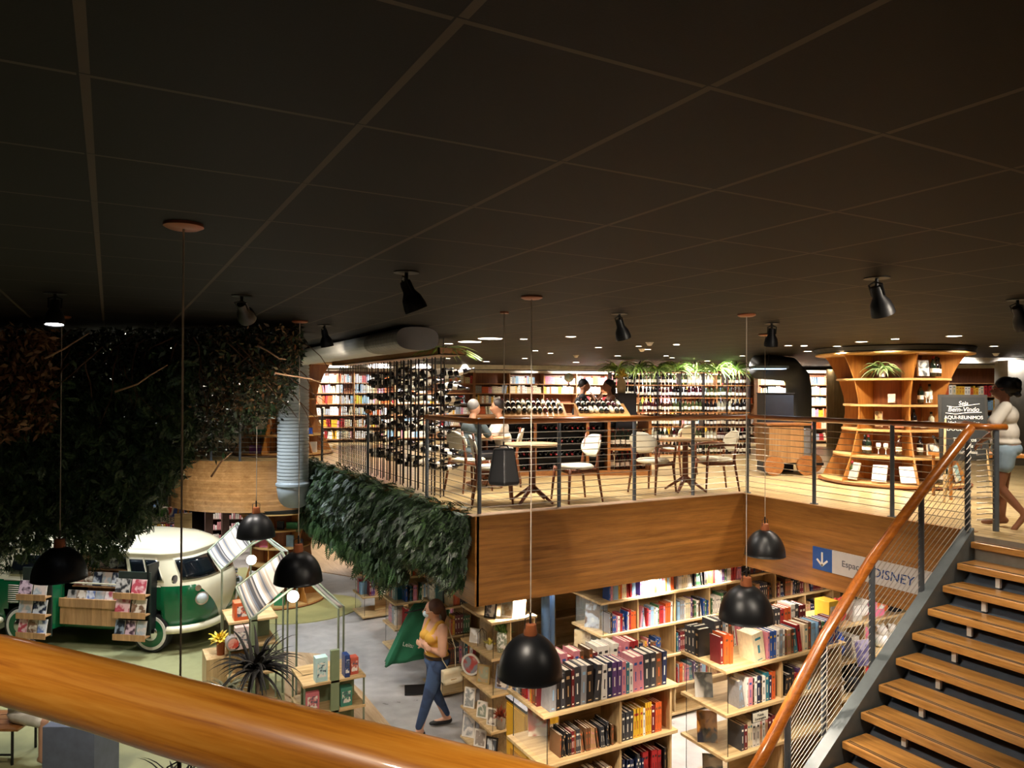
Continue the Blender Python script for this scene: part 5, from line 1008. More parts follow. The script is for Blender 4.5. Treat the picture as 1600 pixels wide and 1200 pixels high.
# interior shell, cargo shelving, opened doors with racks
vp(lambda m: m.box(-1.7, -.45, VC-.2, VC-.17, .42, 1.6).box(-1.7, -.45, VC-.83, VC-.17, .40, .43), 'interior_wall', plain('van_interior', '1b3a2a', .6))
M_rack = wood('rack_wood', '9a7048', 'c79a6a', 2, .5, plank=.07, gap=.002, dark=.25, paxis=0); NM = 0
def vcover(x, y, z, w_, h_, cols, label, tilt=.25, seed=0):
    P0 = VT@Vector((x, y, z)); return cover(P0.x, P0.y, P0.z, w_, h_, tuple((VT.to_3x3()@Vector((0, -1, 0)))[:2]), cols, label, seed, tilt, .012, 'magazine', 'magazine', sc=11)
rk = thing('magazine_bin', 'pale timber magazine bin in the cargo opening of the van', 'display stand', tuple(VT@Vector((-1.05, -.1, 0))))
vp(lambda m: m.box(-1.62, -.52, -.13, -.11, .42, .72).box(-1.62, -.52, -.16, -.13, .72, .86).box(-1.62, -1.6, -.11, .3, .42, .84).box(-.54, -.52, -.11, .3, .42, .84), 'front_panel', M_rack, rk)
vp(lambda m: m.box(-1.6, -.54, -.1, .55, .66, .68).box(-1.6, -.54, .12, .5, .98, 1.0).box(-1.6, -.54, .28, .55, 1.24, 1.26).box(-1.6, -.54, .5, .55, .68, 1.3), 'step_board', M_rack, rk)
CV = [['e8e4de', '2a2a2c', 'b9b4ae'], ['d9a9a9', 'c2626c', 'efe2dc'], ['b9c4dc', '6d84b8', 'e4e6ec'], ['e6e2da', 'a8b0b4', 'd8c4b8'], ['d87a80', 'b84a58', 'e8c0c0'], ['3a4656', '8a96a4', '1e242e'], ['4a2a30', '8a4a4a', 'c99a86'], ['6a7a9a', 'd9dde4', '2c3448'], ['c9b49a', '7a5a44', 'e8dccb'], ['8c6a7c', 'd4b8c4', '4a3442']]
CN = ['black and white', 'rosy', 'pale blue', 'whitish', 'pink', 'slate', 'wine red', 'blue grey', 'tan', 'mauve']
for row, (y, z, n, h_) in enumerate(((-.02, .69, 6, .27), (.16, 1.005, 6, .23), (.33, 1.265, 6, .22))):
    for i in range(n):
        c_ = ((0, 8, 2, 3, 1, 4), (6, 8, 7, 3, 7, 6), (6, 5, 9, 7, 5, 6))[row][i]; NM += 1; vcover(-1.5+i*.175, y, z, .165, h_, CV[c_], f'{CN[c_]} magazine in the van opening, {["front", "middle", "back"][row]} row, {ordi(i)} from the left', seed=NM % 4)
for x0, x1, lb, rows in ((-2.20, -1.66, 'left', ((.30, 3), (.62, 2), (.93, 2))), (-.44, .13, 'right', ((.36, 3), (.72, 2), (1.03, 2)))):
    rk = thing('door_rack', f'timber magazine rack hung on the {lb} open door of the van', 'rack', tuple(VT@Vector((x0, -.45, rows[0][0]))))
    vp(lambda m: m.box(x0, x1, -.27, -.245, rows[0][0]-.05, 1.38), 'door_panel', plain('door_back', '26302b', .5), rk)
    for z, n in rows:
        vp(lambda m: m.box(x0, x1, -.40, -.27, z-.02, z).box(x0, x1, -.41, -.395, z-.06, z+.04), 'shelf_lip', M_rack, rk)
        for i in range(n): c_ = (NM*3+i) % 10; NM += 1; w_ = (x1-x0)/n*.9; vcover(x0+(x1-x0)*(i+.5)/n, -.36, z+.002, w_, .25, CV[c_], f'{CN[c_]} magazine, {lb} door rack of the van, {["lowest", "middle", "top"][rows.index((z, n))]} shelf, {ordi(i)} from left', seed=NM % 4, tilt=.2)
vp(lambda m: m.box(-1.74, -1.66, -.25, .02, .36, 1.5), 'door_edge', M_vgreen); vp(lambda m: m.box(.06, .10, -.27, .0, .42, 1.5), 'door_edge', plain('dark_edge', '15181a', .4))
# ================================================================ hanging hedge on the left fascia
def frond(n=7, w_=.34, droop=.25):
    """unit frond along +x with narrow leaflets"""
    v = []; f = []
    for i in range(n):
        s = (i+.7)/n; l = w_*(1-abs(s-.35)*1.15); z = -droop*s*s
        for g in (-1, 1):
            k = len(v); v += [(s-.03, 0, z), (s-.04, g*l*.55, z+.03), (s+.16, g*l, z-.07), (s+.12, g*l*.4, z-.02)]; f.append((k, k+1, k+2, k+3))
    k = len(v); v += [(0, -.006, 0), (0, .006, 0), (1, .004, -droop), (1, -.004, -droop)]; f.append((k, k+1, k+2, k+3)); return v, f
def dirmats(pos, d, size, rng=RN, roll=.5):
    pos = np.asarray(pos); x = d/np.linalg.norm(d, axis=1)[:, None]; up = np.array([0, 0, 1])+rng.normal(size=x.shape)*roll; y = np.cross(up, x); y /= np.linalg.norm(y, axis=1)[:, None]; z = np.cross(x, y)
    M = np.zeros((len(pos), 4, 4)); s = np.asarray(size)*np.ones(len(pos))
    M[:, :3, 0] = x*s[:, None]; M[:, :3, 1] = y*s[:, None]; M[:, :3, 2] = z*s[:, None]; M[:, :3, 3] = pos; M[:, 3, 3] = 1; return M
FV, FF = frond()
Lh = leafmat('hedge_leaves', ['0f1c10', '1c3019', '2a4323', '152616', '45632f', '0c160d']); t = thing('hanging_hedge', 'dense fern hedge hanging over the left edge of the mezzanine', 'hedge', (3.5, 11, 0))
N = 9500; Y = 7.40+7.9*RN.random(N)**1.25; lowz = np.where(Y < 9.3, -.70, -1.0-.12*np.sin(Y*2.3)); lowz = np.where(Y > 14.2, -.9, lowz); u_ = RN.random(N); Z = .02+(lowz-.02)*u_
bul = .10+.20*np.sin(np.clip((.02-Z)/1.0, 0, 1)*math.pi*.9+.25)+.05*np.sin(Y*5+Z*6); X = 3.60-bul*RN.uniform(.3, 1, N)
dr = np.c_[-RN.uniform(.2, 1., N), RN.normal(0, .5, N), -RN.uniform(.2, 1.3, N)]
scatter('foliage', FV, FF, dirmats(np.c_[X, Y, Z], dr, RN.uniform(.09, .18, N)), Lh, t)
N = 900; Y = RN.uniform(9.5, 14.8, N); P = np.c_[RN.uniform(3.3, 3.62, N), Y, np.where(Y < 8.6, -.78, -1.05)+RN.normal(0, .07, N)]
scatter('trailing_fronds', FV, FF, dirmats(P, np.c_[-RN.uniform(0, .5, N), RN.normal(0, .25, N), -np.ones(N)], RN.uniform(.10, .24, N)), leafmat('trailing_leaves', ['24401f', '3a5a2c', '182c18']), t)
N = 260; P = np.c_[RN.uniform(3.45, 3.72, N), RN.uniform(7.5, 15, N), RN.uniform(-.02, .05, N)]
scatter('top_fronds', FV, FF, dirmats(P, np.c_[-RN.uniform(.2, 1, N), RN.normal(0, .6, N), RN.uniform(-.2, .5, N)], RN.uniform(.1, .18, N)), Lh, t)
# ================================================================ dark mass of foliage hanging from the ceiling at the left
t = thing('ceiling_foliage', 'huge dark mass of dried branches and leaves hanging from the ceiling at left', 'foliage', tuple(D(180, 600, 7.8)))
bx = [-120, 0, 60, 100, 150, 190, 225, 250, 280, 305, 330, 370, 405, 440, 462, 480]; by = [850, 872, 850, 838, 872, 856, 810, 790, 735, 700, 712, 688, 665, 655, 590, 545]
def fol(n, mat, name, dep, lo, hi, size, tv=None, tf=None, xr=(-120, 470), down=.5, pow_=1., keep=None):
    x = RN.uniform(*xr, n); d = RN.uniform(*dep, n); yl = np.interp(x, bx, by)+RN.normal(0, 10, n); yt = 608-.69*1148/d+6; f_ = lo+(hi-lo)*RN.random(n)**pow_; y = yt+(yl-yt)*f_
    if keep is not None: k = keep(x, y, d, f_); x, y, d = x[k], y[k], d[k]
    P = np.array([D(a, b_, c) for a, b_, c in zip(x, y, d)]); P = P[P[:, 2] < CEIL-.02]
    return scatter(name, tv or [(0, 0, 0), (.4, .2, .04), (1, 0, -.05), (.4, -.2, .04)], tf or [(0, 1, 2, 3)], rotmats(P, RN.uniform(.7, 1.3, len(P))*size, down=down), mat, t)
thin = lambda x, y, d, f_: RN.random(len(x)) < np.clip((1.06-f_)*4.5, .12, 1)*np.where(x > 275, np.where(y > 560, .45, .8), 1)
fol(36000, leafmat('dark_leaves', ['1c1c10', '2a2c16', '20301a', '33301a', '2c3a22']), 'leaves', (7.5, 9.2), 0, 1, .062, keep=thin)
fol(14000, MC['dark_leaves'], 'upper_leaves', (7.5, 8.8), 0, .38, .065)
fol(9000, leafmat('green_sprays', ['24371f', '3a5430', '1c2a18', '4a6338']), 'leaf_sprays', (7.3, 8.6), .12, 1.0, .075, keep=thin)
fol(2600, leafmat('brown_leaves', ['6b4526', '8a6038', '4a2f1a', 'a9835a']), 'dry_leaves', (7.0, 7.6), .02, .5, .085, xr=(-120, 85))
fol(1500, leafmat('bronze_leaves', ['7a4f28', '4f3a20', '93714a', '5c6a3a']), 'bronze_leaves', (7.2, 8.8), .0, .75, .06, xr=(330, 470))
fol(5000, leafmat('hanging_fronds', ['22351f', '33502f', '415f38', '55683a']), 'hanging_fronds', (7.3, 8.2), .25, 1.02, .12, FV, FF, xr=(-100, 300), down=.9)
mb = MB()
for k in range(110):
    x = random.uniform(-60, 450); d = random.uniform(7.3, 8.6); y0 = 608-.69*1148/d+10; p = Vector(D(x, y0+random.uniform(0, 60), d)); dr = Vector((random.gauss(0, .6), random.gauss(0, .6), -random.uniform(.1, .8))).normalized(); pts = [p]
    for i in range(6): dr = (dr+Vector((random.gauss(0, .25), random.gauss(0, .25), -.12))).normalized(); p = p+dr*random.uniform(.1, .2); pts.append(p)
    if max(q.z for q in pts) < CEIL: mb.tube(pts, [.009, .008, .006, .005, .004, .003, .002], 5)
mb.build('branches', plain('branch_bark', '5a3d24', .8), t, smooth=True)
mb = MB()
for pts in ([(402, 540), (418, 548), (436, 560), (448, 562)], [(430, 583), (460, 588), (485, 592), (500, 598)], [(180, 612), (215, 600), (232, 588), (262, 570)], [(70, 560), (100, 545), (140, 520)], [(330, 745), (345, 722), (362, 708)]):
    P_l = [Vector(D(x, y, 7.0)) for x, y in pts]; mb.tube(P_l, [.011]+[.008]*(len(pts)-2)+[.004], 6)
mb.build('bare_branches', plain('pale_branch', 'b08a68', .7), t, smooth=True)
# ================================================================ striped awning stalls
def stripes():
    t_ = NT('striped_canvas'); u = t_.n('ShaderNodeUVMap'); sp = t_.n('ShaderNodeSeparateXYZ'); t_.l(u, sp); q = t_.math('MULTIPLY', sp.outputs[0], 1.)
    wn = t_.n('ShaderNodeTexWhiteNoise', noise_dimensions='1D'); t_.t.links.new(t_.math('FLOOR', t_.math('MULTIPLY', sp.outputs[0], 34)), wn.inputs['W'])
    r = t_.n('ShaderNodeValToRGB'); r.color_ramp.interpolation = 'CONSTANT'; e = r.color_ramp.elements
    while len(e) < 5: e.new(.5)
    for q_, (p_, c_) in zip(e, ((0, 'c9c4ba'), (.4, '8a847e'), (.55, '38383c'), (.7, 'a89c90'), (.85, '5c626c'))): q_.position = p_; q_.color = srgb(c_)
    t_.t.links.new(wn.outputs[0], r.inputs[0]); t_.base(r.outputs[0]); t_.b.inputs['Roughness'].default_value = .8; return t_.m
M_str = stripes()
def canvas(name, A, B, C_, D_, parent, sag=.04, n=10):
    """A-B is the upper edge, D-C the lower; stripes run from upper to lower edge"""
    A, B, C_, D_ = map(Vector, (A, B, C_, D_)); me = bpy.data.meshes.new(name); vs = []; uv = []; nr = (B-A).cross(D_-A).normalized()
    for j in range(n+1):
        for i in range(n+1):
            s, v = i/n, j/n; p = (A*(1-s)+B*s)*(1-v)+(D_*(1-s)+C_*s)*v; vs.append(p+nr*(sag*math.sin(math.pi*v))); uv.append((s, v))
    fs = [(j*(n+1)+i, j*(n+1)+i+1, (j+1)*(n+1)+i+1, (j+1)*(n+1)+i) for j in range(n) for i in range(n)]
    off = root_loc(parent); me.from_pydata([tuple(v-off) for v in vs], [], fs); ul = me.uv_layers.new()
    for p in me.polygons:
        for li in p.loop_indices: ul.data[li].uv = uv[me.loops[li].vertex_index]
        p.use_smooth = True
    me.materials.append(M_str); o = bpy.data.objects.new(name, me); COL.objects.link(o); o.parent = parent; m = o.modifiers.new('t', 'SOLIDIFY'); m.thickness = .006; return o
M_sage = plain('sage_panel', '7c8c6c', .55, 0, .05); M_pole = plain('grey_green_pole', '7d8874', .45, .2); M_shelf = M_oak
def stall(label, A, B, C_, D_, Q, base, lamp, hgt):
    t = thing('awning_stall', label, 'stall', (base[0], base[1], LOW)); canvas('striped_awning', A, B, C_, D_, t); canvas('striped_awning', *Q, t, .02); R1, R2 = Q[3], Q[2]
    for p in (D_, C_, R1, R2): MB().tube([p, (p[0], p[1], LOW)], .014, 8).build('pole', M_pole, t)
    for a, b_ in ((A, D_), (B, C_), (Q[0], R1), (Q[1], R2), (A, B), (C_, Q[1]), (D_, Q[0])): MB().tube([a, b_], .014, 8).build('awning_bar', M_pole, t)
    MB().ell(lamp, .07, 14).build('light_bulb', plain('stall_bulb', 'fff6e2', .5, 0, 0, emit=14), t, smooth=True); bulb((lamp[0], lamp[1], lamp[2]-.12), 2, NEUT, .08); return t
dd = lambda x, y, d: tuple(D(x, y, d))
s1 = stall('front stall with a striped canvas awning beneath the pendant lamp', dd(369, 918, 9.2), dd(441, 862, 10.0), dd(464, 902, 9.6), dd(391, 968, 8.7), (dd(476, 904, 9.3), dd(488, 902, 10.0), dd(537, 948, 9.6), dd(529, 951, 9.0)), D(445, 1000, 9.3), dd(458, 932, 8.9), 1)
s2 = stall('rear stall with a striped canvas awning behind the front one', dd(325, 861, 11.0), dd(372, 817, 11.8), dd(392, 852, 11.4), dd(347, 890, 10.6), (dd(408, 836, 10.9), dd(418, 839, 11.5), dd(450, 862, 11.1), dd(443, 863, 10.6)), D(385, 960, 11), dd(393, 875, 10.8), 1)
def unit(x0, x1, y0, y1, zs, t, panels=True):
    for z in zs: MB().box(x0, x1, y0, y1, z-.03, z).build('board', M_shelf, t, bevel=.003)
    xm, ym = (x0+x1)/2, (y0+y1)/2
    MB().box(xm-.05, xm+.05, y0+.0, y0+.05, LOW, zs[0]+.35).build('sage_post', M_sage, t); MB().box(x0+.05, x1-.05, ym-.01, ym+.01, LOW, zs[0]).build('sage_back', M_sage, t)
    for y in (y0+.02, y1-.02):
        for x in (x0+.02, x1-.02): MB().tube([(x, y, LOW), (x, y, zs[0])], .012, 6).build('rod', M_pole, t)
ZS = (-1.98, -2.33, -2.66, -2.9); unit(1.98, 2.72, 8.55, 9.2, ZS, s1); unit(1.45, 2.1, 10.6, 11.3, (-1.75, -2.1, -2.5, -2.88), s2)
BX = [('white teal boxed set', (2.20, 8.58, -1.98), (.14, .12, .28), 'b9dde0', 's'), ('blue lettered upright box', (2.50, 8.57, -1.98), (.06, .14, .26), '23407e', 's'), ('red and cream box', (2.6, 8.62, -1.98), (.1, .12, .2), 'c05a48', 's'), ('teal twin boxes', (2.5, 8.6, -2.33), (.14, .12, .22), '3f8a78', 's'),
      ('pink leaning picture box', (2.1, 8.6, -2.33), (.16, .06, .24), 'c9707c', 's'), ('round red tin beside the plant leaves', (2.22, 8.5, -2.66), (.16, .1, .16), 'c23a2c', 'r'), ('round red tin at the lowest board', (2.46, 8.45, -2.9), (.17, .1, .17), 'c8402e', 'r'), ('white handle box on the rear stall', (1.62, 10.5, -2.1), (.2, .12, .3), 'd9c3c0', 's'),
      ('orange square bag on the rear stall', (1.66, 10.65, -1.75), (.26, .2, .24), 'd8602e', 's'), ('grey patterned ball on the rear stall', (1.5, 10.5, -2.1), (.18, .16, .18), '9a9490', 'r')]
for nm, (x, y, z), (a, b_, c), hx, k in BX:
    t = thing('tin' if k == 'r' else 'gift_box', nm+(' on the front stall' if 'stall' not in nm else ''), 'tin' if k == 'r' else 'box', (x, y, z)); m = plain('pack_'+hx, hx, .45)
    if k == 'r': MB().tube([(x, y, z+c/2), (x, y+b_, z+c/2)], c/2, 28).build('drum', m, t, auto=40); MB().tube([(x, y-.004, z+c/2), (x, y, z+c/2)], c*.38, 24).build('face_print', picture('tinprint', ['e8dcc8', 'c23a2c', 'e0a090'], 16, 1), t)
    else: MB().box(x-a/2, x+a/2, y, y+b_, z, z+c).build('carton', m, t, bevel=.004); MB().box(x-a*.36, x+a*.36, y-.003, y, z+c*.2, z+c*.8).build('print', picture('pack_'+hx+'_p', [hx, 'e8e6e0', hx, '4a5a6a'], 26, 2), t)
# stack of purple and blue boxed games with two red boxes standing on it
p = G(505, 1108, -2.60); x, y = p[0], p[1]; t = thing('crate', 'pale slatted timber crate at the corner of the front stall', 'crate', (x, y, LOW)); MB().box(x-.22, x+.22, y-.02, y+.4, LOW, -2.60).build('body', M_rack, t, bevel=.005)
for i, c_ in enumerate(('2c2f6a', '353a86', '40368a', '55388c', '7a3a86', '93407e')): t = thing('boxed_game', f'flat purple blue boxed game, {ordi(i)} from the bottom of the pile on the crate', 'box', (x, y, -2.6+i*.045), 'pile of boxed games'); MB().box(x-.17, x+.17, y, y+.28, -2.6+i*.045+.001, -2.6+(i+1)*.045-.001).build('carton', plain('game_'+c_, c_, .4), t, bevel=.003); MB().box(x-.08, x+.08, y-.002, y, -2.6+i*.045+.012, -2.6+i*.045+.028).build('title_strip', M_white, t)
for i in (0, 1): t = thing('red_box', ['left', 'right'][i]+' slim red box standing upright on the pile of boxed games', 'box', (x-.08+.2*i, y+.1, -2.33)); MB().box(x-.11+.2*i, x-.05+.2*i, y+.06, y+.2, -2.329, -2.1).build('carton', plain('red_card', 'b5382e', .45), t, bevel=.003); MB().box(x-.092+.2*i, x-.068+.2*i, y+.057, y+.06, -2.3, -2.15).build('label_strip', M_white, t)
# dark spiky plants
Ldr = leafmat('dark_strap_leaves', ['100e0c', '1a1613', '0c0a09', '241f19'], .75)
p = D(402, 1048, 7.2); t = blade_plant('dracaena', 'tall dark spiky dracaena standing before the front stall', p, 80, .50, Ldr, up=1.35, droop=1.7, w_=.034, seg=8)
MB().tube([(p[0], p[1], LOW+.3), (p[0]+.01, p[1], (LOW+p[2])/2), (p[0], p[1], p[2]+.02)], [.022, .02, .02], 8).build('stem', plain('stem_brown', '5c4a38', .8), t, smooth=True); MB().lathe([(0, 0), (.13, 0), (.18, .32), (.165, .32), (.15, .28), (0, .28)], (p[0], p[1], LOW), 24).build('pot', plain('dark_pot', '3a3632', .6), t, auto=40)
p = D(352, 1082, 7.6); t = blade_plant('spiky_plant', 'small grey green spiky plant left of the dark dracaena', p, 40, .34, leafmat('grey_strap_leaves', ['5a5c46', '73765a', '3f4232']), up=1.3, droop=1.6, w_=.022); MB().lathe([(0, 0), (.12, 0), (.15, p[2]-LOW), (0, p[2]-LOW)], (p[0], p[1], LOW), 20).build('tall_pot', MC['dark_pot'], t, auto=40)
p = D(272, 1235, 5.9); t = blade_plant('spiky_plant', 'dark spiky plant peeking over the bottom edge under the near handrail', p, 50, .36, Ldr, up=1.3, droop=1.6, w_=.026); MB().tube([(p[0], p[1], LOW+.01), tuple(p)], .02, 8).build('stem', MC['stem_brown'], t); MB().lathe([(0, 0), (.14, 0), (.17, .3), (0, .3)], (p[0], p[1], LOW), 20).build('pot', MC['dark_pot'], t, auto=40)
p = D(345, 1000, 10.2); t = blade_plant('yellow_flower', 'bright yellow flowers in a vase beside the van bumper', p, 60, .15, leafmat('bright_yellow', ['e8c21c', 'f0d84a', 'd9a812']), up=1.3, droop=1.2, w_=.04); MB().lathe([(0, 0), (.05, 0), (.06, .2), (0, .2)], (p[0], p[1], p[2]-.2), 16).build('vase', plain('terracotta', 'a0562c', .6), t, auto=40); zt = p[2]-.2
MB().box(p[0]-.2, p[0]+.4, p[1]-.15, p[1]+.35, LOW, zt).build('oak_pedestal', M_oakv, label='oak pedestal carrying the yellow flowers beside the van', cat='pedestal')
# ================================================================ shop below the round balcony and behind the van
def dup_tower(loc, label, sc=(1, 1, 1), rz=0):
    src = [o for o in bpy.data.objects if o.get('category') == 'shelf' and o.name.startswith('shelf_tower')][0]; return dup(src, loc, rz, label, scale=sc)
q = D(443, 700, 16.4); dup_tower((q[0], q[1], 0), 'second amber shelf tower behind the ribbed grey column on the mezzanine'); q = D(440, 850, 15.4); dup_tower((q[0], q[1], LOW), 'lower amber shelf tower below the round balcony', (.85, .85, .94))
TI = 0
for nm, q, dn in (('mezzanine tower behind the ribbed column', D(443, 700, 16.4), 0), ('lower tower below the round balcony', D(440, 850, 15.4), LOW)):
    k = .85 if dn else 1; kz = .94 if dn else 1
    for a in (-50, -25, 15, 40, 65):
        for z in (.06, .45, .85, 1.23, 1.63):
            if random.random() < .25: continue
            r = (TR(z)-.2)*k; ar = math.radians(a); c_ = np.array(q[:2])-Fx*math.cos(ar)*r+Rx*math.sin(ar)*r; hx = random.choice(cols[:]); w_ = random.uniform(.12, .26); hh = random.uniform(.1, .24); TI += 1
            t = thing('boxed_item', f"{['red','blue','pink','white','yellow','green','black','orange','light blue','grey','purple'][cols.index(hx)]} boxed item on the {nm}, {['lowest', 'second', 'third', 'fourth', 'top'][(.06, .45, .85, 1.23, 1.63).index(z)]} board, {ordi((-50, -25, 15, 40, 65).index(a))} spot", 'box', (c_[0], c_[1], dn+z*kz), 'boxed items on the far towers'); MB().cb((c_[0], c_[1], dn+z*kz+hh/2+.001), (w_, .08, hh), -YAW).build('carton', plain('toy_'+['red','blue','pink','white','yellow','green','black','orange','light blue','grey','purple'][cols.index(hx)].replace(' ', '_'), hx, .5), t)
def wall_rack(x0, x1, dep, z0, z1, nrow, label, sign=None, cl=None):
    a = D(x0, 800, dep); b_ = D(x1, 800, dep); A = Vector((a[0], a[1], 0)); B = Vector((b_[0], b_[1], 0)); dv = (B-A).normalized(); nv = Vector((dv.y, -dv.x, 0)); LN = (B-A).length; T = Matrix.Translation(A)@Matrix((dv, -nv, Vector((0, 0, 1)))).transposed().to_4x4()
    t = thing('supply_rack', label, 'rack', (A.x, A.y, LOW))
    def part(f, name, mat): mb = MB(); mb.T = T; f(mb); return mb.build(name, mat, t)
    part(lambda m: m.box(0, LN, .3, .32, LOW, z1), 'back_panel', plain('rack_back', '3a2a22', .6)); part(lambda m: m.box(-.02, 0, 0, .32, LOW, z1).box(LN, LN+.02, 0, .32, LOW, z1), 'side_panel', plain('rack_side', '54382a', .5))
    for j in range(nrow):
        z = z0+(z1-z0)*j/nrow; part(lambda m: m.box(0, LN, 0, .3, z-.015, z), 'board', MC['rack_side']); mb = MB(); mb.T = T; n = int(LN/.055)
        for i in range(n):
            x = (i+.5)*LN/n; h = random.uniform(.08, (z1-z0)/nrow*.75); mb.m(random.randrange(6)); mb.tube([(x, .05, z), (x, .05, z+h)], .022, 6)
        o = mb.build('jar_row', [plain('jar_'+c_, c_, .4) for c_ in (cl or ['e6e0d6', 'a83a34', '2c4a8a', 'd9b23a', 'c98a8c', '4a3028'])], t); o['kind'] = 'stuff'
    if sign:
        part(lambda m: m.box(0, LN, -.02, .02, z1-.02, z1+.38), 'header_panel', picture('acrylic_header', ['e6e2d8', '2f4fa8', 'e6e2d8', 'c23a34', 'e6e2d8', '5c9a4a'], 2.2, 3)); part(lambda m: m.box(0, LN, -.024, -.02, z1, z1+.14), 'name_strip', M_white)
        Mx = Matrix((dv, Vector((0, 0, 1)), nv)).transposed(); text('lettering', sign, .15, M_black, T@Vector((LN/2, -.027, z1+.07)), Mx, t)
    return t
wall_rack(230, 288, 18.6, -2.8, -1.95, 5, 'brown rack of small paint pots with a white lettered header, behind the van', 'ACRILEX')
wall_rack(168, 226, 19.2, -2.8, -1.75, 5, 'rack of paint tubes with a blue header left of the lettered one', 'ACRILEX')
wall_rack(95, 165, 20, -2.8, -1.3, 6, 'rack of pink and white supplies behind the foliage', cl=['e6e0d6', 'd98a94', 'e8c8c8', 'd9b23a', 'c98a8c', 'f0ece4'])
wall_rack(-60, 90, 20.5, -2.8, -.4, 9, 'long high rack of coloured supplies at the far left behind the van', cl=['e6e0d6', 'd9a83a', 'e8c8c8', '8a9ac0', 'c96a5c', 'f0ece4'])
wall_rack(332, 392, 20.5, -2.8, -1.0, 6, 'rack of white and pink packets below the round balcony', cl=['e6e0d6', 'e0b0b4', 'efe6dc', 'd9cfc4', 'c98a8c', 'f0ece4'])
q = D(240, 760, 19.4); MB().tube([(q[0], q[1], LOW), (q[0], q[1], CEIL)], .11, 20).build('steel_column', MC['blue_column'], auto=40, label='blue column behind the lettered paint rack', cat='column')
p = D(286, 830, 18.2); t = thing('easel', 'timber artist easel under the left end of the round balcony', 'easel', (p[0], p[1], LOW))
for s in (-.22, .22, 0): MB().tube([(p[0]+s*.4, p[1], LOW+1.55), (p[0]+s*1.3, p[1]+(.4 if s == 0 else 0), LOW)], .025, 6).build('leg', M_amber, t)
MB().box(p[0]-.3, p[0]+.3, p[1]-.05, p[1], LOW+.6, LOW+.66).build('ledge', M_amber, t); MB().box(p[0]-.2, p[0]+.2, p[1]-.04, p[1], LOW+.66, LOW+1.3).build('board', M_oak, t)
for q in ((326, 19), (352, 19.5)): p = D(q[0], 830, q[1]); MB().box(p[0]-.09, p[0]+.09, p[1]-.09, p[1]+.09, LOW, -.95).build('timber_post', plain('dark_timber_'+str(q[0]), '4a3228', .6), label='dark timber post under the round balcony, '+('left' if q[0] == 326 else 'right')+' one', cat='post')
# easel chairs on the round balcony
dup(c0, (3.0, 16.6, 0), 1.0, 'cream chair on the round balcony behind the curved railing')
# ================================================================ people
FX3 = Vector((Fx[0], Fx[1], 0)); RX3 = Vector((Rx[0], Rx[1], 0))
def cap(mb, p0, p1, r0, r1, n=12):
    p0, p1 = Vector(p0), Vector(p1); mb.tube([p0, p0.lerp(p1, .5), p1], [r0, (r0+r1)/2, r1], n); mb.ell(p0, r0, n); mb.ell(p1, r1, n)
def blob(name, fn, mat, parent, T, vox=.012, it=6):
    mb = MB(); mb.T = T; fn(mb); me = mb.mesh(name, mat); o = bpy.data.objects.new(name, me); COL.objects.link(o)
    r = o.modifiers.new('r', 'REMESH'); r.mode = 'VOXEL'; r.voxel_size = vox; s = o.modifiers.new('s', 'SMOOTH'); s.iterations = it; s.factor = .5
    bpy.context.view_layer.update(); m2 = bpy.data.meshes.new_from_object(o.evaluated_get(bpy.context.evaluated_depsgraph_get())); bpy.data.objects.remove(o)
    m2.materials.clear(); m2.materials.append(mat); off = root_loc(parent); m2.transform(Matrix.Translation(-off)); m2.polygons.foreach_set('use_smooth', [True]*len(m2.polygons))
    o = bpy.data.objects.new(name, m2); COL.objects.link(o); o.parent = parent; return o
def hand(mb, w, d, up, s=1, curl=.5):
    """palm and five fingers from the wrist w along d; up = back of the hand"""
    w, d, up = Vector(w), Vector(d).normalized(), Vector(up).normalized(); sd = d.cross(up).normalized(); c = w+d*.045
    mb.ell(c, (.047, .040, .017), 10, Matrix((d, sd, up)).transposed())
    for i, (o_, l) in enumerate(((-.03, .065), (-.010, .075), (.010, .07), (.030, .055))):
        a = c+d*.038+sd*o_; b_ = a+d*l*.5-up*l*curl*.25; cap(mb, a, b_, .0095, .009, 7); cap(mb, b_, b_+d*l*.35-up*l*curl*.6, .009, .0075, 7)
    a = c-d*.02-sd*s*.035; b_ = a+d*.035-sd*s*.028-up*.008; cap(mb, a, b_, .011, .010, 7); cap(mb, b_, b_+d*.03-sd*s*.006-up*.01, .010, .008, 7)
def foot(mb, a, fwd, r=.03): a = Vector(a); f = Vector(fwd).normalized(); cap(mb, a+Vector((0, 0, -.02))-f*.03, a+f*.12+Vector((0, 0, -.05)), .036, .028, 10); cap(mb, a+f*.12+Vector((0, 0, -.05)), a+f*.17+Vector((0, 0, -.055)), .032, .022, 10)
def head(mb, c, f, s=1):
    c = Vector(c); f = Vector(f).normalized(); sd = Vector((0, 0, 1)).cross(f); M = Matrix((f, sd, f.cross(sd))).transposed()
    mb.ell(c+f*-.005*s, (.098*s, .077*s, .112*s), 16, M); mb.ell(c+f*.03*s-Vector((0, 0, .055))*s, (.062*s, .055*s, .058*s), 12, M); cap(mb, c+f*.095*s+Vector((0, 0, .012)), c+f*.112*s-Vector((0, 0, .022)), .009*s, .015*s, 8)
    for g in (-1, 1): mb.ell(c+sd*g*.078*s-f*.005-Vector((0, 0, .008)), (.018*s, .008*s, .028*s), 8, M); mb.ell(c+f*.062*s+sd*g*.035*s-Vector((0, 0, .03)), .025*s, 8, M)
    mb.ell(c+f*.09*s-Vector((0, 0, .052*s)), (.012*s, .024*s, .01*s), 8, M)
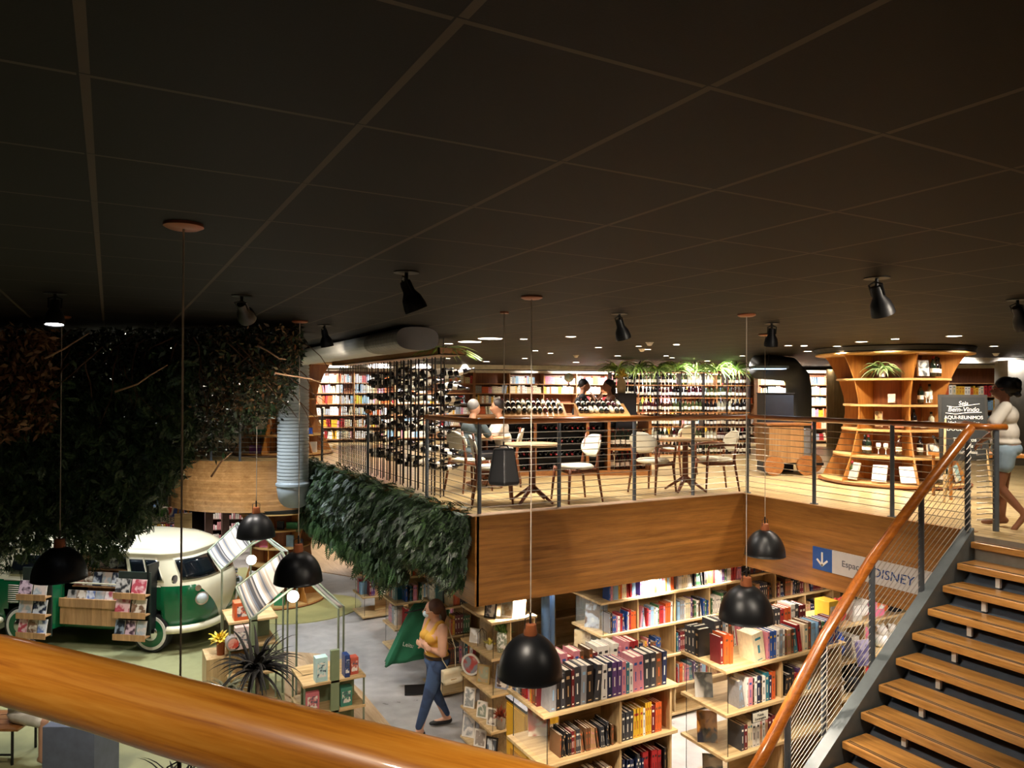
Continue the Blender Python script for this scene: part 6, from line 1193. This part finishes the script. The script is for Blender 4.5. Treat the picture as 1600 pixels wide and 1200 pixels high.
def face(parent, c, f, T, s=1, mouth=True):
    c = Vector(c); f = Vector(f).normalized(); sd = Vector((0, 0, 1)).cross(f)
    e = MB(); e.T = T
    for g in (-1, 1): e.ell(c+f*.083*s+sd*g*.032*s+Vector((0, 0, .008)), (.010, .011, .007), 8)
    e.build('eyes', plain('eye_dark', '17110e', .2, 0, 0), parent); e = MB(); e.T = T
    for g in (-1, 1): e.tube([c+f*.086*s+sd*g*.016*s+Vector((0, 0, .027)), c+f*.084*s+sd*g*.034*s+Vector((0, 0, .033)), c+f*.070*s+sd*g*.052*s+Vector((0, 0, .027))], .0035, 5)
    e.build('eyebrows', plain('brow_dark', '2a1a12', .7, 0, 0), parent)
    if mouth: e = MB(); e.T = T; e.ell(c+f*.096*s-Vector((0, 0, .052*s)), (.008, .022, .006), 10, Matrix((f, sd, f.cross(sd))).transposed()); e.build('lips', plain('lips', 'a45a50', .4, 0, 0), parent)
def frame_T(pos, f): f = Vector((f[0], f[1], 0)).normalized(); l = Vector((-f.y, f.x, 0)); return Matrix.Translation(pos)@Matrix((f, l, Vector((0, 0, 1)))).transposed().to_4x4()
M_skin = plain('skin_light', 'c99a80', .5, 0, .05); M_skinb = plain('skin_brown', '8a5a40', .5, 0, .05); M_skint = plain('skin_tan', 'b07f62', .5, 0, .05)
# ---- the woman in yellow
p = G(664, 1146, LOW); T = frame_T(Vector(p)+FX3*.10+RX3*.13, -RX3*.84-FX3*.45)@Matrix.Diagonal((1.1, 1.1, 1, 1)); t = thing('person', 'standing woman in yellow tank top, blue jeans and face mask with crossed arms', 'person', tuple(T.translation))
HD = (.05, 0, 1.555); hf = (.85, -.45, -.12)
sh = {1: (0, .185, 1.36), -1: (.02, -.175, 1.355)}; el = {1: (.03, .25, 1.07), -1: (.08, -.235, 1.08)}; wr = {1: (.155, -.06, 1.09), -1: (.175, .08, 1.155)}
hip = {1: (.02, .095, .88), -1: (-.01, -.09, .88)}; kn = {1: (.14, .10, .48), -1: (-.02, -.10, .47)}; an = {1: (.24, .08, .085), -1: (-.17, -.10, .09)}
def body(mb):
    head(mb, HD, hf); cap(mb, (.0, 0, 1.36), (.03, 0, 1.48), .062, .05); mb.ell((.0, 0, 1.27), (.115, .18, .13), 16); mb.ell((0, 0, 1.35), (.08, .17, .06), 14); mb.ell((.0, 0, 1.08), (.12, .155, .15), 16); mb.ell((-.01, 0, .92), (.135, .175, .13), 16)
    for g in (1, -1): mb.ell((.09, g*.08, 1.22), (.075, .08, .075), 12); cap(mb, sh[g], el[g], .062, .05); cap(mb, el[g], wr[g], .048, .03); cap(mb, hip[g], kn[g], .092, .062); cap(mb, kn[g], an[g], .058, .04); foot(mb, an[g], (1, g*.15, 0))
    hand(mb, wr[1], (.25, -1, .15), (.9, .2, .1), 1, .4); hand(mb, wr[-1], (.1, 1, -.1), (.9, -.1, .3), -1, .5)
blob('body', body, M_skin, t, T, .0105, 5)
def top(mb):
    mb.ell((.0, 0, 1.235), (.132, .178, .115), 16); mb.ell((.0, 0, 1.08), (.137, .170, .16), 16); mb.ell((0, 0, .97), (.142, .18, .08), 16)
    for g in (1, -1): mb.ell((.10, g*.08, 1.215), (.078, .082, .074), 12); cap(mb, (.10, g*.09, 1.27), (.03, g*.11, 1.405), .034, .026, 8); cap(mb, (.03, g*.11, 1.405), (-.02, g*.11, 1.415), .026, .026, 8); cap(mb, (-.02, g*.11, 1.415), (-.10, g*.08, 1.28), .026, .034, 8)
blob('tank_top', top, plain('mustard_cotton', 'cf9f3c', .75, 0, .06), t, T, .0105, 4)
def jeans(mb):
    mb.ell((-.01, 0, .90), (.15, .19, .11), 16)
    for g in (1, -1): cap(mb, hip[g], kn[g], .105, .07); cap(mb, kn[g], (an[g][0], an[g][1], .13), .068, .047)
blob('jeans', jeans, picture('denim', ['2c3d5c', '34496c', '2c3d5c', '3d5478'], 5, 1, .8), t, T, .012, 4)
mb = MB(); mb.T = T; mb.lathe([(.150, .955), (.153, .96), (.153, .99), (.150, .995)], (-.01, 0, 0), 32, sy=1.25); mb.build('belt', plain('belt_leather', '2a1c16', .5), t)
for g in (1, -1):
    def shoe(mb, g=g): a = Vector(an[g]); f = Vector((1, g*.15, 0)).normalized(); cap(mb, a+Vector((0, 0, -.055))-f*.04, a+f*.13+Vector((0, 0, -.062)), .038, .036, 10); cap(mb, a+f*.13+Vector((0, 0, -.062)), a+f*.185+Vector((0, 0, -.064)), .036, .024, 10)
    blob('shoe', shoe, M_black, t, T@Matrix.Translation((0, 0, .004)), .01, 3)
f_ = Vector(hf).normalized(); Hc = Vector(HD)
def hair(mb): mb.ell(Hc-f_*.022+Vector((0, 0, .022)), (.104, .091, .112), 16); cap(mb, Hc-f_*.10+Vector((0, 0, .01)), Hc-f_*.13+Vector((0, 0, -.10)), .045, .035); cap(mb, Hc-f_*.13+Vector((0, 0, -.10)), Hc-f_*.12+Vector((0, 0, -.22)), .035, .015)
def hair_cut(mb):
    hair(mb)
blob('hair', lambda mb: (mb.ell(Hc-f_*.035+Vector((0, 0, .025)), (.100, .088, .108), 16), cap(mb, Hc-f_*.11+Vector((0, 0, .0)), Hc-f_*.135+Vector((0, 0, -.10)), .042, .034), cap(mb, Hc-f_*.135+Vector((0, 0, -.10)), Hc-f_*.12+Vector((0, 0, -.2)), .034, .015)), plain('brown_hair', '4a2c20', .5, 0, .2), t, T, .01, 3)
blob('face_mask', lambda mb: mb.ell(Hc+f_*.062-Vector((0, 0, .045)), (.055, .058, .052), 14), plain('mask_blue', 'b9cfdf', .7, 0, .02), t, T, .009, 3); face(t, HD, hf, T, mouth=False)
mb = MB(); mb.T = T
for g in (1, -1): sdv = Vector((0, 0, 1)).cross(f_); mb.tube([Hc+f_*.08+sdv*g*.045-Vector((0, 0, .02)), Hc+sdv*g*.088+Vector((0, 0, .0))], .002, 5)
mb.build('mask_strap', M_white, t)
mb = MB(); mb.T = T; mb.tube([(-.09, .14, 1.34), (-.06, .165, 1.38), (.02, .15, 1.36), (.06, .2, 1.2), (.02, .235, .98), (-.03, .26, .88)], .006, 6); mb.tube([(-.09, .14, 1.34), (-.15, .2, 1.1), (-.13, .26, .88)], .006, 6); mb.build('bag_strap', plain('bag_cream', 'ded3b4', .5), t)
t2 = thing('handbag', 'small cream handbag hanging at the hip of the woman in yellow', 'bag', tuple(T@Vector((-.09, .27, .72)))); blob('bag_body', lambda mb: (mb.tube([(-.19, .27, .73), (.02, .27, .72)], .055, 10, ry=.8), mb.tube([(-.19, .27, .84), (.02, .27, .83)], .045, 10), mb.cb((-.085, .27, .79), (.25, .075, .15))), MC['bag_cream'], t2, T, .009, 3)
mb = MB(); mb.T = T; mb.box(-.12, -.05, .30, .316, .74, .755); mb.build('clasp', plain('gold', 'b08a4a', .3, 1, 0), t2)
# green bags on a stand beside her
p = G(655, 1078, LOW); q = Vector(p); t = thing('bag_stand', 'black floor stand holding green shopping bags left of the woman in yellow', 'stand', tuple(q)); rz = -.35
MB().cb(q+Vector((0, 0, .008)), (.42, .34, .016), rz).build('foot_plate', M_black, t); MB().tube([q+RX3*.16, q+RX3*.16+Vector((0, 0, 1.25))], .014, 10).build('pole', M_black, t); MB().tube([q+RX3*.16+Vector((0, 0, 1.2)), q-RX3*.22+Vector((0, 0, 1.12))], .01, 8).build('hook_arm', M_black, t)
Mgb = plain('green_cloth', '12603f', .75, 0, .08)
for i in range(3):
    t = thing('shopping_bag', ['front green shopping bag with white lettering on the stand', 'middle green shopping bag on the stand', 'rear green shopping bag on the stand'][i], 'bag', tuple(q+Vector((0, 0, .5))), 'green shopping bags'); o_ = FX3*(.05+i*.10)+RX3*(.10-.02*i); n = 22; m = 14; vs = []
    for j in range(m+1):
        for k in range(n):
            v = j/m; a = 2*math.pi*k/n; wd = .14+.24*v**.8; x = math.cos(a)*wd*(1+.03*math.sin(a*7+i)); y = math.sin(a)*(.04+.05*math.sin(a*5+v*3+i*2)*v+.05*v)+.03*v*math.sin(x*38+v*4); z = 1.18-.72*v-.05*v*math.cos(a*2)-(.10*v if math.cos(a) < 0 else 0); vs.append(q+o_+RX3*(x-.2*v-.04)+FX3*y+Vector((0, 0, z)))
    mb = MB(); mb.add(vs, [(j*n+k, j*n+(k+1) % n, (j+1)*n+(k+1) % n, (j+1)*n+k) for j in range(m) for k in range(n)]+[tuple(range(n-1, -1, -1)), tuple(range(m*n, m*n+n))]); mb.build('cloth', Mgb, t, smooth=True)
    MB().tube([q+o_+RX3*(x)+Vector((0, 0, z)) for x, z in ((-.1, 1.16), (-.04, 1.24), (.06, 1.24), (.1, 1.16))], .006, 6).build('handle', Mgb, t)
    if i == 0: Mx = Matrix((RX3, Vector((0, 0, 1)), -FX3)).transposed(); text('lettering', 'Leitura', .085, M_white, q+o_-RX3*.22-FX3*.10+Vector((0, 0, .66)), Mx@Matrix.Rotation(-.2, 3, 'Z'), t)
# ---- the woman at the stair head
p = G(1576, 826, 0); T = frame_T(Vector(p)+FX3*.05, -RX3*.78+FX3*.5); t = thing('person', 'woman in white T-shirt and denim shorts with dark curly bun leaning at the railing', 'person', tuple(T.translation))
HD = (.02, 0, 1.455); hf = (1, .1, -.08); sh = {1: (0, .17, 1.27), -1: (.0, -.17, 1.27)}; el = {1: (.14, .24, 1.05), -1: (.06, -.25, 1.02)}; wr = {1: (.36, .21, 1.10), -1: (.2, -.22, .9)}; hip = {1: (.0, .09, .80), -1: (.0, -.09, .80)}; kn = {1: (.06, .09, .44), -1: (.02, -.09, .44)}; an = {1: (-.16, .08, .17), -1: (.03, -.09, .085)}
def body(mb):
    head(mb, HD, hf, .96); cap(mb, (-.0, 0, 1.28), (.01, 0, 1.39), .05, .045); mb.ell((.0, 0, 1.18), (.10, .165, .13), 16); mb.ell((0, 0, 1.0), (.10, .14, .14), 16); mb.ell((-.01, 0, .85), (.13, .165, .12), 16)
    for g in (1, -1): cap(mb, sh[g], el[g], .048, .038); cap(mb, el[g], wr[g], .037, .026); cap(mb, hip[g], kn[g], .088, .055); cap(mb, kn[g], an[g], .055, .033)
    foot(mb, an[-1], (1, 0, 0)); foot(mb, an[1], (.6, 0, -.75)); hand(mb, wr[1], (1, -.1, -.1), (0, 0, 1), 1, .8); hand(mb, wr[-1], (.7, .2, -.8), (.7, -.4, .3), -1, .5)
blob('body', body, M_skinb, t, T, .011, 5)
blob('t_shirt', lambda mb: (mb.ell((.0, 0, 1.18), (.125, .19, .125), 16), mb.ell((0, 0, 1.0), (.13, .165, .15), 16), mb.ell((0, 0, .9), (.142, .175, .06), 14), [cap(mb, sh[g], Vector(sh[g]).lerp(Vector(el[g]), .7), .062, .066) for g in (1, -1)]), plain('white_cotton', 'd8d2c6', .8, 0, .04), t, T, .012, 4)
blob('shorts', lambda mb: (mb.ell((-.01, 0, .83), (.145, .18, .10), 16), [cap(mb, hip[g], Vector(hip[g]).lerp(Vector(kn[g]), .38), .105, .098) for g in (1, -1)]), plain('pale_denim', '8fa5b4', .85, 0, .12), t, T, .012, 3)
Hc = Vector(HD); f_ = Vector(hf).normalized()
blob('hair', lambda mb: (mb.ell(Hc-f_*.03+Vector((0, 0, .03)), (.108, .096, .105), 16), mb.ell(Hc-f_*.11+Vector((0, 0, .05)), .062, 12), [mb.ell(Hc-f_*random.uniform(.06, .15)+Vector((0, random.uniform(-.05, .05), random.uniform(-.08, .1))), random.uniform(.018, .034), 8) for _ in range(26)]), plain('black_curls', '120d0c', .5, 0, .2), t, T, .01, 2)
face(t, HD, hf, T, .96); mb = MB(); mb.T = T
for g in (1, -1): mb.tube([Hc+f_*.09+Vector((0, g*.03, .008)), Hc+f_*.08+Vector((0, g*.06, .01)), Hc+Vector((0, g*.085, .012))], .004, 6); mb.lathe([(.018, -.002), (.022, -.002), (.022, .002), (.018, .002)], (0, 0, 0), 2)
mb.build('glasses', plain('red_frame_glasses', '8c3028', .3), t)
# ---- seated figures
def seated(label, pos, f, skin, shirt, trousers, haircol, seat=.45, scale=1, arms='table', hcol=None, hair_len=0, hf=None, bare=False):
    T = frame_T(Vector(pos), f)@Matrix.Scale(scale, 4); t = thing('person', label, 'person', tuple(T.translation)); s = seat; HD = (.10, 0, s+.80); hf = hf or (1, 0, -.1)
    sh = {g: (.04, g*.19, s+.58) for g in (1, -1)}; hip = {g: (0, g*.09, s+.08) for g in (1, -1)}; kn = {g: (.42, g*.11, s+.07) for g in (1, -1)}; an = {g: (.40, g*.11, max(.085, s-.36)) for g in (1, -1)}
    if arms == 'table': el = {g: (.20, g*.27, s+.34) for g in (1, -1)}; wr = {1: (.38, -.02, s+.36), -1: (.36, .06, s+.34)}
    elif arms == 'up': el = {g: (.22, g*.2, s+.36) for g in (1, -1)}; wr = {1: (.38, .07, s+.60), -1: (.38, -.06, s+.56)}
    else: el = {g: (.06, g*.24, s+.30) for g in (1, -1)}; wr = {g: (.28, g*.16, s+.22) for g in (1, -1)}
    def body(mb):
        head(mb, HD, hf); cap(mb, (.05, 0, s+.60), (.08, 0, s+.72), .056, .05); mb.ell((.04, 0, s+.48), (.115, .18, .14), 16); mb.ell((.0, 0, s+.28), (.12, .155, .16), 16); mb.ell((-.02, 0, s+.1), (.14, .175, .12), 16)
        for g in (1, -1): cap(mb, sh[g], el[g], .055, .043); cap(mb, el[g], wr[g], .042, .028); cap(mb, hip[g], kn[g], .085, .06); cap(mb, kn[g], an[g], .056, .038); foot(mb, an[g], (1, 0, 0))
        hand(mb, wr[1], Vector(wr[1])-Vector(el[1]), (0, 0, 1), 1, .5); hand(mb, wr[-1], Vector(wr[-1])-Vector(el[-1]), (0, 0, 1), -1, .5)
    blob('body', body, skin, t, T, .013, 4)
    blob('shirt', lambda mb: (mb.ell((.04, 0, s+.47), (.135, .20, .14), 16), mb.ell((.0, 0, s+.28), (.14, .175, .17), 16), mb.ell((-.02, 0, s+.14), (.15, .18, .08), 14), [] if bare else [cap(mb, sh[g], Vector(sh[g]).lerp(Vector(el[g]), .75), .072, .062) for g in (1, -1)]), shirt, t, T, .014, 4)
    blob('trousers', lambda mb: (mb.ell((-.02, 0, s+.08), (.15, .185, .10), 14), [(cap(mb, hip[g], kn[g], .095, .072), cap(mb, kn[g], (an[g][0], an[g][1], an[g][2]+.05), .068, .05)) if trousers[1] else cap(mb, hip[g], Vector(hip[g]).lerp(Vector(kn[g]), .9), .10, .085) for g in (1, -1)]), trousers[0], t, T, .014, 3)
    Hc = Vector(HD); f_ = Vector(hf).normalized()
    blob('hair', lambda mb: (mb.ell(Hc-f_*.028+Vector((0, 0, .032)), (.10, .086, .10), 14), cap(mb, Hc-f_*.08, Hc-f_*.1-Vector((0, 0, hair_len)), .06, .05) if hair_len else None), plain('hair_'+haircol, haircol, .6, 0, .25), t, T, .012, 3); face(t, HD, hf, T)
    return T
Mdark = plain('dark_trousers', '24242a', .8)
tp3 = D(760, 700, 10.75); pw = D(786, 700, 11.0); seated('smiling young man in a white T-shirt seated with crossed arms at a cafe table', (pw[0], pw[1], 0), -RX3-FX3*.15, M_skint, plain('white_tee', 'd6d3cc', .8, 0, .03), (Mdark, 1), '1c1411', scale=.94, hf=(1, -.15, -.08))
pg = D(733, 700, 10.45); seated('grey haired man in a dark grey green shirt seated with his back to the railing', (pg[0], pg[1], 0), RX3*.8+FX3*.7, M_skint, plain('grey_green_shirt', '3f4a4c', .8), (Mdark, 1), '6f6b66', scale=.94, hf=(1, .1, -.1))
pb = D(905, 640, 13.9); seated('man in a black T-shirt on a bar stool behind the counter, facing right', (pb[0], pb[1], 0), RX3, M_skint, plain('black_tee', '16171a', .8), (Mdark, 1), '15100e', seat=.72, arms='up')
pc = D(958, 640, 13.9); seated('woman in a cream strap top on a bar stool behind the counter, drinking', (pc[0], pc[1], 0), -RX3, M_skint, plain('cream_top', 'c9bfa8', .8), (Mdark, 1), '241612', seat=.72, arms='up', hair_len=.16, bare=True)
for q, lb in ((pb, 'walnut bar stool under the man in black'), (pc, 'walnut bar stool under the woman in the strap top')):
    t = thing('bar_stool', lb, 'stool', (q[0], q[1], 0)); MB().lathe([(0, .70), (.17, .70), (.18, .73), (0, .735)], (q[0], q[1], 0), 20).build('seat', M_walnut, t)
    for k in range(4): a = k*math.pi/2+.7; MB().tube([(q[0]+.12*math.cos(a), q[1]+.12*math.sin(a), .7), (q[0]+.2*math.cos(a), q[1]+.2*math.sin(a), 0)], .014, 6).build('leg', M_walnut, t)
ph = D(40, 1040, 8.75); seated('dark haired person in white shorts seated on the slatted bench below the near handrail', (ph[0], ph[1], LOW), RX3*.95-FX3*.3, M_skin, plain('pale_shirt', 'c9c4ba', .8), (plain('white_shorts', 'e0dcd0', .8), 0), '2c1a14', seat=.45, arms='lap')
t = thing('bench', 'slatted timber bench on black metal legs at the bottom left', 'bench', (ph[0], ph[1], LOW)); R3 = Matrix((RX3, FX3, Vector((0, 0, 1)))).transposed(); P_b = lambda a, b_, c: Vector((ph[0], ph[1], LOW))+R3@Vector((a, b_, c))
for i in range(4): MB().cb(P_b(-.45, -.22+.13*i, .43), (1.1, .12, .03), M=R3).build('slat', M_ctr, t, bevel=.004)
for a in (-.9, .0):
    for b_ in (-.22, .2): MB().tube([P_b(a, b_, .415), P_b(a, b_, 0)], .016, 6).build('leg', M_black, t)
MB().tube([P_b(-.9, -.22, .12), P_b(0, -.22, .12)], .012, 6).build('stretcher', M_black, t)
q = D(128, 1170, 8.0); MB().cb((q[0], q[1], LOW+.4), (.55, .5, .8), -YAW).build('display_plinth', plain('slate_blue_box', '5c6478', .5), bevel=.005, label='slate blue display plinth beside the bench under the near handrail', cat='plinth')
flush_books(); flush_bottles()
